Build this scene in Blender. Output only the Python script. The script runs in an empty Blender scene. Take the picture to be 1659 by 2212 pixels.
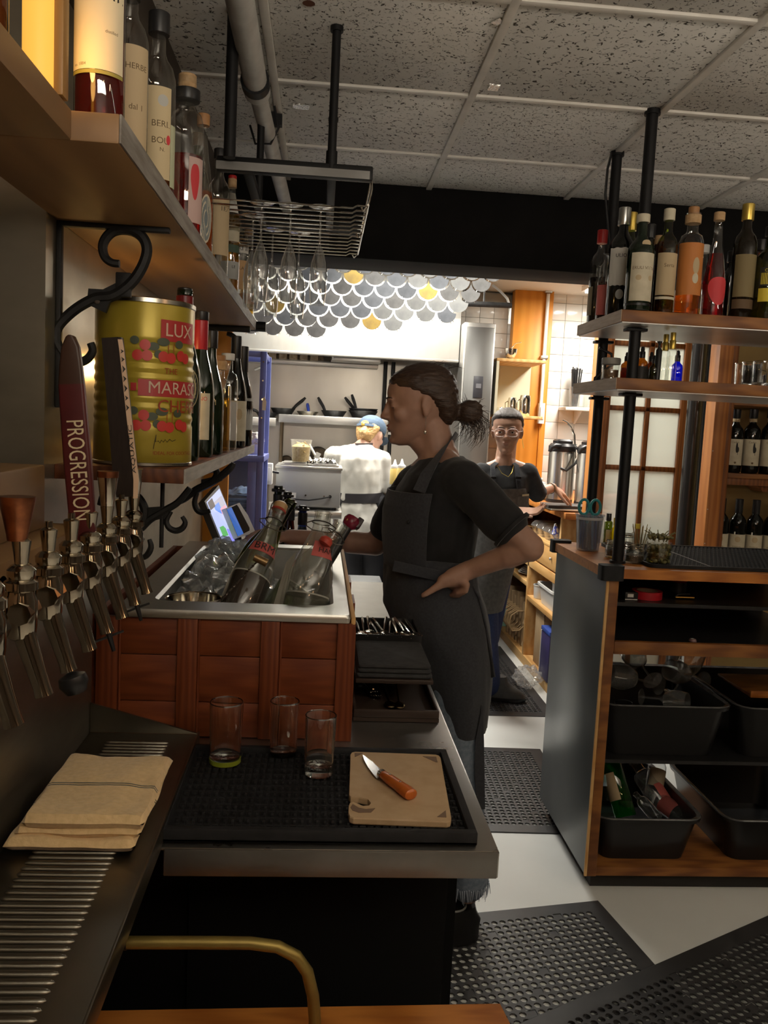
import bpy, bmesh, math, random
from mathutils import Vector, Matrix, Euler, noise
rnd = random.Random(7)
PI = math.pi
V = Vector
S = bpy.context.scene
COL = S.collection
# ---------------------------------------------------------------- camera, exposure, world, big lights
FW, FH, FPX = 1659, 2212, 1850.0
CAMZ = 1.5
YAW, PITCH, ROLL = math.radians(4.45), math.radians(-5.88), math.radians(2.84)
fwd = V((math.sin(YAW)*math.cos(PITCH), math.cos(YAW)*math.cos(PITCH), math.sin(PITCH)))
r0 = V((math.cos(YAW), -math.sin(YAW), 0)); u0 = r0.cross(fwd)
rgt = r0*math.cos(ROLL) + u0*math.sin(ROLL); up = u0*math.cos(ROLL) - r0*math.sin(ROLL)
cam = bpy.data.cameras.new('camera'); camo = bpy.data.objects.new('camera', cam); COL.objects.link(camo)
m = Matrix((rgt, up, -fwd)).transposed().to_4x4(); m.translation = (0, 0, CAMZ); camo.matrix_world = m
cam.sensor_fit = 'VERTICAL'; cam.sensor_height = 36; cam.sensor_width = 27; cam.lens = 36*FPX/FH
cam.clip_start = 0.05; cam.clip_end = 60
S.camera = camo
S.view_settings.view_transform = 'Standard'; S.view_settings.look = 'None'
S.view_settings.gamma = 1; S.view_settings.use_curve_mapping = False
S.view_settings.exposure = 0.0
cy = S.cycles
cy.max_bounces = 10; cy.transparent_max_bounces = 24; cy.diffuse_bounces = 4; cy.glossy_bounces = 4; cy.transmission_bounces = 6
cy.caustics_reflective = False; cy.caustics_refractive = False; cy.sample_clamp_indirect = 4.0; cy.blur_glossy = 0.5
w = bpy.data.worlds.new('room_dark'); S.world = w; w.use_nodes = True
w.node_tree.nodes['Background'].inputs[0].default_value = (0.9, 0.8, 0.65, 1); w.node_tree.nodes['Background'].inputs[1].default_value = 0.012
def area(name, loc, rot, sx, sy, power, col):
    l = bpy.data.lights.new(name, 'AREA'); l.shape = 'RECTANGLE'; l.size = sx; l.size_y = sy; l.energy = power; l.color = col
    o = bpy.data.objects.new(name, l); o.location = loc; o.rotation_euler = rot; COL.objects.link(o); return o
def bulb(name, loc, power, col, r=0.04):
    l = bpy.data.lights.new(name, 'POINT'); l.energy = power; l.color = col; l.shadow_soft_size = r
    o = bpy.data.objects.new(name, l); o.location = loc; COL.objects.link(o); return o
KW = (1.0, 0.95, 0.86)
area('kitchen_lamp_light', (0.22, 5.45, 2.46), (0, 0, 0), 1.2, 0.28, 68, KW)
area('kitchen_lamp_light', (0.72, 4.32, 2.46), (0, 0, 0), 1.2, 0.22, 19, KW)
area('kitchen_lamp_light', (1.95, 5.35, 2.46), (0, 0, 0), 0.28, 1.2, 40, KW)
area('dish_room_lamp_light', (2.0, 7.2, 2.3), (0, 0, 0), 1.0, 0.6, 60, (0.97, 0.97, 0.92))
# dining-room pendants behind the photographer
for q in ((1.9, -2.2, 2.05), (0.6, -2.8, 2.05), (2.6, -0.4, 2.05)):
    bulb('pendant_light', q, 8.0, (1.0, 0.54, 0.26), 0.06)
area('ceiling_fill_light', (0.7, -0.9, 1.95), (math.radians(180-18), 0, 0), 1.6, 0.5, 60, (1.0, .91, .78))  # unseen upward area lights, added to brighten the bar ceiling
area('ceiling_fill_light', (2.6, 0.6, 1.95), (math.radians(180-10), 0, 0), 0.6, 1.4, 26, (1.0, .91, .78))
# ---------------------------------------------------------------- helpers
def ray(x, y):
    a, b = (x-FW/2)/FPX, (y-FH/2)/FPX
    return rgt*a - up*b + fwd
CP = V((0, 0, CAMZ))
def aty(x, y, Y): d = ray(x, y); return CP + d*(Y/d.y)
def atz(x, y, Z): d = ray(x, y); return CP + d*((Z-CAMZ)/d.z)
def atx(x, y, X): d = ray(x, y); return CP + d*(X/d.x)
def tag(o, label=None, cat=None, group=None, kind=None):
    if label: o['label'] = label
    if cat: o['category'] = cat
    if group: o['group'] = group
    if kind: o['kind'] = kind
    return o
def thing(name, label, cat, loc=(0, 0, 0), rz=0, group=None):
    o = bpy.data.objects.new(name, None); o.location = loc; o.rotation_euler = (0, 0, rz); o.empty_display_size = .05
    COL.objects.link(o); return tag(o, label, cat, group)
def rootof(o):
    while o.parent: o = o.parent
    return o
class MB:
    def __init__(s): s.v = []; s.f = []; s.fm = []; s.cm = 0
    def add(s, vs, fs, T=None):
        n = len(s.v)
        if T is not None: vs = [T @ V(q) for q in vs]
        s.v += [V(q) for q in vs]
        for f in fs: s.f.append([n+i for i in f]); s.fm.append(s.cm)
        return s
    def box(s, x0, x1, y0, y1, z0, z1, T=None, c=0):
        if c <= 0 or min(abs(x1-x0), abs(y1-y0), abs(z1-z0)) < 2.2*c:
            vs = [(x, y, z) for x in (x0, x1) for y in (y0, y1) for z in (z0, z1)]
            return s.add(vs, [(0, 1, 3, 2), (4, 6, 7, 5), (0, 4, 5, 1), (2, 3, 7, 6), (0, 2, 6, 4), (1, 5, 7, 3)], T)
        bm = bmesh.new(); bmesh.ops.create_cube(bm, size=1)
        bmesh.ops.scale(bm, vec=(x1-x0, y1-y0, z1-z0), verts=bm.verts)
        bmesh.ops.translate(bm, vec=((x0+x1)/2, (y0+y1)/2, (z0+z1)/2), verts=bm.verts)
        bmesh.ops.bevel(bm, geom=bm.edges[:], offset=c, segments=2, affect='EDGES', profile=.5)
        return s.bm(bm, T)
    def bm(s, b, T=None):
        b.verts.index_update(); s.add([q.co.copy() for q in b.verts], [[q.index for q in f.verts] for f in b.faces], T); b.free(); return s
    def ring(s, c, u, v, n=16, p=2.0):
        out = []
        for i in range(n):
            a = 2*PI*i/n; ca, sa = math.cos(a), math.sin(a)
            if p != 2: ca = math.copysign(abs(ca)**(2/p), ca); sa = math.copysign(abs(sa)**(2/p), sa)
            out.append(V(c)+V(u)*ca+V(v)*sa)
        return out
    def loft(s, rings, cap0=True, cap1=True, closed=True, T=None):
        n = len(rings[0]); vs = [q for r in rings for q in r]; fs = []
        for k in range(len(rings)-1):
            for i in range(n if closed else n-1):
                j = (i+1) % n; fs.append((k*n+i, k*n+j, (k+1)*n+j, (k+1)*n+i))
        if cap0: fs.append(tuple(range(n-1, -1, -1)))
        if cap1: fs.append(tuple((len(rings)-1)*n+i for i in range(n)))
        return s.add(vs, fs, T)
    def cyl(s, p0, p1, r, r1=None, n=16, caps=True):
        p0, p1 = V(p0), V(p1); r1 = r if r1 is None else r1
        d = (p1-p0).normalized(); a = d.orthogonal().normalized(); b = d.cross(a)
        return s.loft([s.ring(p0, a*r, b*r, n), s.ring(p1, a*r1, b*r1, n)], caps, caps)
    def tube(s, pts, r, n=8, caps=True, flat=None):
        pts = [V(q) for q in pts]; rs = r if isinstance(r, (list, tuple)) else [r]*len(pts)
        rings = []; a = None
        for i, q in enumerate(pts):
            d = (pts[min(i+1, len(pts)-1)]-pts[max(i-1, 0)]).normalized()
            if a is None: a = d.orthogonal().normalized() if flat is None else (V(flat)-d*d.dot(V(flat))).normalized()
            else: a = (a-d*d.dot(a)).normalized()
            b = d.cross(a); k = 1.0
            rings.append(s.ring(q, a*rs[i], b*rs[i]*k, n))
        return s.loft(rings, caps, caps)
    def lathe(s, prof, n=24, c=(0, 0, 0), T=None, cap0=True, cap1=True):
        c = V(c); return s.loft([s.ring(c+V((0, 0, z)), V((max(r, 1e-5), 0, 0)), V((0, max(r, 1e-5), 0)), n) for r, z in prof], cap0, cap1, True, T)
    def prism(s, poly, h0, h1, plane='xy', T=None):
        def P(a, b, h): return {'xy': (a, b, h), 'xz': (a, h, b), 'yz': (h, a, b)}[plane]
        n = len(poly); vs = [P(a, b, h0) for a, b in poly]+[P(a, b, h1) for a, b in poly]
        fs = [tuple(range(n-1, -1, -1)), tuple(range(n, 2*n))]+[(i, (i+1) % n, n+(i+1) % n, n+i) for i in range(n)]
        return s.add(vs, fs, T)
    def ell(s, c, r, n=12, k=8, T=None):
        c = V(c); rings = []
        for j in range(1, k):
            a = PI*j/k; rings.append(s.ring(c+V((0, 0, -math.cos(a)*r[2])), V((r[0]*math.sin(a), 0, 0)), V((0, r[1]*math.sin(a), 0)), n))
        N = len(s.v)
        s.loft(rings, False, False, True, T)
        b = c+V((0, 0, -r[2])); t = c+V((0, 0, r[2]))
        if T is not None: b, t = T@b, T@t
        s.v += [b, t]; L = len(s.v)
        for i in range(n):
            s.f.append([N+(i+1) % n, N+i, L-2]); s.fm.append(s.cm)
            s.f.append([N+(k-2)*n+i, N+(k-2)*n+(i+1) % n, L-1]); s.fm.append(s.cm)
        return s
    def mesh(s, name, mats, off=None, smooth=True):
        me = bpy.data.meshes.new(name)
        vs = [q-off for q in s.v] if off is not None else s.v
        me.from_pydata([tuple(q) for q in vs], [], s.f)
        b = bmesh.new(); b.from_mesh(me); bmesh.ops.recalc_face_normals(b, faces=b.faces); b.to_mesh(me); b.free()
        for q in (mats if isinstance(mats, (list, tuple)) else [mats]): me.materials.append(q)
        if isinstance(mats, (list, tuple)) and len(mats) > 1: me.polygons.foreach_set('material_index', s.fm)
        if smooth:
            me.polygons.foreach_set('use_smooth', [True]*len(me.polygons))
            try: me.set_sharp_from_angle(angle=math.radians(38))
            except Exception: pass
        me.update(); return me
    def build(s, name, mat, parent=None, local=False, smooth=True):
        off = None
        if parent is not None and not local: off = rootof(parent).location.copy()
        o = bpy.data.objects.new(name, s.mesh(name, mat, off, smooth)); COL.objects.link(o)
        if parent is not None: o.parent = parent
        return o
def P(name, mat, parent, local=False): 
    class C(MB):
        def done(s, smooth=True): return s.build(name, mat, parent, local, smooth)
    return C()
def dup(root, loc=None, rz=None, label=None, group=None, cat=None):
    r = root.copy(); COL.objects.link(r)
    if loc is not None: r.location = loc
    if rz is not None: r.rotation_euler = (0, 0, rz)
    tag(r, label, cat, group)
    for ch in list(root.children):
        c = ch.copy(); COL.objects.link(c); c.parent = r
        for g in list(ch.children):
            d = g.copy(); COL.objects.link(d); d.parent = c
    return r
def rect_ring(x0, x1, y0, y1, z, r, n=5):
    out = []
    for cx, cy_, a0 in ((x1-r, y1-r, 0), (x0+r, y1-r, PI/2), (x0+r, y0+r, PI), (x1-r, y0+r, 1.5*PI)):
        for i in range(n):
            a = a0+PI/2*i/(n-1); out.append(V((cx+r*math.cos(a), cy_+r*math.sin(a), z)))
    return out
# ---------------------------------------------------------------- materials
def lin(c):
    if isinstance(c, str):
        c = tuple(int(c[i:i+2], 16)/255 for i in (0, 2, 4))
        c = tuple(x/12.92 if x <= .04045 else ((x+.055)/1.055)**2.4 for x in c)
    return (c[0], c[1], c[2], 1)
MATS = {}
def mat(name, c1, c2=None, rough=.5, metal=0., scale=20, stretch=(1, 1, 1), detail=4, bump=0., bscale=None, lo=.35, hi=.65, coat=0., sheen=0., emit=None, es=0., trans=0., ior=1.45, spec=.5, alpha=1., wave=None, rvar=0., sss=0.):
    if name in MATS: return MATS[name]
    mt = bpy.data.materials.new(name); mt.use_nodes = True; nt = mt.node_tree; N = nt.nodes; L = nt.links
    b = N['Principled BSDF']; b.inputs['Base Color'].default_value = lin(c1); b.inputs['Roughness'].default_value = rough; b.inputs['Metallic'].default_value = metal
    b.inputs['Coat Weight'].default_value = coat; b.inputs['Coat Roughness'].default_value = .15; b.inputs['Sheen Weight'].default_value = sheen
    b.inputs['Transmission Weight'].default_value = trans; b.inputs['IOR'].default_value = ior; b.inputs['Alpha'].default_value = alpha
    b.inputs['Specular IOR Level'].default_value = spec
    if sss: b.inputs['Subsurface Weight'].default_value = sss; b.inputs['Subsurface Radius'].default_value = (.01, .004, .002); b.inputs['Subsurface Scale'].default_value = .5
    if emit is not None: b.inputs['Emission Color'].default_value = lin(emit); b.inputs['Emission Strength'].default_value = es
    if c2 is not None or bump or rvar:
        tc = N.new('ShaderNodeTexCoord'); mp = N.new('ShaderNodeMapping'); mp.inputs['Scale'].default_value = stretch
        L.new(tc.outputs['Object'], mp.inputs['Vector'])
        nz = N.new('ShaderNodeTexNoise'); nz.inputs['Scale'].default_value = scale; nz.inputs['Detail'].default_value = detail
        L.new(mp.outputs[0], nz.inputs['Vector']); src = nz.outputs['Fac']
        if wave:
            wv = N.new('ShaderNodeTexWave'); wv.inputs['Scale'].default_value = wave; wv.inputs['Distortion'].default_value = 7; wv.inputs['Detail'].default_value = 3; wv.inputs['Detail Scale'].default_value = 1.2
            L.new(mp.outputs[0], wv.inputs['Vector'])
            mx = N.new('ShaderNodeMath'); mx.operation = 'MULTIPLY_ADD'; mx.inputs[1].default_value = .45; L.new(wv.outputs['Fac'], mx.inputs[0])
            m2 = N.new('ShaderNodeMath'); m2.operation = 'MULTIPLY'; m2.inputs[1].default_value = .6; L.new(src, m2.inputs[0]); L.new(m2.outputs[0], mx.inputs[2]); src = mx.outputs[0]
        if c2 is not None:
            cr = N.new('ShaderNodeValToRGB'); cr.color_ramp.elements[0].position = lo; cr.color_ramp.elements[1].position = hi
            cr.color_ramp.elements[0].color = lin(c1); cr.color_ramp.elements[1].color = lin(c2)
            L.new(src, cr.inputs[0]); L.new(cr.outputs[0], b.inputs['Base Color'])
        if rvar:
            mr = N.new('ShaderNodeMapRange'); mr.inputs[3].default_value = rough-rvar; mr.inputs[4].default_value = rough+rvar; L.new(src, mr.inputs[0]); L.new(mr.outputs[0], b.inputs['Roughness'])
        if bump:
            bp = N.new('ShaderNodeBump'); bp.inputs['Strength'].default_value = bump; bp.inputs['Distance'].default_value = .004
            if bscale:
                n2 = N.new('ShaderNodeTexNoise'); n2.inputs['Scale'].default_value = bscale; n2.inputs['Detail'].default_value = 3; L.new(mp.outputs[0], n2.inputs['Vector']); src = n2.outputs['Fac']
            L.new(src, bp.inputs['Height']); L.new(bp.outputs[0], b.inputs['Normal'])
    MATS[name] = mt; return mt
def glass(name, tint=(.97, .98, .97), rough=.02, refl=1.0, cloud=0., cc=(.9, .9, .9)):
    """thin-walled clear or tinted glass: light passes straight through, Fresnel reflection on top"""
    if name in MATS: return MATS[name]
    mt = bpy.data.materials.new(name); mt.use_nodes = True; nt = mt.node_tree; N = nt.nodes; L = nt.links
    N.remove(N['Principled BSDF']); out = N['Material Output']
    tr = N.new('ShaderNodeBsdfTransparent'); tr.inputs[0].default_value = lin(tint)
    gl = N.new('ShaderNodeBsdfGlossy'); gl.inputs['Roughness'].default_value = rough; gl.inputs[0].default_value = (.95, .95, .95, 1)
    lw = N.new('ShaderNodeFresnel'); gm = N.new('ShaderNodeNewGeometry'); mr = N.new('ShaderNodeMapRange'); mr.inputs[3].default_value = 1.5; mr.inputs[4].default_value = 1/1.5
    L.new(gm.outputs['Backfacing'], mr.inputs[0]); L.new(mr.outputs[0], lw.inputs[0])
    ml = N.new('ShaderNodeMath'); ml.operation = 'MULTIPLY_ADD'; ml.inputs[1].default_value = refl; ml.inputs[2].default_value = .02; ml.use_clamp = True; L.new(lw.outputs[0], ml.inputs[0])
    mx = N.new('ShaderNodeMixShader'); L.new(ml.outputs[0], mx.inputs[0]); L.new(tr.outputs[0], mx.inputs[1]); L.new(gl.outputs[0], mx.inputs[2])
    last = mx
    if cloud:
        df = N.new('ShaderNodeBsdfDiffuse'); df.inputs[0].default_value = lin(cc); tl = N.new('ShaderNodeBsdfTranslucent'); tl.inputs[0].default_value = lin(cc)
        ad = N.new('ShaderNodeMixShader'); ad.inputs[0].default_value = .5; L.new(df.outputs[0], ad.inputs[1]); L.new(tl.outputs[0], ad.inputs[2])
        m3 = N.new('ShaderNodeMixShader'); m3.inputs[0].default_value = cloud; L.new(mx.outputs[0], m3.inputs[1]); L.new(ad.outputs[0], m3.inputs[2]); last = m3
    L.new(last.outputs[0], out.inputs[0]); MATS[name] = mt; return mt
def tiled(name, c1, c2, pit, scale, rough=.9):
    """acoustic ceiling tile: grey board with dark worm-shaped fissures"""
    mt = mat(name, c1, c2, rough=rough, scale=3.0, lo=.3, hi=.7); nt = mt.node_tree; N = nt.nodes; L = nt.links
    b = N['Principled BSDF']; cr = [n for n in N if n.type == 'VALTORGB'][0]; mp = [n for n in N if n.type == 'MAPPING'][0]
    n2 = N.new('ShaderNodeTexNoise'); n2.inputs['Scale'].default_value = scale; n2.inputs['Detail'].default_value = 2.5; n2.inputs['Distortion'].default_value = 1.2; L.new(mp.outputs[0], n2.inputs['Vector'])
    r2 = N.new('ShaderNodeValToRGB'); r2.color_ramp.elements[0].position = .34; r2.color_ramp.elements[1].position = .40
    L.new(n2.outputs['Fac'], r2.inputs[0])
    mx = N.new('ShaderNodeMix'); mx.data_type = 'RGBA'; L.new(r2.outputs[0], mx.inputs['Factor']); mx.inputs['A'].default_value = lin(pit); L.new(cr.outputs[0], mx.inputs['B']); L.new(mx.outputs['Result'], b.inputs['Base Color'])
    bp = N.new('ShaderNodeBump'); bp.inputs['Distance'].default_value = .004; bp.inputs['Strength'].default_value = .8; L.new(r2.outputs[0], bp.inputs['Height']); L.new(bp.outputs[0], b.inputs['Normal'])
    return mt
steel = mat('stainless_steel', (.62, .61, .58), (.54, .53, .50), rough=.34, metal=1, scale=6, stretch=(1, 1, 14), rvar=.06)
steel_w = mat('worn_stainless', (.45, .44, .42), (.36, .35, .33), rough=.38, metal=1, scale=14, rvar=.1)
steel_d = mat('dull_dark_steel', (.23, .225, .215), (.17, .165, .155), rough=.45, metal=1, scale=9, rvar=.08)
chrome = mat('polished_chrome', (.78, .74, .66), rough=.10, metal=1)
blackm = mat('black_painted_metal', (.006, .006, .0065), rough=.5, spec=.35)
iron = mat('black_wrought_iron', (.006, .006, .006), (.012, .011, .010), rough=.6, scale=60, bump=.2)
rubber = mat('black_rubber', (.012, .012, .013), (.02, .02, .022), rough=.65, scale=30, spec=.3)
blackp = mat('black_plastic', (.014, .014, .015), rough=.35)
oak = mat('fir_wood', '9A5A24', 'C07A36', rough=.5, scale=5, stretch=(1, 9, 9), wave=2.0, lo=.2, hi=.75)
wood_z = mat('orange_fir_board', 'CE8226', 'DC9236', rough=.42, scale=3, stretch=(5, 5, .7), wave=.9, lo=.2, hi=.75)
wood_y = mat('brown_shelf_board', '80603F', '94714B', rough=.5, scale=4, stretch=(5, .8, 5), wave=.8, lo=.2, hi=.75, bump=.1)
wood_x = mat('brown_plank_wood', '6B3F20', '94602F', rough=.5, scale=5, stretch=(1, 9, 9), wave=1.6, lo=.2, hi=.75, bump=.1)
panelw = mat('red_brown_panel_wood', '6A3018', '844423', rough=.5, scale=6, stretch=(1, 8, 12), wave=2.4, lo=.2, hi=.8, bump=.15)
panelz = mat('red_brown_stile_wood', '642C15', '7C3F20', rough=.5, scale=6, stretch=(12, 8, 1), wave=2.4, lo=.2, hi=.8, bump=.15)
ply = mat('pale_plywood', 'C79455', 'DDB378', rough=.6, scale=4, stretch=(6, 1, 6), wave=1.2, lo=.2, hi=.8)
white = mat('white_plastic', (.80, .80, .77), rough=.4)
whitepaint = mat('white_paint', (.74, .73, .68), rough=.55)
cream = mat('cream_paper', (.66, .60, .45), (.58, .52, .38), rough=.7, scale=30)
paperw = mat('white_paper', (.72, .70, .64), rough=.7)
ink = mat('black_ink', (.015, .014, .013), rough=.6)
clear = glass('clear_glass', refl=1.3)
realg = mat('solid_clear_glass', (.98, .99, .985), rough=.0, trans=1, ior=1.5)
icem = glass('clear_ice', (.90, .92, .93), .10, 2.4, .22, (.82, .84, .84))
glint = glass('glinting_glass', (.94, .95, .95), .05, 2.4, .05, (.8, .8, .8))
misted = glass('misted_glass', (.93, .94, .92), .06, 1.4, .07, (.8, .8, .74))
frost = mat('frosted_pane_glass', (.85, .88, .84), rough=.5, trans=.0, scale=3)
# ================================================================ the setting
def struct(o): o['kind'] = 'structure'; return o
floor_m = mat('painted_concrete', (.82, .84, .82), (.74, .76, .74), rough=.42, scale=2.2, lo=.3, hi=.7, rvar=.08)
b = MB(); b.box(-1.2, 4.2, -4.0, 8.2, -.05, 0); fl = struct(b.build('floor', floor_m))
b = MB()
for c, rr in ((aty(1110, 1900, 2.7), .05), (aty(1090, 1938, 2.6), .04)):
    pass
dark_wall = mat('dark_dining_wall', (.10, .085, .07), rough=.9)
struct(MB().box(-1.3, 4.3, -4.1, -4.0, 0, 2.6).build('wall_back', dark_wall))
struct(MB().box(4.2, 4.3, -4, 8.2, 0, 2.6).build('wall_right', dark_wall))
WX = -.50
tin_wall = mat('brushed_metal_wall', (.54, .49, .38), (.38, .34, .26), rough=.34, metal=.9, scale=4, stretch=(1, 1, 2), rvar=.1)
struct(MB().box(-.62, WX, 1.60, 3.8, 0, 2.515).build('wall_left', tin_wall))
struct(MB().box(-.62, -.60, -4, 1.60, 0, 2.515).build('wall_left_near', dark_wall))
# soffit along the left wall, between the shelf and the ceiling
struct(MB().box(-.60, -.46, -.5, 3.8, 2.25, 2.515).build('trim_1', mat('dark_soffit_wood', (.06, .045, .03), rough=.6)))
# ceiling: slab, tiles, tee bars
CZ = 2.515
ceil = struct(MB().box(-1.2, 4.2, -4, 3.8, CZ+.03, CZ+.09).build('ceiling', mat('plenum_dark', (.03, .03, .03), rough=.9)))
tA = tiled('acoustic_tile', (.60, .585, .54), (.74, .72, .67), (.06, .052, .04), 62)
tB = tiled('acoustic_tile_fine', (.62, .605, .56), (.74, .72, .67), (.07, .06, .05), 85)
GX = [-.79+.605*i for i in range(8)]; GY = [3.34-.605*i for i in range(9)][::-1]+[3.8]
tile_me = {}
for i in range(7):
    for j in range(len(GY)-1):
        key = (j == len(GY)-2, (i+j) % 2)
        if key not in tile_me:
            d = GY[j+1]-GY[j]
            tile_me[key] = MB().box(.012, .593, .012, d-.012, 0, .016, c=.003).mesh('ceiling_tile', tB if key[0] or key[1] else tA)
        o = bpy.data.objects.new('ceiling_tile', tile_me[key]); o.location = (GX[i], GY[j], CZ+.004); o.parent = ceil; COL.objects.link(o)
teem = mat('grid_paint', (.78, .75, .69), (.68, .65, .59), rough=.5, scale=12)
for x in GX: MB().box(x-.012, x+.012, -2, 3.8, CZ-.004, CZ+.01, c=.002).build('tee_bar', teem, ceil)
for y in GY[:-1]: MB().box(-.79, 3.4, y-.0115, y+.0115, CZ-.003, CZ+.011, c=.002).build('tee_bar', teem, ceil)
foil = mat('crumpled_foil_tape', (.85, .84, .80), rough=.25, metal=1, bump=1.0, scale=120)
for (x, y, a, bb, r) in ((650, 229, .055, .02, .05), (1067, 188, .035, .02, .0), (1078, 45, .022, .016, .6)):
    p = atz(x, y, CZ+.003); q = P('foil_patch', foil, ceil)
    rings = []
    for k in range(2):
        rings.append([V((p.x+math.cos(r)*sx*a*.5-math.sin(r)*sy*bb+rnd.uniform(-.003, .003), p.y+math.sin(r)*sx*a*.5+math.cos(r)*sy*bb+rnd.uniform(-.003, .003), CZ+.0035-.004*k)) for sx, sy in ((-1, -1), (-.3, -1), (.4, -1), (1, -1), (1, 1), (.3, 1), (-.5, 1), (-1, 1))])
    q.loft(rings); q.done()
p = atz(667, 8, CZ); P('rust_stain', mat('rust_stain', (.12, .045, .02), rough=.9), ceil).lathe([(.016, 0), (.011, .003)], 10, (p.x, p.y, CZ+.0005)).done()
# black bulkhead over the pass
struct(MB().box(-.62, 4.2, 3.8, 4.1, 2.205, 2.6, c=.006).build('trim_2', mat('black_bulkhead', (.0045, .0042, .004), (.007, .0065, .006), rough=.8, scale=10, spec=.2)))
# kitchen shell
ktile = mat('glazed_white_tile', (.80, .79, .74), rough=.16, coat=.3)
grout = mat('tile_grout', (.40, .39, .36), rough=.9)
struct(MB().box(-1.2, 4.2, 4.1, 8.2, 2.52, 2.6).build('ceiling_kitchen', mat('kitchen_ceiling', (.70, .68, .62), rough=.8)))
wk = struct(MB().box(-1.2, 2.4, 6.50, 6.6, 0, 2.56).build('wall_kitchen', mat('steel_wall_panel', (.60, .57, .51), (.50, .47, .42), rough=.33, metal=.9, scale=3, stretch=(1, 1, .4), rvar=.08)))
struct(MB().box(-1.25, -1.2, 3.8, 8.2, 0, 2.56).build('wall_kitchen_left', whitepaint))
# far tiled strip right of the hood
wt = struct(MB().box(.90, 1.45, 6.44, 6.50, .8, 2.5).build('wall_tiled_far', grout))
def tiles(parent, x0, x1, z0, z1, y, s, name='wall_tile'):
    me = MB().box(.0012, s-.0012, -.006, 0, .0012, s-.0012, c=.002).mesh(name, ktile); k = 0
    x = x0
    while x < x1-.01:
        z = z0
        while z < z1-.01:
            o = bpy.data.objects.new(name, me); o.location = (x, y+rnd.uniform(-.0006, .0006), z); o.parent = parent; COL.objects.link(o); z += s
        x += s
tiles(wt, .93, 1.38, 1.25, 2.42, 6.44, .107)
# tiled wall behind the urns
wn = struct(MB().box(1.60, 2.9, 6.40, 6.50, 0, 2.52).build('wall_tiled_near', grout))
tiles(wn, 1.655, 2.55, 1.07, 2.50, 6.40, .126)
# orange fir board standing in front of that wall
bd = struct(MB().box(1.372, 1.655, 6.30, 6.40, 0, 2.52, c=.004).build('trim_3', wood_z))
MB().box(1.612, 1.657, 6.29, 6.30, 0, 2.52, c=.002).build('edge_strip', wood_z, bd)
YC = 6.275
cd = thing('wall_conduit', 'thin white conduit running down the orange wooden post', 'conduit', (1.6, YC, 1.4))
a, c = aty(1190, 590, YC), aty(1168, 880, YC)
P('pipe', white, cd).cyl((c.x, YC, 2.5), c, .013).done()
for yy in (628, 772): q = aty(1168+5*(880-yy)/290, yy, YC); P('clip', steel, cd).box(c.x-.026, c.x+.026, YC-.015, 6.292, q.z-.014, q.z+.014, c=.003).done()
q = aty(1168, 893, YC); P('junction_box', white, cd).loft([rect_ring(q.x-.024, q.x+.024, YC-.035, 6.292, q.z+zz, .014) for zz in (-.075, -.06, .06, .075)]).done()
P('cover', whitepaint, cd).box(q.x-.014, q.x+.014, YC-.042, YC-.034, q.z-.045, q.z+.045, c=.003).done()
# ceiling lamps of the kitchen
lampm = mat('fluorescent_diffuser', (.9, .9, .85), emit=(1, .94, .82), es=6)
for (x, y, sx, sy, s) in ((.22, 5.45, 1.25, .32, 'long fluorescent ceiling lamp glowing above the scale screen'), (.72, 4.32, 1.25, .26, 'fluorescent ceiling lamp just behind the black beam'), (1.95, 5.35, .32, 1.25, 'fluorescent ceiling lamp over the service station and tiled wall')):
    t = thing('ceiling_lamp', s, 'lamp', (x, y, 2.52))
    P('housing', white, t).box(x-sx/2-.02, x+sx/2+.02, y-sy/2-.02, y+sy/2+.02, 2.485, 2.52, c=.004).done()
    P('diffuser', lampm, t).box(x-sx/2, x+sx/2, y-sy/2, y+sy/2, 2.472, 2.486, c=.003).done()
# wood trim at the end of the left wall
struct(MB().box(-.60, -.395, 3.77, 3.80, 0, 2.2, c=.003).build('trim_4', wood_z))
# ================================================================ kitchen
hood_m = mat('hood_stainless', (.66, .65, .61), (.58, .57, .53), rough=.30, metal=.9, scale=5, stretch=(2, 1, .6), rvar=.05)
t = thing('extractor_hood', 'wide brushed stainless extractor hood along the kitchen back wall', 'hood', (0, 6.2, 1.95))
q = P('front_panel', hood_m, t); q.prism([(5.90, 1.955), (5.93, 1.95), (5.93, 2.52), (5.90, 2.52)], -1.15, .92, 'yz'); q.done()
P('lip', hood_m, t).box(-1.15, .92, 5.892, 5.96, 1.94, 1.958, c=.003).done()
P('side_panel', steel_w, t).box(.905, .92, 5.93, 6.49, 1.95, 2.52).done()
P('roof_panel', steel_d, t).box(-1.15, .905, 5.93, 6.49, 2.30, 2.32).done()
P('light_box', steel, t).loft([rect_ring(.05, .40, 6.05, 6.3, z, .02) for z in (1.925, 2.10)]).done()
P('gutter', steel, t).box(-1.15, .40, 6.36, 6.47, 1.90, 1.935, c=.004).done()
fil = mat('greasy_filter', (.22, .16, .10), (.34, .27, .19), rough=.5, metal=.5, scale=40)
for i in range(7):
    x = -.55+i*.075
    P('filter_baffle', fil, t).box(x, x+.058, 6.30, 6.36, 1.93, 2.06, c=.006).done()
P('filter_frame', fil, t).box(-.57, .0, 6.37, 6.39, 1.93, 2.06).done()
P('sprinkler_pipe', steel, t).tube([(-.42, 6.1, 2.1), (-.42, 6.1, 1.88), (-.44, 6.1, 1.85), (-.48, 6.1, 1.83)], .009).done()
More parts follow.
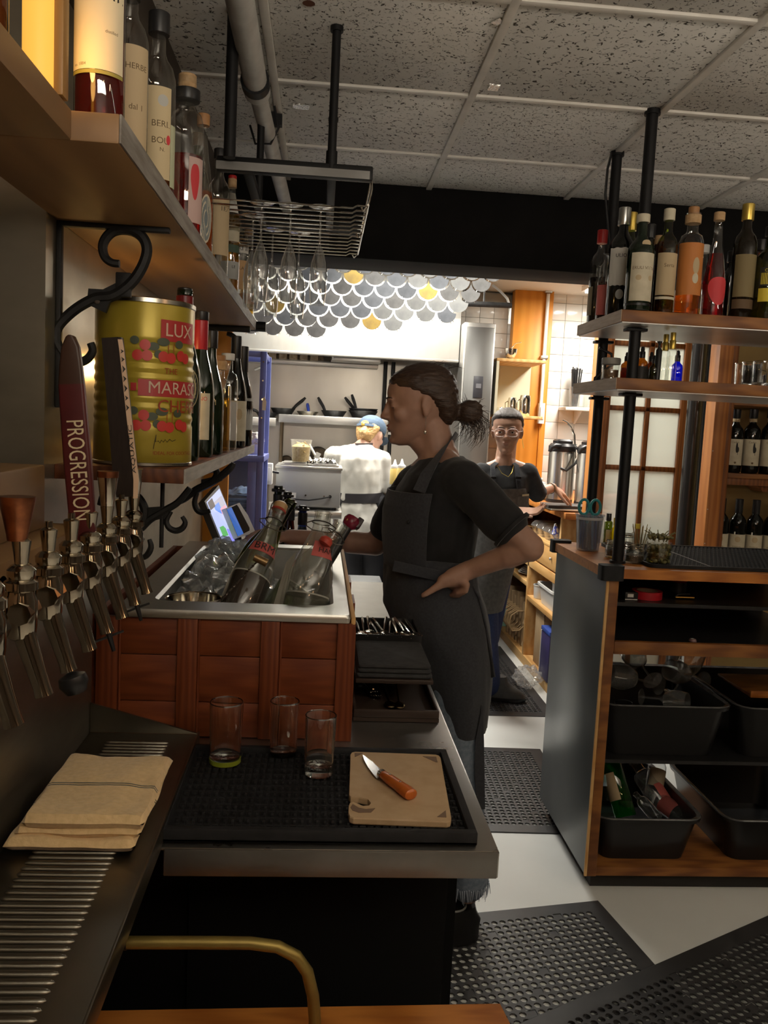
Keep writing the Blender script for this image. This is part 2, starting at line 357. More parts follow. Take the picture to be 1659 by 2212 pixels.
# pan shelf
t = thing('pan_shelf', 'long stainless wall shelf carrying the black frying pans', 'shelf', (.05, 6.3, 1.52))
P('board', steel, t).box(-.30, .47, 6.12, 6.49, 1.515, 1.530, c=.002).done(); P('lip', steel, t).box(-.30, .47, 6.112, 6.122, 1.475, 1.532, c=.002).done()
P('support_pole', mat('grease_browned_steel', (.20, .15, .10), rough=.5, metal=.7), t).cyl((-.29, 6.4, .9), (-.29, 6.4, 1.515), .014).done()
t = thing('lower_pan_shelf', 'shorter stainless wall shelf at left holding one small pan', 'shelf', (-.6, 6.3, 1.49))
P('board', steel, t).box(-1.15, -.32, 6.12, 6.49, 1.485, 1.50, c=.002).done(); P('lip', steel, t).box(-1.15, -.32, 6.112, 6.122, 1.445, 1.502, c=.002).done()
castiron = mat('black_carbon_steel', (.012, .012, .012), (.03, .03, .03), rough=.5, metal=.3, scale=30)
def pan(px0, px1, pyb, Y, h, label, m, handle, hz, hm=None, z=None, n=1):
    p = aty((px0+px1)/2, pyb, Y); r = (px1-px0)/2*Y/FPX; z = p.z if z is None else z
    t = thing('frying_pan', label, 'pan', (p.x, Y, z), 0, 'pans on the kitchen wall shelf')
    for k in range(n):
        zz = z+k*.016
        P('pan_body', m, t).lathe([(r*.66, zz), (r*.70, zz+.002), (r*.99, zz+h), (r, zz+h), (r*.975, zz+h), (r*.68, zz+.006), (0, zz+.006)], 28, (p.x, Y, 0)).done()
        a = V((p.x+handle*r*.85, Y-.02*k, zz+h*.7)); e = aty(*hz[k], Y-.02*k)
        q = P('handle', hm or m, t); q.tube([a, a.lerp(e, .35)+V((0, 0, .006)), a.lerp(e, .75), e], [.009, .011, .012, .008], 8); q.done()
        P('rivet', steel, t).ell(a+V((0, -.012, .004)), (.006, .004, .006), 8, 6).done()
    return t
pan(584, 638, 890, 6.3, .045, 'black frying pan with its handle rising to the right, beside the silver pan', castiron, .8, [(660, 859)], z=1.531)
pan(640, 689, 894, 6.28, .030, 'small silver frying pan with a bright blue handle', mat('bright_pan_steel', (.62, .58, .50), rough=.2, metal=1), .1, [(664, 871)], mat('blue_silicone', (.03, .08, .55), rough=.5), z=1.531)
pan(693, 749, 896, 6.28, .045, 'single black frying pan with handle leaning left, between silver pan and stack', castiron, -.75, [(687, 858)], z=1.531)
pan(752, 816, 902, 6.28, .055, 'stack of nested black frying pans with two handles, rightmost on the shelf', castiron, -.55, [(745, 858), (760, 852)], z=1.531, n=2)
pan(552, 600, 902, 6.28, .04, 'small black pan on the lower left wall shelf', castiron, -.8, [(541, 882)], z=1.501)
# scorch marks on the steel wall
sc = mat('scorched_steel', (.05, .035, .025), (.20, .15, .10), rough=.6, metal=.4, scale=14)
for x0, x1, y0, y1, s in ((605, 632, 962, 1000, 'dark round scorched skillet leaning on the steel wall, left one'), (662, 710, 960, 995, 'dark scorched skillet leaning behind the plastic tub, right one')):
    c = aty((x0+x1)/2, y1, 6.42); r = (x1-x0)/2*6.42/FPX
    T = Matrix.Translation((c.x, 6.44, c.z+r*.3)) @ Matrix.Rotation(PI/2+.12, 4, 'X')
    t = thing('skillet', s, 'pan', (c.x, 6.43, c.z)); P('pan_body', sc, t).lathe([(r*.8, 0), (r, .03), (r*.97, .03), (r*.78, .005), (0, .005)], 24, T=T).done()
    P('rim', castiron, t).lathe([(r*.98, .028), (r*1.03, .031), (r*.98, .034)], 24, T=T, cap0=False, cap1=False).done()
# black gas pipes on the wall
for i, x in enumerate((.462, .52)):
    t = thing('gas_pipe', 'black vertical wall pipe at the pan shelf end, '+('left' if i == 0 else 'right')+' of the pair', 'pipe', (x, 6.46, 1.0))
    P('pipe', castiron, t).cyl((x, 6.46, .95), (x, 6.46, 1.96), .014).done(); P('clamp', steel, t).box(x-.02, x+.02, 6.44, 6.49, 1.42, 1.44).done()
# tall steel cabinet right of the hood
t = thing('tall_steel_cabinet', 'tall grey stainless cabinet with a dark control panel behind the women', 'cabinet', (1.08, 6.1, 0))
P('body', steel_w, t).box(.925, 1.135, 5.75, 6.42, 0, 2.20, c=.006).done()
P('door', mat('brushed_door_steel', (.24, .24, .23), (.17, .17, .165), rough=.36, metal=1, scale=3, stretch=(2, 1, .3)), t).box(.935, 1.125, 5.735, 5.75, .1, 2.17, c=.004).done()
a, c = aty(1024, 812, 5.73), aty(1041, 860, 5.73)
pn = P('control_panel', mat('dark_panel', (.03, .03, .035), rough=.3), t).box(a.x, c.x, 5.722, 5.735, c.z, a.z, c=.002).done()
P('display', mat('grey_display', (.12, .12, .13), rough=.2), pn).box(a.x+.015, c.x-.012, 5.719, 5.722, a.z-.08, a.z-.05).done()
t = thing('hood_rail', 'black horizontal rail with curved conduit above the tall cabinet', 'rail', (1.05, 5.7, 2.12))
P('bar', castiron, t).cyl(aty(985, 655, 5.6), aty(1105, 660, 5.6), .018).done(); q = aty(1045, 657, 5.6); P('hanger', castiron, t).cyl(q, V((q.x, q.y, 2.52)), .006).done()
P('conduit', steel, t).tube([aty(1064, 615, 5.62), aty(1080, 628, 5.62), aty(1096, 645, 5.62), aty(1102, 665, 5.62), aty(1100, 700, 5.62)], .008).done()
# cream wall cabinet with cups
a, c = aty(1060, 895, 5.9), aty(1108, 795, 5.9)
t = thing('open_wall_cupboard', 'cream open wall cupboard with plywood edges and metal jugs inside', 'cupboard', (1.2, 5.95, a.z))
X0, X1, Z0, Z1 = a.x, a.x+.34, a.z, a.z+.36; creamp = mat('cream_melamine', (.66, .62, .46), rough=.5)
P('back_panel', creamp, t).box(X0, X1, 6.22, 6.235, Z0, Z1).done()
P('side_panel', creamp, t).box(X0, X0+.018, 5.80, 6.22, Z0, Z1).done()
P('shelf', ply, t).box(X0, X1, 5.80, 6.22, Z0-.02, Z0, c=.002).done(); P('top', ply, t).box(X0, X1, 5.80, 6.22, Z1, Z1+.02, c=.002).done()
for i, (dx, h, r, s) in enumerate(((.06, .05, .028, 'round silver sugar pot'), (.14, .12, .03, 'silver milk jug with handle'), (.23, .14, .038, 'tall steel jug'))):
    x = X0+dx; j = thing('metal_jug', s+' in the cream wall cupboard', 'jug', (x, 5.88, Z0+.001), 0, 'metal jugs in the cupboard')
    P('body', chrome, j).lathe([(r*.9, 0), (r, .01), (r, h*.8), (r*.85, h), (r*.8, h), (r*.9, h*.5), (0, .01)], 18, (x, 5.88, Z0+.001)).done()
    P('handle', chrome, j).tube([(x-r, 5.88, Z0+h*.8), (x-r-.018, 5.88, Z0+h*.7), (x-r-.016, 5.88, Z0+h*.3), (x-r, 5.88, Z0+h*.2)], .004, 6).done()
q = aty(1098, 772, 5.85); j = thing('whisk_ball', 'round silver wire strainer standing on the cream cupboard', 'strainer', (q.x+.02, 5.88, Z1+.021))
P('bowl', chrome, j).lathe([(.005, 0), (.03, .012), (.042, .04), (.045, .07), (.04, .07), (.026, .015), (0, .006)], 18, (q.x+.02, 5.88, Z1+.021)).done(); P('wire_handle', chrome, j).tube([(q.x+.02, 5.88, Z1+.09), (q.x+.05, 5.88, Z1+.13), (q.x+.09, 5.88, Z1+.14)], .003, 6).done()
# hanging screen of fish-scale discs
sm = [mat('scale_grey_blue', (.215, .235, .265), (.155, .17, .195), rough=.42, scale=16, metal=.25), mat('scale_grey', (.255, .26, .26), (.18, .182, .185), rough=.42, scale=18, metal=.25), mat('scale_pale', (.31, .32, .315), (.24, .25, .255), rough=.4, scale=18, metal=.25)]
smg = mat('scale_gold', (.62, .44, .12), (.46, .33, .12), rough=.35, scale=18, metal=.5)
R_ = .0545
poly = [V((R_*math.cos(a), R_*math.sin(a))) for a in [PI+PI*i/16 for i in range(17)]]
poly += [V((R_ - R_*math.sin(a), R_ - R_*math.cos(a))) for a in [PI/2*i/6 for i in range(1, 6)]]
poly += [V((0, R_))] + [V((-(R_ - R_*math.sin(a)), R_ - R_*math.cos(a))) for a in [PI/2*i/6 for i in range(5, 0, -1)]]
sme = [MB().prism([(v.x, v.y) for v in poly], -.0012, .0012, 'xz').mesh('scale', q, smooth=False) for q in sm+[smg]]
p00 = aty(500+1515/2.676, 540+125/2.676, 4.9); DX, DZ = .1208, .0614
t = thing('scale_screen', 'hanging screen of overlapping grey and gold fish-scale discs below the black beam', 'screen', (.3, 4.9, p00.z))
maxx = [1515, 1450, 1390, 1325, 1260, 955, 520]; gold = {(1, 720), (2, 1145), (4, 280), (5, 830)}; ct = []
lk = P('chain_link', chrome, t)
for r, mxx in enumerate(maxx):
    x = mxx
    while x > 40:
        wx = p00.x-(1515-x)/122*DX; wz = p00.z-r*DZ
        g = any(rr == r and abs(gx-x) < 50 for rr, gx in gold)
        me = sme[3] if g else sme[2 if x > 1060 and rnd.random() < .6 else rnd.choice((0, 0, 1, 1, 2))]
        o = bpy.data.objects.new('scale', me); COL.objects.link(o); o.parent = t
        o.location = (wx-.3, rnd.uniform(-.004, .004), wz-p00.z); o.rotation_euler = (rnd.uniform(-.05, .05), 0, rnd.uniform(-.07, .07))
        for a in (-2.3, -1.57-.45, -1.57+.45, -.84): lk.cyl((wx+.051*math.cos(a), 4.9, wz+.051*math.sin(a)), (wx+.063*math.cos(a), 4.9, wz+.063*math.sin(a)), .0012, n=5)
        x -= 122
ob = lk.done(); ob['kind'] = 'stuff'
P('top_rail', steel, t).cyl((p00.x-1.45, 4.9, p00.z+.075), (p00.x+.08, 4.9, p00.z+.075), .006).done()
for dx in (-1.4, -.7, 0): P('hanging_wire', steel, t).cyl((p00.x+dx, 4.9, p00.z+.07), (p00.x+dx, 4.9, 2.52), .0015, n=5).done()
# ---- steel prep table and food warmer in front of the cook
t = thing('steel_prep_table', 'stainless prep table under the food warmer, in front of the cook', 'table', (.0, 4.95, 0))
P('tabletop', steel, t).box(-.70, .135, 4.78, 5.22, .955, .995, c=.004).done()
P('undershelf', steel, t).box(-.68, .115, 4.82, 5.18, .28, .30).done()
for x in (-.66, .10):
    for y in (4.82, 5.18): P('leg', steel, t).cyl((x, y, 0), (x, y, .957), .018).done()
a, c = aty(600, 1003, 5.0), aty(733, 1090, 5.0)
X0, X1, ZB, ZT = a.x, c.x, .997, 1.235
wbox = mat('grey_enamelled_steel', (.47, .48, .47), (.42, .43, .42), rough=.4, metal=.4, scale=3)
t = thing('food_warmer', 'boxy grey countertop food warmer with a cable, beside the white-coated cook', 'warmer', ((X0+X1)/2, 5.0, ZB))
P('body', wbox, t).box(X0, X1, 4.85, 5.19, ZB+.012, ZT, c=.006).done()
P('top_rim', steel, t).box(X0-.006, X1+.006, 4.842, 5.196, ZT-.012, ZT+.004, c=.003).done()
for x in (X0+.03, X1-.03):
    for y in (4.88, 5.16): P('foot', blackp, t).cyl((x, y, ZB), (x, y, ZB+.014), .012).done()
q = aty(634, 1070, 4.848); P('rating_sticker', paperw, t).box(q.x-.014, q.x+.014, 4.8485, 4.85, q.z-.015, q.z+.015).done()
q = aty(713, 1073, 4.84); P('grommet', blackp, t).cyl((q.x, 4.852, q.z), (q.x, 4.835, q.z), .009).done()
P('power_cable', blackp, t).tube([(q.x, 4.835, q.z), (q.x-.05, 4.825, q.z-.012), (q.x-.12, 4.825, q.z-.024), (q.x-.2, 4.83, q.z-.022), (q.x-.24, 4.84, q.z-.03)], .004, 6).done()
for x, z in ((660, 1070), (700, 1072)): q = aty(x, z, 4.848); P('screw', chrome, t).cyl((q.x, 4.851, q.z), (q.x, 4.845, q.z), .005).done()
for i, (x0, x1) in enumerate(((X0+.02, (X0+X1)/2-.01), ((X0+X1)/2+.01, X1-.015))):
    j = thing('steam_pan', 'shallow steel insert pan in the food warmer top, '+('left' if i == 0 else 'right')+' one', 'pan', ((x0+x1)/2, 5.02, ZT+.005))
    P('rim', steel, j).loft([rect_ring(x0, x1, 4.88, 5.16, ZT+.005+z, .02) for z in (0, .008)]).done(); P('lid', steel_w, j).loft([rect_ring(x0+.012, x1-.012, 4.893, 5.148, ZT+.0125+z, .02) for z in (0, .006)]).done()
tubm = glass('cloudy_plastic', (.93, .92, .88), rough=.2, refl=.6, cloud=.10)
pasta = mat('yellow_pasta', (.78, .58, .22), (.60, .40, .12), rough=.5, scale=90, bump=.6)
p = aty(649, 1001, 4.98); zt = ZT+.020
t = thing('plastic_tub', 'tall translucent plastic tub of yellow pasta on the food warmer', 'container', (p.x, 4.98, zt))
P('tub_wall', tubm, t).lathe([(.048, 0), (.050, .003), (.060, .125), (.063, .126), (.063, .131), (.057, .130), (.047, .005), (0, .004)], 24, (p.x, 4.98, zt)).done()
q = P('pasta', pasta, t); q.lathe([(.046, .004), (.053, .09), (.04, .10), (.02, .108), (0, .106)], 20, (p.x, 4.98, zt))
for i in range(46):
    a = rnd.uniform(0, 6.28); r = rnd.uniform(.0, .047); c = V((p.x+r*math.cos(a), 4.98+r*math.sin(a), zt+rnd.uniform(.02, .11))); d = V((rnd.uniform(-1, 1), rnd.uniform(-1, 1), rnd.uniform(-.6, .6))).normalized()*.014
    q.tube([c-d, c+V((0, 0, .004)), c+d], .0035, 5)
q.done()
foilk = mat('crumpled_kitchen_foil', (.86, .86, .83), rough=.22, metal=1, bump=1., scale=70)
a = aty(695, 994, 5.0); b = bmesh.new(); bmesh.ops.create_grid(b, x_segments=26, y_segments=16, size=1)
for v in b.verts:
    v.co = V((a.x+v.co.x*.085, 5.02+v.co.y*.07, ZT+.035+.022*noise.noise(v.co*4.1)+.014*noise.noise(v.co*9)-.012*(abs(v.co.x)**4)))
ex = bmesh.ops.solidify(b, geom=b.faces[:], thickness=.002)
t = thing('foil_sheet', 'crumpled aluminium foil sheet on the food warmer lids', 'foil', (a.x, 5.02, ZT+.02)); MBq = MB().bm(b); MBq.build('sheet', foilk, t, smooth=False)
t = thing('plastic_spatula', 'pale spatula handle leaning out behind the pasta tub', 'spatula', (a.x-.03, 5.06, ZT+.03)); P('handle', white, t).tube([aty(682, 985, 5.06), aty(668, 960, 5.1)], .007, 8).done()
P('blade', white, t).box(-.015, .015, -.002, .002, -.01, .03, T=Matrix.Translation(aty(684, 988, 5.06)) @ Matrix.Rotation(.4, 4, 'Y')).done()
# ---- electrical box on a conduit post
q = aty(577, 1022, 4.75)
t = thing('electric_box', 'pale grey electrical box on a vertical conduit by the blue frame', 'electrical box', (q.x, 4.75, 0))
P('conduit', steel_w, t).cyl((q.x, 4.75, 0), (q.x, 4.75, q.z-.05), .016).done()
P('box', whitepaint, t).box(q.x-.035, q.x+.03, 4.71, 4.79, q.z-.06, q.z+.055, c=.004).done(); P('switch_lever', blackp, t).cyl((q.x+.03, 4.74, q.z+.01), (q.x+.065, 4.74, q.z+.005), .007).done()
P('cover', white, t).box(q.x-.02, q.x+.02, 4.703, 4.711, q.z-.04, q.z+.035, c=.002).done()
# ---- blue metal shelving frame
blue = mat('blue_painted_metal', (.12, .15, .44), (.10, .13, .38), rough=.4, scale=12)
Yb = 4.25
t = thing('blue_shelf_frame', 'blue painted metal shelving frame holding folded blue cloths', 'shelving', (-.45, Yb, 0))
a = aty(575, 760, Yb); zt = a.z; xr = a.x+.005; zs = aty(575, 985, Yb).z; zl = aty(545, 1118, Yb).z
for y in (Yb, Yb+.36):
    P('post', blue, t).box(xr-.03, xr, y-.015, y+.015, 0, zt, c=.003).done(); P('post', blue, t).box(-1.02, -.99, y-.015, y+.015, 0, zt, c=.003).done()
    P('top_bar', blue, t).box(-.99, xr-.03, y-.012, y+.012, zt-.028, zt, c=.002).done()
P('side_bar', blue, t).box(xr-.024, xr-.006, Yb+.015, Yb+.345, zt-.028, zt, c=.002).done()
P('shelf', blue, t).box(-1.0, xr+.004, Yb-.02, Yb+.37, zs-.03, zs, c=.003).done(); P('shelf', blue, t).box(-1.0, xr-.03, Yb-.01, Yb+.36, zl-.025, zl, c=.003).done()
P('side_panel', blue, t).box(xr-.075, xr-.03, Yb-.012, Yb+.012, 0, zs-.03, c=.003).done()
P('back_panel', mat('grey_panel', (.17, .18, .21), rough=.6), t).box(-.99, xr-.03, Yb+.35, Yb+.358, zl, zs-.03).done()
tagm = paperw; q = aty(570, 872, Yb-.017); P('paper_tag', tagm, t).prism([(q.x-.008, q.z-.032), (q.x+.010, q.z-.032), (q.x+.012, q.z+.01), (q.x+.002, q.z+.036), (q.x-.007, q.z+.02)], Yb-.0175, Yb-.0165, 'xz').done()
for sc_ in range(4): P('screw', chrome, t).cyl((xr-.015, Yb-.017, zt-.05-.09*sc_), (xr-.015, Yb-.0145, zt-.05-.09*sc_), .004).done()
bc = mat('blue_cotton_cloth', (.10, .18, .36), (.07, .13, .28), rough=.9, scale=50, sheen=.3, bump=.3)
xc = aty(525, 1100, Yb+.1).x
for i in range(6):
    z = zl+.001+i*.015; j = thing('folded_cloth', f'folded blue cloth in the blue shelf stack, {["bottom", "second", "third", "fourth", "fifth", "topmost flat"][i]} layer', 'cloth', (xc, Yb+.12, z), 0, 'folded blue cloths')
    dx = rnd.uniform(-.006, .006)
    qq = P('cloth', bc, j); qq.loft([rect_ring(xc-.075+dx+e, xc+.07+dx-e, Yb+.01+e, Yb+.24-e, z+zz, .012) for zz, e in ((0, .003), (.004, 0), (.010, 0), (.0145, .004))]); qq.done()
j = thing('rumpled_cloth', 'rumpled light blue cloth thrown on top of the folded stack', 'cloth', (xc, Yb+.12, zl+.095))
b = bmesh.new(); bmesh.ops.create_grid(b, x_segments=24, y_segments=20, size=1)
for v in b.verts:
    u = v.co.copy(); rr = max(0, 1-u.length**2*.5); v.co = V((xc+u.x*.075, Yb+.12+u.y*.10, zl+.096+.045*rr+.016*noise.noise(u*2.3+V((3, 1, 0)))))
bmesh.ops.solidify(b, geom=b.faces[:], thickness=.004); MB().bm(b).build('cloth', mat('light_blue_cloth', (.20, .32, .52), rough=.9, sheen=.3), j)
q = aty(551, 978, Yb+.15); j = thing('white_napkin_bundle', 'bright white crumpled napkins in a white cup on the blue shelf', 'napkins', (q.x, Yb+.15, zs))
P('cup', white, j).lathe([(.026, 0), (.028, .002), (.034, .05), (.032, .05), (.026, .004), (0, .004)], 20, (q.x, Yb+.15, zs+.001)).done()
b = bmesh.new(); bmesh.ops.create_icosphere(b, subdivisions=4, radius=1)
for v in b.verts: n_ = noise.noise(v.co*3)*.35+noise.noise(v.co*7)*.15; v.co = V((q.x+v.co.x*.042*(1+n_), Yb+.15+v.co.y*.038*(1+n_), zs+.075+v.co.z*.034*(1+n_)))
MB().bm(b).build('napkin', mat('white_tissue', (.85, .84, .8), rough=.9), j)
# ---- oak service station (open towards the aisle)
t = thing('service_station', 'open plywood service station with shelves of bags and tubs along the right aisle', 'station', (1.55, 5.4, 0))
SX, SY0, SY1 = 1.36, 4.66, 6.32
P('worktop', oak, t).box(SX-.03, 1.98, 4.50, SY1+.02, 1.035, 1.07, c=.004).done()
P('end_panel', ply, t).box(SX, 1.97, SY0, SY0+.03, .0, 1.035, c=.002).done(); P('end_panel', ply, t).box(SX, 1.97, SY1-.03, SY1, 0, 1.035, c=.002).done()
P('divider', ply, t).box(SX, 1.95, 5.33, 5.36, .06, .70, c=.002).done()
P('floor_board', ply, t).box(SX, 1.96, SY0+.03, SY1-.03, .0, .06, c=.002).done()
P('back_panel', ply, t).box(1.955, 1.968, SY0+.03, SY1-.03, .06, 1.035).done()
P('shelf', ply, t).box(SX, 1.95, SY0+.03, 5.33, .425, .455, c=.002).done(); P('shelf', ply, t).box(SX, 1.95, 5.36, SY1-.03, .505, .535, c=.002).done()
P('rail', ply, t).box(SX, SX+.02, SY0+.03, SY1-.03, .64, .695, c=.002).done()
for i, (y0, y1) in enumerate(((SY0+.04, 5.23), (5.24, 5.77), (5.78, SY1-.04))):
    d = P('drawer', ply, t).box(SX+.002, SX+.40, y0, y1, .705, .83, c=.003).done()
    P('knob', steel, d).ell((SX-.006, y0+.12, .77), (.009, .009, .009)).done()
P('shelf', ply, t).box(SX, 1.95, SY0+.03, SY1-.03, .83, .845, c=.002).done()
wtub = mat('white_tub_plastic', (.72, .72, .70), rough=.35)
def tub(x0, x1, y0, y1, z, h, label, m=wtub, nm='white_tub', cat='tub', tap=.02, rim=.008):
    j = thing(nm, label, cat, ((x0+x1)/2, (y0+y1)/2, z))
    P('tub_wall', m, j).loft([rect_ring(x0+tap, x1-tap, y0+tap, y1-tap, z, .02), rect_ring(x0, x1, y0, y1, z+h, .03), rect_ring(x0+.005, x1-.005, y0+.005, y1-.005, z+h, .028), rect_ring(x0+tap+.004, x1-tap-.004, y0+tap+.004, y1-tap-.004, z+.006, .018)]).done()
    qq = P('rim', m, j); qq.loft([rect_ring(x0-rim, x1+rim, y0-rim, y1+rim, z+h-.012, .035), rect_ring(x0-rim, x1+rim, y0-rim, y1+rim, z+h+.002, .035), rect_ring(x0+.003, x1-.003, y0+.003, y1-.003, z+h+.002, .03), rect_ring(x0+.003, x1-.003, y0+.003, y1-.003, z+h-.012, .03)], False, False); qq.done()
    return j
tub(SX+.01, SX+.30, 4.76, 5.12, .457, .125, 'large white plastic tub on the middle shelf of the station')
def cyl_thing(name, label, cat, x, y, z, r, h, m, group=None, taper=1.08, lid=None):
    j = thing(name, label, cat, (x, y, z), 0, group); P('body', m, j).lathe([(r*.97, 0), (r, .004), (r*taper, h), (r*taper*.95, h), (r*.93, .006), (0, .006)], 22, (x, y, z)).done()
    P('rim', m, j).lathe([(r*taper*.99, h-.008), (r*taper*1.05, h-.005), (r*taper*1.05, h+.001), (r*taper*.96, h+.001)], 22, (x, y, z), cap0=False, cap1=False).done(); return j
cyl_thing('plastic_pot', 'squat white plastic pot left of the large tub on the station shelf', 'pot', SX+.06, 5.225, .457, .042, .085, wtub)
cyl_thing('white_crock', 'white crock standing inside the large white tub', 'crock', SX+.09, 4.88, .466, .05, .15, wtub)
cyl_thing('clear_cup', 'upturned clear plastic cup stack in the white tub', 'cup', SX+.10, 5.02, .466, .034, .16, glass('cup_plastic', (.9, .9, .9), .1, .8, .15), taper=.8)
cyl_thing('white_bowl', 'large white bowl hanging over the tub on the station shelf', 'bowl', SX+.22, 4.83, .50, .055, .12, wtub, taper=1.25)
for i in range(5):
    z = .536+i*.011; p = (SX+.12, 5.62, z); j = thing('paper_plate', f'white paper plate in the stack on the far station shelf, {["lowest", "second", "middle", "fourth", "topmost"][i]}', 'plate', p, 0, 'paper plates')
    P('plate', paperw, j).lathe([(.07, 0), (.10-.006*i, .012), (.115-.01*i, .018), (.113-.01*i, .0195), (.07, .0025), (0, .0025)], 26, p).done()
kraft = mat('kraft_paper', (.42, .28, .15), (.50, .34, .19), rough=.8, scale=14); kraft_d = mat('kraft_board', (.50, .35, .20), (.44, .30, .16), rough=.85, scale=10)
def box_thing(nm, label, cat, x0, x1, y0, y1, z0, z1, m, group=None, rz=0, c=.003, flap=None):
    j = thing(nm, label, cat, ((x0+x1)/2, (y0+y1)/2, z0), 0, group); T = Matrix.Translation(((x0+x1)/2, (y0+y1)/2, 0)) @ Matrix.Rotation(rz, 4, 'Z') @ Matrix.Translation((-(x0+x1)/2, -(y0+y1)/2, 0))
    P('body', m, j).box(x0, x1, y0, y1, z0, z1, T, c).done()
    if flap: P('flap', flap, j).box(x0, x0+.003, y0, y1, z1, z1+.05, T).done(); P('flap', flap, j).box(x0, x1, y0, y0+.003, z1, z1+.035, T @ Matrix.Translation((0, 0, 0))).done()
    return j
box_thing('carton', 'tall open kraft carton standing in the near bay of the station', 'box', SX+.03, SX+.18, 4.99, 5.19, .061, .36, kraft_d, flap=kraft_d)
j = box_thing('blue_box', 'tall dark blue box in the near bay, beside the kraft carton', 'box', SX-.005, SX+.10, 4.72, 4.90, .061, .335, mat('purple_blue_card', (.06, .05, .16), (.05, .045, .12), rough=.4, scale=6))
P('lid', mat('bright_blue_card', (.05, .10, .42), rough=.4), j).box(SX-.009, SX+.104, 4.716, 4.904, .335, .36, c=.003).done(); P('white_edge', paperw, j).box(SX-.006, SX+.09, 4.902, 4.912, .07, .33).done()
for i in range(6):
    y = 5.56+i*.075
    j = thing('paper_bag', f'folded brown paper bag with twisted handles, {["nearest", "second", "third", "fourth", "fifth", "farthest"][i]} in the far bay', 'bag', (SX+.12, y, .061), 0, 'brown paper bags')
    P('bag', kraft if i % 2 else kraft_d, j).box(SX+.035-.003*i, SX+.34, y-.016, y+.016, .061, .36+.02*(i % 3), Matrix.Translation((SX, y, 0)) @ Matrix.Rotation(rnd.uniform(-.08, .08), 4, 'Z') @ Matrix.Translation((-SX, -y, 0)), .004).done()
    for s_ in (-1, 1):
        P('handle', mat('twisted_paper_cord', (.55, .38, .20), rough=.8), j).tube([(SX+.05, y+s_*.012, .30), (SX-.0, y+s_*.02, .30), (SX-.045, y+s_*.025, .27), (SX-.055, y+s_*.025, .21), (SX-.03, y+s_*.022, .165), (SX+.02, y+s_*.018, .17), (SX+.05, y+s_*.013, .20)], .005, 6).done()
j = box_thing('mint_box', 'mint green carton at the far end of the low station shelf', 'box', SX+.0, SX+.10, 6.10, 6.26, .061, .25, mat('mint_card', (.42, .72, .62), rough=.6))
for i, (y, z, ry) in enumerate(((5.425, .115, .12), (5.425, .262, -.12))):
    T = Matrix.Translation((SX+.08, y, z)) @ Matrix.Rotation(ry, 4, 'X') @ Matrix.Rotation(.3, 4, 'Y')
    j = thing('cardboard_flap_box', 'small kraft takeaway box lying '+('at the bottom of the far bay' if i == 0 else 'on top of the other takeaway box'), 'box', (SX+.08, y, z)); P('body', kraft_d, j).box(-.06, .10, -.02, .02, -.04, .10, T, .003).done()
    P('lid', kraft, j).box(-.062, .102, -.022, .022, .10, .106, T).done()
clearp = glass('clear_plastic_lid', (.93, .93, .92), .08, 1, .10)
for i in range(5):
    y = 4.80+i*.15; x = SX+.10
    j = thing('plastic_lid_box', f'clear plastic takeaway box under the station worktop, {["nearest", "second", "third", "fourth", "farthest"][i]}', 'container', (x, y, .846), 0, 'clear takeaway boxes')
    P('base', clearp, j).loft([rect_ring(x-.07+e, x+.09-e, y-.066+e, y+.066-e, .846+z, .02) for z, e in ((0, .012), (.045, 0), (.05, -.005))]).done()
    P('lid', clearp, j).loft([rect_ring(x-.072+e, x+.092-e, y-.068+e, y+.068-e, .897+z, .02) for z, e in ((0, 0), (.012, .004), (.03, .02))]).done()
q = aty(1163, 1135, 4.55); j = thing('blue_spray_cap', 'small blue and white wrapper tucked at the station edge', 'wrapper', (SX-.01, 4.74, .94)); qq = P('wrapper', mat('blue_white_foil', (.10, .13, .60), (.75, .75, .8), rough=.25, scale=50, lo=.45, hi=.5), j)
qq.tube([(SX+.0, 4.74, .90), (SX-.015, 4.73, .93), (SX-.012, 4.735, .96), (SX-.018, 4.73, .985)], [.012, .02, .014, .004], 8); qq.done()
# plastic bag slumped over the bottom board
b = bmesh.new(); bmesh.ops.create_icosphere(b, subdivisions=4, radius=1)
c = aty(1150, 1475, 4.72)
for v in b.verts: n_ = .4*noise.noise(v.co*2.2)+.25*noise.noise(v.co*6); v.co = V((1.27+v.co.x*.075*(1+n_), 4.83+v.co.y*.09*(1+n_), .066+v.co.z*.058*(1+n_)))
j = thing('plastic_bag', 'crumpled clear plastic bag on the floor at the station foot', 'bag', (1.28, 4.83, .0)); MB().bm(b).build('bag', glass('crinkled_plastic', (.93, .93, .92), .12, 1.2, .22), j, smooth=False)
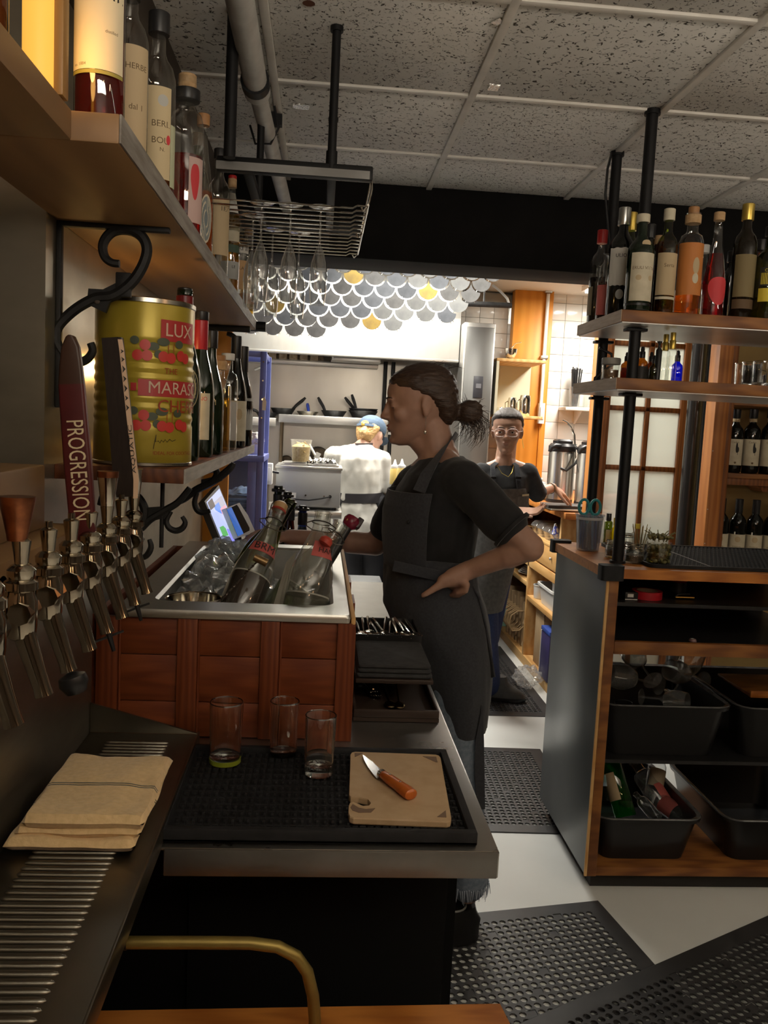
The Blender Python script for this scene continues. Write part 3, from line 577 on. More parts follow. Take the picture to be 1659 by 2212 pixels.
# ---- airpots, teapot and strainer on the station top
urn_m = mat('brushed_urn_steel', (.72, .70, .66), (.62, .60, .56), rough=.25, metal=1, scale=5, stretch=(6, 6, .3))
for i, (x, y, lbl) in enumerate(((1.487, 5.20, 'left brushed steel airpot coffee urn with black pump lid'), (1.625, 5.06, 'right brushed steel airpot coffee urn behind the black post'))):
    z = 1.071; j = thing('airpot', lbl, 'coffee urn', (x, y, z), 0, 'steel airpots')
    P('body', urn_m, j).lathe([(.075, 0), (.080, .006), (.080, .30), (.076, .318), (0, .318)], 32, (x, y, z)).done()
    P('base_ring', blackp, j).lathe([(.081, 0), (.082, .012), (.081, .02)], 32, (x, y, z), cap0=False, cap1=False).done()
    P('collar', blackp, j).lathe([(.079, .312), (.084, .320), (.084, .345), (.07, .362), (0, .365)], 32, (x, y, z)).done()
    P('pump_lid', blackp, j).loft([rect_ring(x-.05+e, x+.05-e, y-.06+e, y+.06-e, z+zz, .02) for zz, e in ((.355, 0), (.378, .0), (.388, .01))]).done()
    P('spout', blackp, j).tube([(x-.03, y-.06, z+.345), (x-.075, y-.095, z+.347), (x-.098, y-.10, z+.335), (x-.105, y-.10, z+.31)], [.016, .015, .014, .011], 10).done()
    P('carry_handle', blackp, j).tube([(x+.085, y, z+.345), (x+.10, y-.06, z+.31), (x+.06, y-.105, z+.25), (x-.0, y-.115, z+.20), (x-.03, y-.10, z+.215)], .008, 8, flat=(0, 0, 1)).done()
q = aty(1170, 1035, 5.35); x, y, z = q.x, 5.35, 1.071
j = thing('white_teapot', 'white china teapot left of the coffee urns', 'teapot', (x, y, z)); ch = mat('white_china', (.78, .77, .72), rough=.12, coat=.4)
P('body', ch, j).lathe([(.04, 0), (.055, .02), (.062, .05), (.055, .08), (.035, .098), (0, .10)], 26, (x, y, z)).done(); P('lid', ch, j).lathe([(.036, .097), (.03, .108), (.008, .113), (.006, .12), (.011, .126), (.008, .134), (0, .136)], 20, (x, y, z)).done()
P('spout', ch, j).tube([(x+.05, y-.01, z+.035), (x+.075, y-.02, z+.06), (x+.085, y-.025, z+.09)], [.016, .011, .007], 10).done(); P('handle', ch, j).tube([(x-.05, y, z+.08), (x-.085, y, z+.085), (x-.092, y, z+.055), (x-.058, y, z+.03)], .007, 8).done()
j = thing('milk_whisk', 'small silver ladle handle sticking up behind the airpots', 'ladle', (1.56, 5.3, 1.40)); P('handle', chrome, j).tube([aty(1216, 908, 5.3), aty(1224, 912, 5.3), aty(1233, 922, 5.3), aty(1241, 940, 5.3), aty(1243, 990, 5.3)], .006, 8).done()
jj = cyl_thing('steel_cup', 'steel cup of straws standing behind the airpots', 'cup', 1.585, 5.36, 1.071, .035, .36, glass('grey_cup_glass', (.8, .85, .85), .05, 1, .1)); 
# ---- small white wall shelf with a cup of black straws
q = aty(1222, 882, 6.2); zs2 = q.z; xs2 = q.x
t = thing('wall_ledge', 'small white wall ledge on the tiles above the coffee urns', 'shelf', (xs2+.2, 6.3, zs2))
P('board', whitepaint, t).box(xs2, xs2+.45, 6.20, 6.393, zs2-.012, zs2+.012, c=.005).done(); P('bracket', whitepaint, t).prism([(6.393, zs2-.11), (6.393, zs2-.012), (6.23, zs2-.012)], xs2+.12, xs2+.135, 'yz').done()
q = aty(1241, 866, 6.28); x, y, z = q.x, 6.28, zs2+.0125
t = thing('straw_cup', 'clear plastic cup full of black straws on the white wall ledge', 'cup', (x, y, z)); P('cup', clearp, t).lathe([(.034, 0), (.036, .003), (.044, .15), (.042, .15), (.033, .006), (0, .005)], 22, (x, y, z)).done()
for i in range(14):
    a = i*2.4; r = .004+.020*math.sqrt(i/14)
    P('straw', blackp, t).cyl((x+r*.7*math.cos(a), y+r*.7*math.sin(a), z+.006), (x+r*1.7*math.cos(a), y+r*1.5*math.sin(a), z+.285+rnd.uniform(-.01, .01)), .005, n=6).done()
cyl_thing('water_glass', 'empty clear glass right of the straw cup on the wall ledge', 'glass', x+.10, y, z, .036, .13, clear)
# ---- squeeze bottles by the cook
for i, (px_, s) in enumerate(((866, 'white capped squeeze bottle of yellow sauce by the cook'), (851, 'rear squeeze bottle of yellow oil, half hidden by the cook'))):
    q = aty(px_, 1046, 5.1+.12*i); x, y, z = q.x, q.y, q.z; j = thing('squeeze_bottle', s, 'bottle', (x, y, z), 0, 'squeeze bottles')
    P('body', mat('yellow_sauce', (.80, .62, .22), rough=.3, sss=.0), j).lathe([(.026, 0), (.028, .004), (.028, .085), (.022, .10), (0, .10)], 20, (x, y, z)).done(); P('cap', white, j).lathe([(.024, .099), (.024, .112), (.012, .122), (.004, .152), (0, .152)], 18, (x, y, z)).done()
q = aty(866, 1046, 5.1)
t = thing('side_counter', 'stainless counter edge right of the cook holding squeeze bottles', 'counter', (.6, 5.4, 0)); P('top', steel, t).box(.47, .90, 4.98, 5.72, q.z-.035, q.z-.001, c=.004).done(); P('front', steel_w, t).box(.47, .89, 5.0, 5.72, .0, q.z-.035, c=.004).done()
j = thing('steel_bowl', 'small steel bowl at the edge of the side counter', 'bowl', (.50, 5.06, q.z)); P('bowl', chrome, j).lathe([(.02, 0), (.035, .015), (.045, .035), (.043, .035), (.02, .004), (0, .004)], 22, (.497, 5.05, q.z)).done(); P('rim', chrome, j).lathe([(.044, .033), (.047, .036), (.043, .037)], 22, (.497, 5.05, q.z), cap0=False, cap1=False).done()
# stacked dishes behind the woman in glasses
for i in range(5):
    p = (1.02+.004*i, 5.62, 1.12+i*.014) ; j = thing('white_saucer', f'white saucer in the stack behind the woman in glasses, {["lowest", "second", "third", "fourth", "topmost"][i]}', 'plate', p, 0, 'stacked saucers'); P('plate', ch, j).lathe([(.035, 0), (.065, .012), (.07, .016), (.068, .017), (.03, .004), (0, .004)], 22, p).done()
t = thing('dish_counter', 'steel dish counter behind the woman in glasses', 'counter', (1.02, 5.6, 0)); P('top', steel, t).box(.905, 1.30, 5.48, 5.72, 1.085, 1.118, c=.004).done(); P('front', steel_w, t).box(.91, 1.13, 5.5, 5.72, 0, 1.085).done()
# ================================================================ bottles and lettering
FCACHE = {}
def text_geo(s, size, res=3, stretch=1.0, font_bold=False):
    k = (s, res)
    if k not in FCACHE:
        cu = bpy.data.curves.new('lettering', 'FONT'); cu.body = s; cu.size = 1.0; cu.resolution_u = res; cu.align_x = 'CENTER'; cu.align_y = 'CENTER'
        o = bpy.data.objects.new('lettering', cu); COL.objects.link(o)
        dg = bpy.context.evaluated_depsgraph_get(); me = bpy.data.meshes.new_from_object(o.evaluated_get(dg))
        vs = [v.co.copy() for v in me.vertices]; fs = [list(p.vertices) for p in me.polygons]
        bpy.data.objects.remove(o); bpy.data.meshes.remove(me); FCACHE[k] = (vs, fs)
    vs, fs = FCACHE[k]
    return [V((v.x*size*stretch, v.y*size, 0)) for v in vs], fs
def ctext(parent, s, r, z, size, m, ang=0., rot=0., c=(0, 0, 0), stretch=1., local=True, off=.0008, name='lettering'):
    """lettering wrapped on a cylinder of radius r about c, facing -Y when ang = 0"""
    vs, fs = text_geo(s, size, stretch=stretch); cr, sr = math.cos(rot), math.sin(rot); out = []
    for v in vs:
        x, y = v.x*cr-v.y*sr, v.x*sr+v.y*cr; a = ang+x/r
        out.append(V((c[0]+(r+off)*math.sin(a), c[1]-(r+off)*math.cos(a), c[2]+z+y)))
    q = P(name, m, parent, local); q.add(out, fs); return q.done(smooth=False)
def ftext(parent, s, size, m, T, local=False, stretch=1., name='lettering'):
    """flat lettering in the local XY plane of T"""
    vs, fs = text_geo(s, size, stretch=stretch); q = P(name, m, parent, local); q.add([T @ v for v in vs], fs); return q.done(smooth=False)
PROF = {
 'bord': [(.9, 0), (1, .02), (1, .62), (.95, .675), (.72, .725), (.46, .765), (.37, .80), (.36, .95), (.42, .955), (.42, .985), (.37, 1)],
 'burg': [(.9, 0), (1, .02), (1, .44), (.94, .51), (.74, .61), (.5, .71), (.39, .79), (.36, .95), (.42, .955), (.42, .985), (.37, 1)],
 'spirit': [(.92, 0), (1, .015), (1, .62), (.97, .67), (.80, .725), (.50, .765), (.40, .80), (.37, .95), (.44, .955), (.44, .99), (.38, 1)],
 'stubby': [(.92, 0), (1, .02), (1, .66), (.98, .72), (.82, .78), (.52, .805), (.46, .83), (.46, .96), (.56, .965), (.56, 1), (.48, 1)],
 'cone': [(.94, 0), (1, .02), (1, .34), (.93, .42), (.76, .55), (.55, .68), (.43, .78), (.37, .86), (.36, .95), (.43, .96), (.43, .99), (.37, 1)],
 'dropper': [(.92, 0), (1, .03), (1, .62), (.9, .72), (.5, .80), (.45, .84), (.45, .98), (.5, 1), (.4, 1)],
 'tube': [(.95, 0), (1, .02), (1, .88), (.85, .93), (.5, .96), (.5, 1), (.45, 1)],
 'round': [(.6, 0), (.75, .02), (.97, .18), (1, .30), (.93, .45), (.70, .58), (.42, .68), (.36, .74), (.34, .95), (.42, .96), (.42, 1)],
}
def rad(kind, z):
    pr = PROF[kind]
    for (r0_, z0), (r1_, z1) in zip(pr, pr[1:]):
        if z0 <= z <= z1: return r0_+(r1_-r0_)*(z-z0)/max(z1-z0, 1e-6)
    return pr[-1][0]
def patch(q, R, z0, z1, a0, a1, off=.0007, n=18, wav=0, rt=None):
    vs = []; fs = []
    for i in range(n+1):
        a = a0+(a1-a0)*i/n; r = R+off; rr = (rt or R)+off
        zz0, zz1 = z0, z1
        if wav: zz0 += wav*math.sin(i*1.7); zz1 += wav*math.sin(i*1.1+1)
        vs += [V((r*math.sin(a), -r*math.cos(a), zz0)), V((rr*math.sin(a), -rr*math.cos(a), zz1))]
    for i in range(n): fs.append((2*i, 2*i+2, 2*i+3, 2*i+1))
    q.add(vs, fs)
def oval(q, R, zc, rz_, ra, ang=0, off=.0009, n=26, bump=0):
    vs = [V(((R+off)*math.sin(ang), -(R+off)*math.cos(ang), zc))]
    K = 3
    for k in range(1, K+1):
        for i in range(n):
            t = 2*PI*i/n; w_ = 1+bump*math.sin(3*t); a = ang+ra*k/K*math.cos(t)*w_
            vs.append(V(((R+off)*math.sin(a), -(R+off)*math.cos(a), zc+rz_*k/K*math.sin(t)*w_)))
    fs = [(0, 1+i, 1+(i+1) % n) for i in range(n)]
    for k in range(K-1):
        for i in range(n): fs.append((1+k*n+i, 1+(k+1)*n+i, 1+(k+1)*n+(i+1) % n, 1+k*n+(i+1) % n))
    q.add(vs, fs)
def bottle(label, loc, R, H, kind, gm, liq=None, labels=(), cap=None, texts=(), ovals=(), group=None, rz=0., name='bottle', cat='bottle', foil_cap=None, tilt=None, n=28):
    t = thing(name, label, cat, loc, rz, group)
    pr = [(r*R, z*H) for r, z in PROF[kind]]
    P('glass_body', gm, t, True).lathe(pr+[(pr[-1][0]*.8, H), (pr[-1][0]*.8, H*.93)], n, cap1=False).done()
    if liq:
        lv, lm = liq; ip = [(max(r*R-.0022, .001), max(z*H, .004)) for r, z in PROF[kind] if z < lv]; ip.append((rad(kind, lv)*R-.0022, lv*H))
        P('liquid', lm, t, True).lathe(ip, n).done()
    for lb in labels:
        z0, z1, m_, a0, a1 = lb[:5]; q = P('paper_label', m_, t, True); patch(q, rad(kind, z0)*R, z0*H, z1*H, a0, a1, rt=rad(kind, z1)*R, wav=lb[5] if len(lb) > 5 else 0); q.done()
    for zc, rz_, ra, m_, ang, bp in ovals: q = P('round_label', m_, t, True); oval(q, rad(kind, zc)*R, zc*H, rz_*H, ra, ang, bump=bp); q.done()
    if cap:
        for z0, z1, rr, m_, nm in cap: P(nm, m_, t, True).lathe([(rr*R, z0*H), (rr*R*1.02, z0*H+.001), (rr*R*1.02, z1*H-.0015), (rr*R*.93, z1*H), (0, z1*H)], n, cap0=True).done()
    for tx in texts:
        s, z, size, m_ = tx[:4]; ang = tx[4] if len(tx) > 4 else 0; rot = tx[5] if len(tx) > 5 else 0
        ctext(t, s, rad(kind, z)*R, z*H, size, m_, ang, rot)
    if tilt: t.rotation_euler = tilt
    return t
# glass and liquids
g_clear = clear; g_green = mat('dark_green_glass', (.006, .014, .006), rough=.06, spec=.7); g_black = mat('black_wine_glass', (.004, .005, .004), rough=.07, spec=.7); g_brown = glass('brown_glass', (.30, .12, .03))
g_olive = glass('olive_glass', (.34, .40, .08)); g_emer = glass('emerald_glass', (.10, .72, .16), .03, 1.6, .10, (.03, .5, .08)); g_blue = glass('cobalt_glass', (.02, .05, .75)); g_amber = glass('amber_dropper_glass', (.42, .20, .03))
l_red = glass('red_aperitif', (.85, .05, .02), .05, .2, .12, (.55, .02, .01)); l_amber = glass('amber_spirit', (.88, .42, .07), .05, .2, .10, (.6, .25, .03)); l_whisky = glass('dark_whisky', (.55, .13, .03), .05, .2, .10, (.25, .05, .01)); l_gold = glass('golden_spirit', (.92, .68, .22), .05, .2, .10, (.65, .42, .08)); l_clear = glass('clear_spirit', (.97, .97, .95), .05, .1); l_black = mat('black_liqueur', (.006, .003, .003), rough=.2); l_orange = glass('orange_spirit', (.95, .38, .05), .05, .2, .2, (.8, .28, .03)); l_yel = glass('yellow_liqueur', (.85, .72, .05), .05, .2, .15, (.6, .5, .04)); l_pink = glass('ruby_cordial', (.75, .03, .10), .05, .2, .10, (.4, .01, .03))
cork = mat('natural_cork', (.46, .29, .14), (.56, .37, .20), rough=.85, scale=90); corkd = mat('stopper_wood', (.40, .20, .08), rough=.5); goldf = mat('gold_foil_cap', (.62, .45, .10), rough=.3, metal=.8); silverf = mat('silver_foil_cap', (.50, .50, .48), rough=.28, metal=.9); redc = mat('red_cap', (.45, .02, .02), rough=.4); blackc = blackp
tan = mat('tan_label', (.52, .40, .24), rough=.7); orangel = mat('orange_label', (.55, .20, .05), rough=.6); redl = mat('red_label', (.62, .05, .06), rough=.6); yellowl = mat('yellow_label', (.70, .55, .05), rough=.6); greyl = mat('grey_label', (.50, .50, .47), rough=.7); pinkl = mat('rose_label', (.62, .16, .14), rough=.6); greenl = mat('dark_green_label', (.06, .10, .07), rough=.6)
# ================================================================ right-hand bar cabinet
CX, CY = .922, 2.62
slate = mat('slate_laminate', (.085, .095, .10), (.105, .112, .112), rough=.33, scale=7, rvar=.06)
t = thing('bar_cabinet', 'open bar cabinet with slate laminate side and wooden face frame at right', 'cabinet', (1.3, 2.9, 0))
P('side_panel', slate, t).box(CX+.004, CX+.024, CY+.004, 3.215, .055, 1.048, c=.002).done()
P('panel_edge', ply, t).box(CX, CX+.0085, CY-.003, CY+.004, .055, 1.048).done()
P('face_stile', wood_x, t).box(CX+.0085, CX+.040, CY-.004, CY+.022, .055, 1.048, c=.002).done()
P('worktop', oak, t).loft([[V((x, y, z)) for x, y in ((CX-.012, CY-.006), (1.78, CY-.006), (1.78, 3.225), (CX-.012, 3.225))] for z in (1.049, 1.080)]).done()
P('plinth', mat('black_plinth', (.02, .018, .016), rough=.7), t).box(CX+.035, 1.76, CY+.035, 3.17, 0, .056).done()
P('bottom_board', wood_x, t).box(CX+.025, 1.76, CY-.002, 3.20, .056, .086, c=.002).done()
a = aty(1400, 1388, CY).z; c = aty(1400, 1415, CY).z
P('middle_rail', wood_x, t).box(CX+.041, 1.76, CY-.002, CY+.02, c, a, c=.002).done(); P('middle_board', blackp, t).box(CX+.025, 1.76, CY+.02, 3.20, c+.006, a-.003).done()
P('inner_shelf', blackp, t).box(CX+.025, 1.76, CY+.075, 3.19, .945, .957).done()
zsh = aty(1400, 1642, CY+.04).z
P('tub_shelf', blackp, t).box(CX+.025, 1.76, CY+.04, 3.18, zsh-.012, zsh).done()
P('back_panel', blackp, t).box(CX+.025, 1.76, 3.19, 3.202, .84, 1.045).done()
P('back_rail', wood_x, t).box(CX+.025, 1.76, 3.185, 3.20, .70, .80).done()
for nm, xx, yy in (('corner_guard', CX-.012, CY-.006), ('corner_guard', CX-.012, 3.225)):
    sy = 1 if yy < 3 else -1
    P(nm, rubber, t).loft([rect_ring(xx-.010, xx+.065, min(yy-.010*sy, yy+.042*sy), max(yy-.010*sy, yy+.042*sy), z, .012) for z in (1.042, 1.046, 1.084, 1.090)]).done()
# posts with flanges, wooden shelves
zu0, zu1 = aty(1343.5, 696, CY).z, aty(1343.5, 668, CY).z; zl0, zl1 = aty(1331, 842, CY).z, aty(1331, 815, CY).z
yb = atz(1243, 727, zu0).y
galv = mat('galvanised_underside', (.62, .63, .63), (.50, .51, .51), rough=.35, metal=.6, scale=5)
PX = aty(1366, 800, 2.735).x; PX2 = aty(1291, 900, 3.15).x
for i, (y, s) in enumerate(((2.735, 'front black steel post holding the bottle shelves at the cabinet corner'), (3.15, 'rear black steel post with a cable, holding the bottle shelves'))):
    p = thing('shelf_post', s, 'post', (PX if i == 0 else PX2, y, 1.081), 0, 'black shelf posts'); x = PX if i == 0 else PX2
    P('pole', blackm, p).cyl((x, y, 1.081), (x, y, CZ+.003), .0185, n=20).done()
    for z in (zl0-.006, zu0-.006): P('flange', blackm, p).box(x-.034, x+.034, y-.02, y+.02, z-.006, z+.004, c=.002).done()
    P('collar', blackm, p).cyl((x, y, CZ-.012), (x, y, CZ+.003), .025).done(); P('foot', blackm, p).cyl((x, y, 1.081), (x, y, 1.089), .026).done()
    if i: P('cable', blackp, p).tube([(x-.022, y-.005, CZ), (x-.034, y-.008, CZ-.06), (x-.036, y-.01, CZ-.15), (x-.018, y-.012, CZ-.26), (x-.006, y-.02, CZ-.34), (x-.016, y-.02, CZ-.5)], .0045, 6).done()
    if i: P('cable_loop', blackp, p).tube([(x-.02, y-.02, zu0-.03), (x+.026, y-.025, zu0-.05), (x+.032, y-.025, zu0-.09), (x+.0, y-.025, zu0-.115), (x-.028, y-.022, zu0-.14), (x-.034, y-.02, zu0-.19), (x-.022, y-.02, zu0-.21)], .005, 6).done()
def shelf(label, z0, z1, y1):
    s = thing('bottle_shelf', label, 'shelf', (1.3, 2.8, z0), 0, 'post-hung wooden shelves')
    P('board', wood_x, s).box(CX-.016, 1.78, CY, y1, z0+.003, z1, c=.002).done(); P('underside_plate', galv, s).box(CX-.012, 1.77, CY+.004, y1-.004, z0, z0+.003).done(); P('end_edge', mat('pale_end_grain', (.42, .29, .18), (.50, .36, .24), rough=.6, scale=60, stretch=(1, .2, 2)), s).box(CX-.018, CX-.016, CY+.001, y1-.001, z0+.003, z1).done()
    return s
shelf('upper wooden shelf hung on black posts, full of liqueur bottles', zu0, zu1, yb)
shelf('lower wooden shelf hung on black posts, with dropper bottles and tumblers', zl0, zl1, yb)
def on(px_, py_, z): p = atz(px_, py_, z); return (p.x, p.y, z)
zt = zu1+.0008
B = 'liqueur bottles on the upper right shelf'
def hgt(pytop, p, px_): return aty(px_, pytop, p[1]).z-p[2]
def atb(px_, pyb, Y, z): p = aty(px_, pyb, Y); return (p.x, Y, z)
p = atb(1375, 664, 2.665, zt); H = hgt(466, p, 1380)
bottle('dark green vermouth bottle with large cream label at the shelf corner', p, .040, H, 'bord', g_green, None, [(.10, .60, cream, -1.15, 1.15), (.01, .08, blackp, -2, 2)], [(.93, 1.015, .50, cream, 'cap')], [('ERULI VITTAE', .44, .0135, mat('brown_ink', (.14, .09, .04), rough=.7))], [(.69, .045, .40, tan, 0, .06), (.34, .028, .22, tan, -.5, 0), (.34, .028, .22, tan, .5, 0)], B, .12)
p = atb(1430, 668, 2.70, zt); H = hgt(453, p, 1434)
bottle('golden liqueur bottle with pale capsule and cream lettered label', p, .033, H, 'spirit', g_olive, (.70, l_amber), [(.18, .58, tan, -1.2, 1.2), (.14, .165, cream, -1.2, 1.2)], [(.90, 1.01, .52, cream, 'cap')], [('Serta', .46, .016, MATS['brown_ink'])], (), B)
p = atb(1481, 673, 2.71, zt); H = hgt(458, p, 1488)
bottle('clear round-shouldered bottle with orange label, orange spirit and wooden stopper', p, .039, H*.99, 'stubby', g_clear, (.22, l_orange), [(.20, .70, orangel, -1.5, 1.5)], [(.98, 1.06, .42, corkd, 'stopper'), (.90, .985, .62, cork, 'neck_band')], (), [(.48, .08, .28, tan, .15, 0), (.36, .05, .26, cream, .15, 0)], B)
p = atb(1536, 680, 2.72, zt); H = hgt(465, p, 1544)
bottle('ruby red cordial bottle with a round red seal label and cork', p, .035, H, 'cone', g_clear, (.63, l_pink), (), [(.95, 1.03, .48, cork, 'cork')], (), [(.27, .135, 1.0, redl, .1, .08)], B)
p = atb(1596, 686, 2.74, zt); H = hgt(440, p, 1604)
bottle('dark brown amaro bottle with tall yellow cap and faded label', p, .037, H, 'spirit', mat('brown_black_glass', (.012, .008, .004), rough=.08), None, [(.20, .56, mat('faded_tan_label', (.22, .17, .08), rough=.7), -1.2, 1.2), (.10, .18, mat('faded_dark_label', (.13, .08, .04), rough=.7), -1.2, 1.2)], [(.86, 1.0, .50, goldf, 'cap')], (), (), B)
p = atb(1650, 692, 2.72, zt)
bottle('yellow-green liqueur bottle with yellow lettered label at the right edge', p, .041, .30, 'bord', g_olive, (.62, l_yel), [(.36, .56, mat('black_label', (.02, .02, .015), rough=.6), -1.1, 1.1), (.20, .34, yellowl, -1.1, 1.1), (.38, .50, yellowl, -1.0, 1.0)], [(.90, 1.0, .48, blackc, 'cap')], [('CHAR', .525, .013, yellowl, -.3)], (), B)
p = atb(1334, 670, 2.82, zt); H = hgt(450, p, 1362)
bottle('dark bottle with ragged white label and silver cap, behind the cream-label bottle', p, .040, H, 'bord', g_black, None, [(.28, .62, paperw, -1.4, .55, .0012)], [(.84, 1.0, .50, silverf, 'cap')], [('ULIO', .55, .016, ink, -.35)], [(.20, .045, .32, greyl, -.3, 0)], B)
p = atb(1350, 672, 3.0, zt); bottle('tall bottle with gold cap and coloured label, third from the shelf end', p, .036, hgt(458, p, 1346), 'spirit', g_olive, None, [(.15, .60, cream, -1.2, 1.2), (.46, .52, redl, -1.1, .3)], [(.84, 1.0, .5, goldf, 'cap')], (), [(.28, .06, .5, greenl, -.4, 0)], B)
p = atb(1303, 686, 2.905, zt); bottle('small bottle with coral red label next to the red-capped bottle', p, .027, .25, 'spirit', g_clear, (.5, l_whisky), [(.06, .46, pinkl, -1.6, 1.6)], [(.88, 1.0, .5, blackc, 'cap')], (), (), B)
p = atb(1288, 697, 3.06, zt); H = hgt(497, p, 1298)
bottle('clear bottle of black liqueur with bright red cap at the left shelf end', p, .036, H, 'spirit', g_clear, (.50, l_black), [(.10, .40, mat('back_label', (.35, .30, .2), rough=.7), -1.7, -.9)], [(.86, 1.0, .5, redc, 'cap')], (), (), B)
p = atb(1392, 660, 2.90, zt); bottle('dark bottle with black cap standing behind the vermouth', p, .036, .325, 'bord', g_black, None, (), [(.86, 1.0, .5, blackc, 'cap')], (), (), B)
p = atb(1412, 664, 2.90, zt); bottle('slim amber bottle in the back row behind the golden liqueur', p, .032, .29, 'spirit', g_brown, (.7, l_whisky), (), [(.9, 1.0, .5, cork, 'cap')], (), (), B)
p = atb(1510, 674, 2.90, zt); bottle('clear bottle with white cap in the back row beside the orange bottle', p, .034, .27, 'spirit', g_clear, (.3, l_gold), [(.2, .5, cream, -1.2, 1.2)], [(.9, 1.0, .5, white, 'cap')], (), (), B)
p = atb(1572, 680, 2.92, zt); bottle('black bottle in the back row between red cordial and amaro', p, .036, .26, 'bord', g_black, None, (), [(.86, 1.0, .5, blackc, 'cap')], (), (), B)
p = atb(1630, 688, 2.9, zt); bottle('rear amber bottle with white band near the right edge', p, .036, .30, 'spirit', g_brown, (.6, l_amber), [(.55, .62, cream, -1.2, 1.2)], [(.88, 1.0, .5, blackc, 'cap')], (), (), B)
# lower shelf
zt2 = zl1+.0008
p = atb(1318, 813, 2.80, zt2)
j = thing('lidded_jar', 'short glass jar with grey lid at the left of the lower shelf', 'jar', p)
P('glass', clear, j, True).lathe([(.027, 0), (.029, .003), (.029, .052), (.026, .056), (.024, .056), (.026, .05), (.026, .005), (0, .004)], 24).done(); P('lid', mat('grey_lid', (.30, .29, .26), rough=.5), j, True).lathe([(.030, .052), (.031, .054), (.031, .070), (.029, .073), (0, .073)], 24).done()
P('contents', mat('brown_spice', (.18, .10, .05), rough=.8), j, True).lathe([(.025, .006), (.0255, .034), (0, .036)], 18).done()
D = 'bitters dropper bottles'
def dropper(px_, top, R, gm, label, lab=None, Y=2.76, pyb=815):
    p = atb(px_, pyb, Y, zt2); H = hgt(top+17, p, px_); t = bottle(label, p, R, H, 'dropper', gm, (.55, l_whisky) if gm is g_amber else None, [(.1, .55, lab, -1.3, 1.3)] if lab else (), [(.86, 1.08, .46, blackc, 'cap')], (), (), D, name='dropper_bottle', n=18)
    P('rubber_bulb', rubber, t, True).lathe([(.3*R, H*1.08), (.34*R, H*1.15), (.26*R, H*1.24), (0, H*1.26)], 14).done()
dropper(1352, 756, .019, g_amber, 'amber dropper bottle with black bulb, first beside the grey-lid jar')
dropper(1384, 747, .020, g_amber, 'taller amber dropper bottle behind the front black post', mat('dark_label', (.05, .045, .04), rough=.6), 2.80)
dropper(1404, 757, .018, g_amber, 'dark dropper bottle with black label, third along the lower shelf', MATS['dark_label'], 2.84)
dropper(1411, 762, .016, glass('olive_dropper_glass', (.35, .36, .10)), 'small olive dropper bottle right of the dark dropper', None, 2.74, 817)
dropper(1461, 755, .019, g_blue, 'cobalt blue dropper bottle behind the gold-capped atomisers', None, 2.86, 812)
for i, (px_, top, Y) in enumerate(((1432, 722, 2.78), (1447, 718, 2.72))):
    p = atb(px_, 818, Y, zt2); H = hgt(top, p, px_)
    j = bottle('tall slim glass atomiser with gold cap, '+('left' if i == 0 else 'right')+' of the two', p, .0165, H*.70, 'tube', g_clear, (.75, l_clear), (), [(.95, 1.2, .62, goldf, 'cap'), (1.2, 1.43, .50, goldf, 'cap_top')], (), (), 'gold-capped atomisers', name='atomiser_bottle', n=18)
p = atb(1419, 817, 2.73, zt2); j = thing('black_vial', 'narrow black vial with flared stopper on the lower shelf', 'vial', p); P('body', blackp, j, True).lathe([(.009, 0), (.010, .1), (.004, .108), (.004, .118), (.009, .128), (0, .13)], 14).done(); P('foot', blackm, j, True).lathe([(.0115, 0), (.0115, .004), (.009, .006)], 14).done()
T_ = 'clear tumblers on the lower right shelf'
def tumbler(name, label, loc, r, h, m=realg, group=None, base=.012, taper=1.12, cat='glass', n=26):
    j = thing(name, label, cat, loc, 0, group)
    P('glass_wall', m, j, True).lathe([(r*.96, 0), (r, .003), (r*taper, h-.001), (r*taper-.0012, h), (r*taper-.0024, h-.001), (r-.002, base+.003), (0, base)], n).done()
    P('rim', clear, j, True).lathe([(r*taper-.0026, h-.002), (r*taper-.001, h+.0006), (r*taper+.0008, h-.002)], n, cap0=False, cap1=False).done()
    P('thick_base', clear, j, True).lathe([(r*.9, .001), (r*.92, base-.001), (0, base-.001)], n).done()
    return j
for i, (px_, Y, s) in enumerate(((1606, 2.86, 'first clear tumbler from the left on the lower shelf'), (1622, 2.80, 'second clear tumbler in the row on the lower shelf'), (1645, 2.74, 'nearest large clear tumbler at the right frame edge'), (1640, 2.95, 'back-row tumbler behind the nearest one'))):
    p = atb(px_, 823, Y, zt2); tumbler('tumbler', s, p, .030, .085, group=T_, taper=1.05)
# worktop items
zw = 1.0808
p = on(1269, 1188, zw)
j = thing('pen_tub', 'translucent plastic tub packed with blue pens on the cabinet corner', 'container', p)
deli = glass('deli_plastic', (.80, .83, .88), .12, .8, .16)
P('tub_wall', deli, j, True).lathe([(.038, 0), (.040, .003), (.049, .125), (.053, .126), (.053, .132), (.0475, .131), (.039, .005), (0, .004)], 28).done()
P('band', mat('milky_band', (.55, .56, .58), rough=.3), j, True).lathe([(.0478, .112), (.0486, .1125), (.0492, .122), (.0484, .122)], 28, cap0=False, cap1=False).done()
pc = [mat('blue_pen', (.03, .07, .24), rough=.35), mat('navy_pen', (.02, .025, .06), rough=.35), mat('black_pen', (.015, .015, .017), rough=.35), mat('light_blue_pen', (.12, .25, .45), rough=.35)]
penme = []
for m_ in pc: penme.append((MB().cyl((0, 0, 0), (0, 0, .105), .0042, n=8).mesh('pen_barrel', m_), MB().cyl((0, 0, .105), (0, 0, .118), .0036, n=8).mesh('pen_plug', m_)))
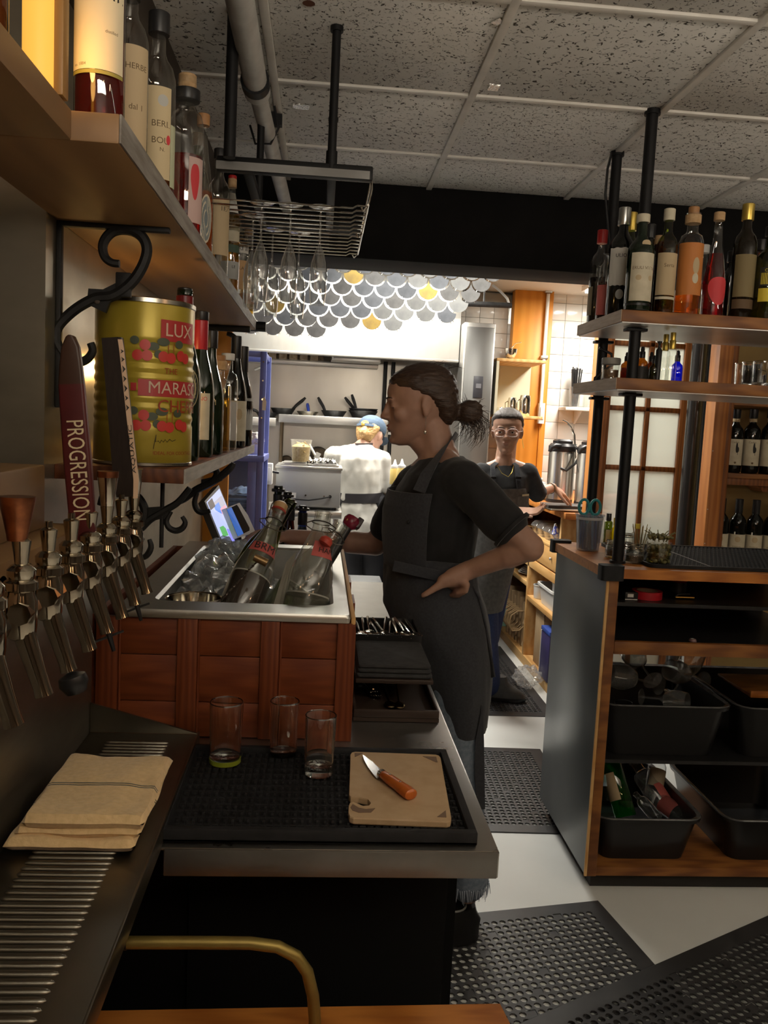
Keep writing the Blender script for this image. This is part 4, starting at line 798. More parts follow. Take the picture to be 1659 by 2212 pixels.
for i in range(22):
    a = i*2.4; r = .006+.026*math.sqrt(i/22); k = (0, 1, 1, 2, 3, 0)[i % 6]
    o = thing('pen', f'{("blue", "navy", "black", "pale blue")[k]} pen standing in the plastic tub of pens', 'pen', (p[0]+r*math.cos(a), p[1]+r*math.sin(a), zw+.006), 0, 'pens in the tub')
    o.rotation_euler = (rnd.uniform(-.1, .1), rnd.uniform(-.1, .1), 0)
    for me in penme[k]: c = bpy.data.objects.new(me.name, me); c.parent = o; COL.objects.link(c)
j = thing('scissors', 'teal-handled scissors standing handles up in the pen tub', 'scissors', (p[0]-.01, p[1]-.02, zw+.01)); teal = mat('teal_plastic', (.04, .28, .30), rough=.4)
for sx in (-1, 1):
    cxx, czz = p[0]-.010+sx*.021, zw+.158
    loop = [V((cxx+.018*math.cos(a)*1.0, p[1]-.02, czz+.027*math.sin(a))) for a in [2*PI*i/18 for i in range(19)]]
    P('finger_loop', teal, j).tube(loop, .0052, 8).done(); P('shank', teal, j).tube([(cxx-sx*.006, p[1]-.02, czz-.025), (p[0]-.010+sx*.004, p[1]-.02, zw+.10)], .005, 8).done()
    P('blade', chrome, j).box(-.004, .004, -.001, .001, 0, .09, Matrix.Translation((p[0]-.010+sx*.003, p[1]-.02+.002*sx, zw+.012))).done()
P('pivot', chrome, j).cyl((p[0]-.010, p[1]-.026, zw+.10), (p[0]-.010, p[1]-.014, zw+.10), .004).done()
p = on(1311, 1175, zw); j = bottle('small green-yellow oil bottle with black cap beside the pen tub', p, .016, .095, 'tube', g_olive, (.6, l_yel), [(.1, .6, cream, -.8, .6)], [(.95, 1.25, .6, blackc, 'cap')], (), (), None, name='oil_bottle', n=18)
p = on(1327, 1180, zw); j = bottle('yellow squeeze lemon bottle behind the small jars', p, .020, .09, 'dropper', l_yel, None, (), [(.9, 1.2, .5, mat('yellow_cap', (.62, .45, .03), rough=.4), 'cap')], (), (), None, name='lemon_bottle', n=18)
j = thing('steel_spoon', 'small steel spoon standing in a glass behind the post', 'spoon', on(1338, 1180, zw)); P('handle', chrome, j, True).tube([(0, 0, 0), (.01, 0, .07)], .003, 6).done(); P('bowl', chrome, j, True).ell((.012, 0, .085), (.008, .003, .018)).done()
def jar(px_, pyb, r, h, label, lid=False):
    p = on(px_, pyb, zw); j = thing('glass_jar', label, 'jar', p, 0, 'small glass jars by the posts')
    P('glass_wall', clear, j, True).lathe([(r*.96, 0), (r, .004), (r, h*.72), (r*.86, h*.80), (r*.86, h), (r*.82, h), (r*.82, h*.8), (r*.95, h*.70), (r*.95, .007), (0, .006)], 26).done()
    for zz in (.10, .82, .95): P('glass_ring', chrome if zz > .5 else clear, j, True).lathe([(r*(1.0 if zz < .5 else .87), h*zz-.002), (r*(1.05 if zz < .5 else .93), h*zz), (r*(1.0 if zz < .5 else .87), h*zz+.002)], 26, cap0=False, cap1=False).done()
    P('contents', mat('dark_cloves', (.03, .02, .014), (.08, .055, .03), rough=.8, scale=160, bump=.6), j, True).lathe([(r*.92, .008), (r*.93, h*.45), (r*.5, h*.52), (0, h*.5)], 20).done()
    return p
jar(1325, 1204, .030, .060, 'squat glass jar of dark spice left of the front post')
jar(1368, 1216, .033, .060, 'squat glass jar of dark spice right of the front post')
jar(1352, 1190, .028, .065, 'squat glass jar of dark spice in the back row behind the post')
p = on(1380, 1196, zw); j = thing('pick_cup', 'clear cup of cocktail picks behind the garnish glass', 'cup', p); P('cup', clear, j, True).lathe([(.024, 0), (.026, .002), (.030, .075), (.028, .075), (.024, .004), (0, .004)], 22).done()
for i in range(16):
    a = i*2.4; r = .003+.016*math.sqrt(i/16); e = V((r*1.9*math.cos(a), r*1.9*math.sin(a), .10+rnd.uniform(-.012, .012)))
    P('pick', mat('bamboo_pick', (.40, .30, .14), rough=.6), j, True).cyl((r*.6*math.cos(a), r*.6*math.sin(a), .005), e, .0013, n=5).done()
P('yellow_flag', mat('yellow_flag', (.65, .48, .05), rough=.6), j, True).box(-.022, -.002, -.003, .003, .09, .108).done()
p = on(1421, 1221, zw); j = thing('garnish_glass', 'glass of olive green caper-berry garnish overflowing at the mat edge', 'jar', p)
P('glass_wall', clear, j, True).lathe([(.035, 0), (.037, .003), (.040, .078), (.038, .078), (.034, .012), (0, .010)], 28).done(); P('brine', glass('brine', (.62, .58, .25), .1, .3, .25, (.25, .22, .08)), j, True).lathe([(.033, .011), (.037, .055), (0, .056)], 24).done()
gm_ = mat('olive_berries', (.10, .10, .035), (.20, .17, .07), rough=.6, scale=60)
gme = MB().ell((0, 0, 0), (.006, .006, .0085), 9, 6).mesh('berry', gm_)
for i in range(96):
    a = i*2.4; lay = i//24; r = min(.034+.010*(lay == 3), .006+.033*((i % 24)/24)**.5); o = bpy.data.objects.new('berry', gme); COL.objects.link(o); o.parent = j; o.location = (r*math.cos(a), r*math.sin(a), .02+lay*.021+rnd.uniform(-.004, .004)+(.012 if lay == 3 else 0)); o.rotation_euler = (rnd.uniform(0, 3), rnd.uniform(0, 3), 0); o.scale = (rnd.uniform(.8, 1.2),)*3
for i in range(9):
    a = i*.7; P('stem', gm_, j, True).tube([(.02*math.cos(a), .02*math.sin(a), .08), (.036*math.cos(a), .036*math.sin(a), .105), (.05*math.cos(a), .045*math.sin(a), .112)], .0016, 5).done()
# black bar mat on the worktop: rim, ribs, nubs
j = thing('bar_mat', 'black ribbed rubber bar mat on the cabinet worktop', 'mat', (1.35, 2.9, zw))
x0, x1, y0, y1 = 1.075, 1.74, 2.655, 3.17
P('base', rubber, j).loft([rect_ring(x0, x1, y0, y1, zw+z, .03) for z in (0, .004)]).done()
P('rim', rubber, j).loft([rect_ring(x0, x1, y0, y1, zw+.004, .03), rect_ring(x0, x1, y0, y1, zw+.011, .03), rect_ring(x0+.010, x1-.010, y0+.010, y1-.010, zw+.011, .025), rect_ring(x0+.010, x1-.010, y0+.010, y1-.010, zw+.004, .025)], False, False).done()
q = P('nub_grid', rubber, j)
for i in range(42):
    for k in range(30):
        x = x0+.022+i*.0151+(.0075 if k % 2 else 0); y = y0+.02+k*.0163; q.box(x, x+.009, y, y+.009, zw+.004, zw+.0085)
o = q.done(smooth=False); o['kind'] = 'stuff'
P('seam', mat('worn_rubber_edge', (.10, .10, .10), rough=.5), j).box(1.28, 1.286, y0+.02, y1-.02, zw+.0085, zw+.0095).done()
# tape and odds in the dark upper compartment
z = .958
def aton(px_, pyb, Y, z_): q_ = aty(px_, pyb, Y); return (q_.x, Y, z_)
p = aton(1395, 1312, 2.78, z)
j = thing('tape_roll', 'roll of red adhesive tape lying in the dark cabinet compartment', 'tape', p); P('tape', mat('red_tape', (.50, .02, .03), rough=.35), j, True).lathe([(.036, 0), (.050, 0), (.050, .026), (.036, .026)], 30, cap0=False, cap1=False).done(); P('core', mat('card_core', (.30, .22, .14), rough=.8), j, True).lathe([(.034, .0005), (.0365, .0005), (.0365, .0265), (.034, .0265), (.034, .0005)], 30, cap0=False, cap1=False).done()
p = aton(1358, 1310, 2.75, z); j = thing('bar_tool_packet', 'small black and white packet left of the red tape', 'packet', p); P('body', blackp, j, True).box(-.022, .022, -.02, .02, 0, .026, c=.002).done(); P('print', white, j, True).box(-.014, .006, -.0206, -.02, .010, .021).done(); P('stripe', white, j, True).box(-.022, .020, -.0206, -.02, .001, .004).done()
p = aton(1475, 1314, 2.78, z); j = thing('brass_corkscrew', 'small brass corkscrew lying right of the red tape', 'corkscrew', p); P('shaft', mat('brass', (.60, .42, .12), rough=.25, metal=1), j, True).cyl((-.03, 0, .006), (.035, 0, .006), .005).done(); P('lever', blackm, j, True).tube([(-.03, 0, .006), (-.02, 0, .016), (.02, 0, .018)], .0035, 6).done()
j = thing('round_red_tin', 'small dark tin with a red rim at the back of the compartment', 'tin', aton(1462, 1290, 2.92, z)); P('body', blackp, j, True).lathe([(.030, 0), (.030, .04), (0, .04)], 22).done(); P('rim', redc, j, True).lathe([(.0305, .036), (.0315, .04), (.029, .042)], 22, cap0=False, cap1=False).done()
p = aton(1496, 1387, 2.66, aty(1400, 1388, CY).z-.0025); j = thing('pink_bottle_cap', 'small pale pink bottle cap on the cabinet middle board', 'bottle_cap', p); P('disc', mat('dull_pink_cap', (.20, .12, .12), rough=.4), j, True).lathe([(.012, 0), (.013, .003), (.010, .009), (0, .010)], 18).done(); P('liner', white, j, True).lathe([(.006, .0101), (0, .0105)], 12).done()  # bottle cap with a white liner, lying on the middle board
# bus tubs
tubb = mat('black_tub_plastic', (.012, .012, .013), rough=.30)
def bustub(x0, x1, y0, y1, z, h, label):
    j = thing('bus_tub', label, 'tub', ((x0+x1)/2, (y0+y1)/2, z), 0, 'black bus tubs')
    P('tub_wall', tubb, j).loft([rect_ring(x0+.03, x1-.03, y0+.03, y1-.03, z, .04), rect_ring(x0, x1, y0, y1, z+h-.012, .05), rect_ring(x0-.012, x1+.012, y0-.012, y1+.012, z+h-.012, .06), rect_ring(x0-.014, x1+.014, y0-.014, y1+.014, z+h, .06), rect_ring(x0+.004, x1-.004, y0+.004, y1-.004, z+h, .048), rect_ring(x0+.033, x1-.033, y0+.033, y1-.033, z+.005, .038)]).done()
    P('rim', mat('scuffed_tub_rim', (.05, .05, .052), (.09, .09, .09), rough=.22, scale=40), j).loft([rect_ring(x0-.013, x1+.013, y0-.013, y1+.013, z+h+.0004, .06), rect_ring(x0-.010, x1+.010, y0-.010, y1+.010, z+h+.004, .058), rect_ring(x0+.001, x1-.001, y0+.001, y1-.001, z+h+.0004, .05)], False, False).done()
    return j
a = aty(1590, 1530, 2.67); hz = a.z; hu = hz-zsh-.001
bustub(.972, a.x-.014, 2.675, 3.16, zsh+.001, hu, 'black bus tub of wine glasses on the middle tier, left')
bustub(a.x+.025, a.x+.43, 2.675, 3.16, zsh+.001, hu, 'black bus tub with a wooden tray on the middle tier, right')
a2 = aty(1530, 1775, 2.63); hl = a2.z-.087
bustub(.966, a2.x-.014, 2.645, 3.14, .087, hl, 'black bus tub of empty bottles on the bottom board, left')
b0 = aty(1578, 1790, 2.63).x
bustub(b0+.0, b0+.40, 2.645, 3.14, .087, hl, 'empty black bus tub on the bottom board, right')
# glasses lying in the upper tub
wg = [(.032, 0), (.033, .0015), (.006, .004), (.0035, .012), (.0035, .075), (.008, .082), (.028, .098), (.040, .125), (.042, .150), (.037, .185), (.0355, .185), (.040, .150), (.038, .125), (.026, .100), (0, .088)]
used = glass('smeared_glass', (.92, .93, .93), .06, 2.2, .10, (.85, .85, .83))
wgme = (MB().lathe(wg[:7]+[(.0, .0985)], 26).mesh('stem_and_foot', used), MB().lathe([(.028, .098), (.040, .125), (.042, .150), (.037, .185), (.0355, .185), (.040, .150), (.038, .125), (.026, .1005)], 28, cap0=False, cap1=False).mesh('bowl', used))
def wineglass(loc, rot, label, nm='wine_glass', s=1.):
    j = thing(nm, label, 'glass', loc, 0, 'wine glasses in the bus tub'); j.rotation_euler = rot; j.scale = (s, s, s)
    for me in wgme: c = bpy.data.objects.new(me.name, me); c.parent = j; COL.objects.link(c)
zb = zsh+.006
for (px_, py_, Y, rot, s, lbl) in (
    (1424, 1478, 2.90, (.1, -1.35, .1), 1.15, 'large wine glass lying on its side at the left of the tub'),
    (1410, 1470, 2.84, (-1.2, .1, .2), 1.05, 'wine glass lying with its round foot towards us, middle of the tub'),
    (1452, 1500, 2.95, (.3, .25, .3), 1.0, 'wine glass leaning upright on the right in the tub'),
    (1520, 1470, 2.95, (.2, -1.25, .2), 1.0, 'wine glass lying with its foot over the tub divider'),
    (1385, 1505, 2.92, (1.45, .2, .8), .9, 'wine glass at the front of the tub under the others')):
    q_ = aty(px_, py_, Y); wineglass((q_.x, Y, q_.z), rot, lbl, s=s)
for i, (px_, py_, Y) in enumerate(((1470, 1515, 2.88), (1350, 1500, 2.95), (1500, 1505, 2.98))):
    q_ = aty(px_, py_, Y); o = tumbler('water_glass', ('short water glass at the front right of the glass tub', 'short water glass at the left rear of the glass tub', 'upright water glass against the tub side')[i], (q_.x, Y, zb), .030, .095, group='water glasses in the bus tub'); o.rotation_euler = (rnd.uniform(-.2, .2), rnd.uniform(-.2, .2), 0)
j = thing('wooden_tray', 'pale wooden board lying across the right bus tub', 'tray', (a.x+.25, 2.85, hz+.006)); T = Matrix.Translation((a.x+.26, 2.88, hz+.006))
P('board', wood_x, j).box(-.16, .30, -.10, .14, 0, .012, T, .003).done(); P('rim', oak, j).box(-.16, .30, -.112, -.10, 0, .024, T, .002).done()
# bottles in the lower tub
zb = .094
def lying(px_, py_, Y, tilt, *args, **kw):
    q_ = aty(px_, py_, Y); return bottle(args[0], (q_.x, Y, q_.z), *args[1:], tilt=tilt, **kw)
GB = 'empty bottles in the bus tub'
lying(1352, 1765, 2.78, (-.55, -.22, 0), 'bright green glass bottle with tan label leaning in the lower bus tub', .037, .26, 'spirit', g_emer, None, [(.22, .58, tan, -1.8, -.2)], (), (), (), GB)
lying(1448, 1765, 2.85, (-.75, -.55, 0), 'clear wide-necked bottle lying beside the green bottle', .040, .23, 'stubby', glint, None, [(.2, .5, pinkl, .2, 1.6)], (), (), (), GB)
lying(1312, 1760, 2.84, (-.25, -.08, 0), 'pale green clear bottle with blue label in the tub corner', .038, .21, 'spirit', glass('pale_green_glass', (.75, .90, .80)), None, [(.50, .68, mat('pale_blue_label', (.35, .50, .65), rough=.6), -1.5, 1.5), (.30, .45, redl, .2, 1.5)], (), (), (), GB)
lying(1420, 1768, 2.74, (-1.2, .3, .5), 'small clear vial with its mouth towards us at the tub front', .022, .12, 'dropper', glint, None, (), (), (), (), GB)
lying(1405, 1740, 2.90, (-.5, .35, 0), 'clear bottle with white label behind the green bottle', .033, .22, 'spirit', glint, None, [(.3, .6, cream, -1.2, 1.2)], (), (), (), GB)
lying(1480, 1772, 2.78, (-1.35, -.7, .3), 'clear bottle lying flat at the right of the lower tub', .034, .20, 'spirit', glint, None, [(.2, .5, mat('faded_red_label', (.30, .08, .07), rough=.6), -1.2, 1.2)], (), (), (), GB)
# ================================================================ behind the right-hand bar
# divided-light door with frosted panes
YD = 4.42
dz = [aty(1390, y, YD).z for y in (728, 741, 878, 1016, 1175)]
xl, xr = aty(1300, 900, YD).x, aty(1478, 900, YD).x
dr = thing('divided_light_door', 'wooden door with six frosted panes standing behind the bar cabinet', 'door', (1.68, YD, 0))
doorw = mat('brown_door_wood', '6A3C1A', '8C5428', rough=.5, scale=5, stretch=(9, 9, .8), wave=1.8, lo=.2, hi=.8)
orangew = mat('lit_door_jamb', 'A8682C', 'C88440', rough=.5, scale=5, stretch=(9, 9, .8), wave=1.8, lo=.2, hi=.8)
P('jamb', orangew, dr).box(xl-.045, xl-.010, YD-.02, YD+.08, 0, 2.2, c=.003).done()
P('stile', doorw, dr).box(xl-.008, xl+.035, YD-.02, YD+.02, 0, 2.18, c=.003).done(); P('stile', doorw, dr).box(xr-.03, xr+.045, YD-.02, YD+.02, 0, 2.18, c=.003).done()
xm = aty(1397, 890, YD).x
P('muntin', doorw, dr).box(xm-.013, xm+.013, YD-.014, YD+.014, .15, 2.10, c=.003).done()
rows = [2.14, aty(1390, 744, YD).z, aty(1390, 884, YD).z, aty(1390, 1012, YD).z, .90]
for z in rows: P('rail', doorw, dr).box(xl+.035, xr-.03, YD-.014, YD+.014, z-.013, z+.013, c=.003).done()
P('rail', doorw, dr).box(xl+.035, xr-.03, YD-.016, YD+.016, .0, .16, c=.003).done()
frg = glass('frosted_pane', (.80, .84, .80), .35, .5, .62, (.80, .82, .78))
for z0, z1 in zip(rows[1:], rows[:-1]):
    for xa, xb in ((xl+.035, xm-.013), (xm+.013, xr-.03)): P('pane', frg, dr).box(xa, xb, YD-.003, YD+.003, z0+.012, z1-.012).done()
for xa, xb in ((xl+.035, xm-.013), (xm+.013, xr-.03)): P('pane', frg, dr).box(xa, xb, YD-.003, YD+.003, .16, .888).done()
P('push_plate', chrome, dr).box(xr+.0, xr+.03, YD-.024, YD-.019, .95, 1.12, c=.002).done()
# blurred things stored behind the frosted panes
for i, (x, z, r, c_, s) in enumerate(((1.66, 1.128, .10, (.55, .20, .18), 'pinkish bundle seen blurred through the lower left pane'), (1.86, 1.134, .11, (.45, .18, .15), 'reddish bundle seen blurred through the lower right pane'))):
    b = bmesh.new(); bmesh.ops.create_icosphere(b, subdivisions=3, radius=1)
    for v in b.verts: v.co = V((x+v.co.x*r*1.2, 4.64+v.co.y*.06, z+v.co.z*r*.5))*1
    j = thing('cloth_bundle', s, 'cloth', (x, 4.64, z-r*.5)); MB().bm(b).build('bundle', mat('pink_bundle' if i == 0 else 'red_bundle', c_, rough=.9), j)
# black stove pipe and warm wooden post
t = thing('black_pipe', 'shiny black vertical pipe between the paned door and the wooden post', 'pipe', (1.90, 4.2, 0)); xb = aty(1508, 750, 4.2).x; xc = aty(1482, 1170, 4.2).x; xp = (xb+xc)/2
P('pipe', mat('wrapped_black_pipe', (.025, .024, .024), rough=.22, spec=.8, scale=14, bump=.25), t).cyl((xp, 4.2, 0), (xp, 4.2, 2.205), .040, n=24).done(); P('collar', blackm, t).cyl((xp, 4.2, 2.16), (xp, 4.2, 2.205), .052, n=24).done()
post = thing('wooden_post', 'square warm brown wooden post left of the wine shelf', 'post', (1.81, 3.9, 0)); xa, xb = aty(1533, 960, 3.88).x-.012, aty(1556, 960, 3.88).x+.012
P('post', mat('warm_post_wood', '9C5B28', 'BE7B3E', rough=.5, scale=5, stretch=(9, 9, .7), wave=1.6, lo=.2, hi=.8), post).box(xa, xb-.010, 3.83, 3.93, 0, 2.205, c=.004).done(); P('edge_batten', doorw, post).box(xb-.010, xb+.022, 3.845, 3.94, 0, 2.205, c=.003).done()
for z in (1.02, 1.18, 1.45): P('nail', steel, post).ell((xa+.006, 3.829, z), (.0025, .001, .0025), 8, 6).done()
# wine shelves
zs1 = aty(1580, 1013, 3.92).z-.018; t = thing('wine_shelf', 'wooden wine shelf unit with two rows of red wine behind the bar', 'shelf', (2.15, 4.0, 0))
X0 = xb+.022
P('back_panel', mat('ochre_back_panel', (.28, .19, .065), (.22, .145, .05), rough=.7, scale=5), t).box(X0, 2.75, 4.08, 4.095, 0, 2.2).done()
P('shelf', wood_x, t).box(X0, 2.75, 3.87, 4.08, zs1-.022, zs1, c=.002).done(); P('apron', doorw, t).box(X0, 2.75, 3.885, 3.90, zs1-.055, zs1-.022, c=.002).done()
zs2 = .915; P('shelf', wood_x, t).box(X0, 2.75, 3.87, 4.08, zs2-.025, zs2, c=.002).done()
zs3 = aty(1600, 872, 3.9).z+.02; P('shelf', wood_x, t).box(X0, 2.75, 3.85, 4.08, zs3-.03, zs3, c=.002).done(); P('side', doorw, t).box(2.75, 2.77, 3.87, 4.08, 0, 2.2).done()
P('bracket', doorw, t).prism([(X0+.20, zs1-.055), (X0+.28, zs1-.055), (X0+.25, zs1-.085), (X0+.23, zs1-.085)], 3.95, 4.07, 'xz').done()
def wine(label, x, z, grp, style, H):
    if style == 0:
        b_ = bottle(label, (x, 3.945, z), .0385, H, 'bord', g_black, None, [(.12, .53, cream, -1.5, 1.5)], [(.86, 1.0, .50, blackc, 'capsule'), (.80, .85, .44, tan, 'neck_band')], [('Cedro', .48, .013, MATS['brown_ink'], .1)], [(.16, .016, .13, MATS['brown_ink'], .25, .1)], grp, -.42)
        q = P('bird_print', ink, b_, True); oval(q, .0385, .395*H, .022*H/.3*1.1, .13, .32, off=.001); oval(q, .0385, .365*H, .014, .19, .42, off=.0011); q.done()
        q = P('bird_print', ink, b_, True); patch(q, .0385, .28*H, .34*H, .44, .49, .001, 3); q.done()
        P('neck_seal', tan, b_, True).lathe([(.0165, .755*H), (.0175, .765*H), (.0165, .775*H)], 18, cap0=False, cap1=False).done()
    else:
        b_ = bottle(label, (x, 3.945, z), .0385, H, 'bord', g_black, None, [(.14, .46, cream, -1.5, 1.5)], [(.78, 1.0, .46, blackc, 'capsule')], (), [(.385, .045, .34, tan, .1, 0)], grp, -.42)
        P('paper_tab', paperw, b_, True).box(-.014, -.008, -.0402, -.0394, .46*H, .50*H).done(); ctext(b_, 'RISERVA', .0385, .27*H, .010, MATS['brown_ink'], .05)
for i, px_ in enumerate((1581, 1618, 1656, 1692)):
    q = aty(px_, 1010, 3.945); H = aty(px_+6, 884, 3.945).z-zs1
    wine('dark red wine bottle with bird label, ' + ('first', 'second', 'third', 'fourth')[i]+' from the post on the upper wine shelf', q.x, zs1+.001, 'bird-label wines on the upper wine shelf', 0, H)
for i, px_ in enumerate((1552, 1589, 1626, 1663, 1699)):
    q = aty(px_, 1180, 3.945); H = aty(px_+6, 1076+i*2, 3.945).z-zs2
    wine('dark wine bottle with round-seal cream label, ' + ('first', 'second', 'third', 'fourth', 'fifth')[i]+' from the post on the lower wine shelf', q.x, zs2+.001, 'seal-label wines on the lower wine shelf', 1, H)
# ================================================================ left wall: shelves, brackets, bottles
SZ0, SZ1 = 1.842, 1.880
t = thing('upper_wall_shelf', 'long rough brown wooden shelf of bottles high on the left wall', 'shelf', (-.4, 2.3, SZ0))
P('board', wood_y, t).box(WX, -.275, 1.172, 3.52, SZ0, SZ1, c=.003).done()
P('front_edge', mat('kitchen_lit_front_edge', (.20, .175, .15), (.34, .315, .285), rough=.6, scale=9, stretch=(9, 1, 9), bump=.2), t).box(-.275, -.2725, 1.172, 3.52, SZ0+.001, SZ1-.001).done()  # grey colour stands in for kitchen light reflected off the shelf edge
P('near_board', wood_y, t).box(WX-.09, -.335, .30, 1.172, SZ0, SZ1, c=.003).done()
P('pipe_end', blackm, t).cyl((-.30, 3.48, SZ0+.016), (-.235, 3.48, SZ0+.016), .020, n=18).done()
LZ0, LZ1 = 1.366, 1.394
t = thing('lower_wall_shelf', 'shorter wooden wall shelf under the long one, holding the cherry tin', 'shelf', (-.38, 2.5, LZ0))
P('board', mat('brown_end_wood', '4A2512', '6A3A1E', rough=.55, scale=6, stretch=(9, 1, 9), wave=1.6, lo=.2, hi=.8, bump=.1), t).box(WX, -.258, 1.66, 3.36, LZ0, LZ1, c=.002).done()
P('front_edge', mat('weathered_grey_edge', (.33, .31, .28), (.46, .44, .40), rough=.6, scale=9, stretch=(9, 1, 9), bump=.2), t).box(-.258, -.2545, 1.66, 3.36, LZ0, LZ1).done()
def zp(x, y, Y, f=2.86, ox=0, oy=430): return aty(ox+x/f, oy+y/f, Y)
# upper iron bracket with scroll
YB = 1.665
t = thing('scroll_bracket', 'black wrought iron shelf bracket with big S scroll in front of the cherry tin', 'bracket', (-.49, YB, 1.55))
P('wall_bar', iron, t).box(WX+.0005, WX+.010, YB-.008, YB+.008, 1.50, SZ0, c=.002).done(); P('top_bar', iron, t).box(WX+.01, -.295, YB-.008, YB+.008, SZ0-.010, SZ0-.0005, c=.002).done()
def scroll(nm, pts, r, Y, par, **k):
    P_ = [zp(x, y, Y, **k) for x, y in pts]; out = []
    for i in range(len(P_)-1):
        a, b, c, d = P_[max(i-1, 0)], P_[i], P_[i+1], P_[min(i+2, len(P_)-1)]
        for s in range(4):
            u = s/4; out.append(.5*((2*b)+(c-a)*u+(2*a-5*b+4*c-d)*u*u+(3*b-a-3*c+d)*u**3))
    out.append(P_[-1]); n = len(out)
    rs = [r*(.75+.35*math.sin(PI*i/(n-1))) for i in range(n)]
    P(nm, iron, par).tube(out, rs, 8).done()
scroll('scroll', [(560, 890), (572, 940), (535, 992), (475, 1008), (415, 985), (368, 925), (345, 855), (362, 785), (425, 715), (505, 655), (600, 610), (690, 600), (770, 555), (835, 490), (885, 405), (908, 320), (890, 250), (840, 205), (770, 188), (700, 200), (652, 245), (634, 300), (650, 360), (690, 393), (738, 400)], .0098, YB, t)
pl = [zp(x, y, YB) for x, y in ((550, 555), (640, 560), (720, 520), (790, 480), (830, 510), (800, 600), (740, 600), (680, 640), (655, 705), (560, 660), (530, 640), (545, 600))]
P('plate', iron, t).prism([(q.x, q.z) for q in pl], YB-.005, YB+.006, 'xz').done(); q = zp(603, 632, YB); P('rivet', mat('rusty_rivet', (.08, .06, .045), rough=.6), t).ell((q.x, YB-.006, q.z), (.006, .003, .006), 10, 6).done()
a = zp(765, 455, YB); P('pin', iron, t).box(a.x-.014, a.x+.014, YB-.006, YB+.006, a.z-.045, a.z, c=.002).done()
# lower iron brackets
YC2 = 1.80
t = thing('scroll_bracket', 'black wrought iron scroll bracket under the lower shelf, nearer one', 'bracket', (-.45, YC2, 1.2)); k3 = dict(f=2.962, ox=0, oy=980)
scroll('scroll', [(640, 330), (662, 270), (720, 232), (800, 236), (875, 272), (922, 345), (920, 420), (895, 480), (960, 420), (1060, 360), (1140, 310), (1215, 220)], .0085, YC2, t, **k3)
scroll('curl', [(1095, 370), (1066, 425), (1078, 470), (1122, 493), (1165, 478), (1185, 440), (1165, 402)], .006, YC2, t, **k3)
scroll('curl', [(955, 548), (966, 600), (935, 655), (885, 672)], .006, YC2, t, **k3)
q = zp(985, 400, YC2, **k3); P('plate', iron, t).prism([(q.x-.028, q.z-.018), (q.x+.03, q.z+.0), (q.x+.026, q.z+.022), (q.x-.026, q.z+.016)], YC2-.004, YC2+.005, 'xz').done()
P('shelf_pin', iron, t).box(zp(1010, 215, YC2, **k3).x-.012, zp(1090, 215, YC2, **k3).x, YC2-.006, YC2+.006, LZ0-.010, LZ0, c=.001).done()
a, b = zp(1040, 240, YC2, **k3), zp(1036, 600, YC2, **k3); P('rod', iron, t).cyl((a.x, YC2, LZ0-.004), (a.x, YC2, b.z), .0045).done()
YC3 = 2.5
t = thing('scroll_bracket', 'black wrought iron scroll bracket under the lower shelf, farther one by the tablet', 'bracket', (-.4, YC3, 1.2))
scroll('scroll', [(1140, 310), (1180, 290), (1250, 235), (1340, 190), (1425, 135), (1478, 85), (1492, 58)], .0105, YC3, t, **k3)
scroll('curl', [(1300, 120), (1375, 100), (1385, 140), (1345, 185)], .009, YC3, t, **k3)
scroll('curl', [(1262, 250), (1245, 310), (1262, 360), (1300, 378), (1345, 365)], .008, YC3, t, **k3)
q = zp(1355, 195, YC3, **k3); P('plate', iron, t).prism([(q.x-.03, q.z-.02), (q.x+.03, q.z+.012), (q.x+.02, q.z+.026), (q.x-.03, q.z+.012)], YC3-.004, YC3+.005, 'xz').done()
YC4 = 3.35
t = thing('scroll_bracket', 'black iron hook bracket under the far end of the long shelf', 'bracket', (-.35, YC4, 1.7)); k4 = dict(f=5.265, ox=380, oy=640)
scroll('hook', [(580, 425), (640, 445), (685, 500), (692, 570), (665, 640), (640, 690)], .010, YC4, t, **k4); P('bar', iron, t).box(WX, -.285, YC4-.01, YC4+.01, SZ0-.022, SZ0-.0005, c=.002).done()
# ---- cherry tin
tin_y = mat('yellow_enamel_tin', (.44, .33, .035), (.36, .27, .03), rough=.32, metal=.25, scale=5, rvar=.06); tinr = mat('tin_red_panel', (.42, .03, .03), rough=.4); cherry = mat('printed_cherry', (.55, .04, .03), rough=.4); leaf = mat('printed_leaf', (.07, .085, .05), rough=.5); tinm = mat('tin_rim', (.42, .40, .34), rough=.25, metal=1); pale = mat('tin_lettering_pale', (.62, .45, .32), rough=.5); rust = mat('tin_lettering_red', (.33, .045, .01), rough=.5)
R = .097; cx, cyy = -.362, 1.79; z0 = LZ1+.0008; H = .322
t = thing('cherry_tin', 'large ribbed yellow cherry tin printed with red cherries on the lower wall shelf', 'tin', (cx, cyy, z0))
prof = [(R*.97, 0), (R, .004), (R, .07)]
for i in range(9): z = .078+i*.019; prof += [(R, z), (R*.982, z+.005), (R*.982, z+.009), (R, z+.014)]
prof += [(R, .25), (R, H-.006), (R*.985, H)]
P('tin_body', tin_y, t).lathe(prof, 56, (cx, cyy, z0)).done()
P('top_rim', tinm, t).lathe([(R*.99, H-.010), (R*1.02, H-.008), (R*1.02, H), (R*.98, H+.002), (R*.96, H-.006), (0, H-.006)], 56, (cx, cyy, z0), cap0=False).done(); P('bottom_rim', tinm, t).lathe([(R*.99, 0), (R*1.015, .001), (R*1.015, .006), (R*.99, .008)], 56, (cx, cyy, z0), cap0=False, cap1=False).done()
def curved(nm, m_, z_0, z_1, a0, a1, off=.0012): q = P(nm, m_, t, True); patch(q, R, z_0, z_1, a0, a1, off, 14); return q.done()
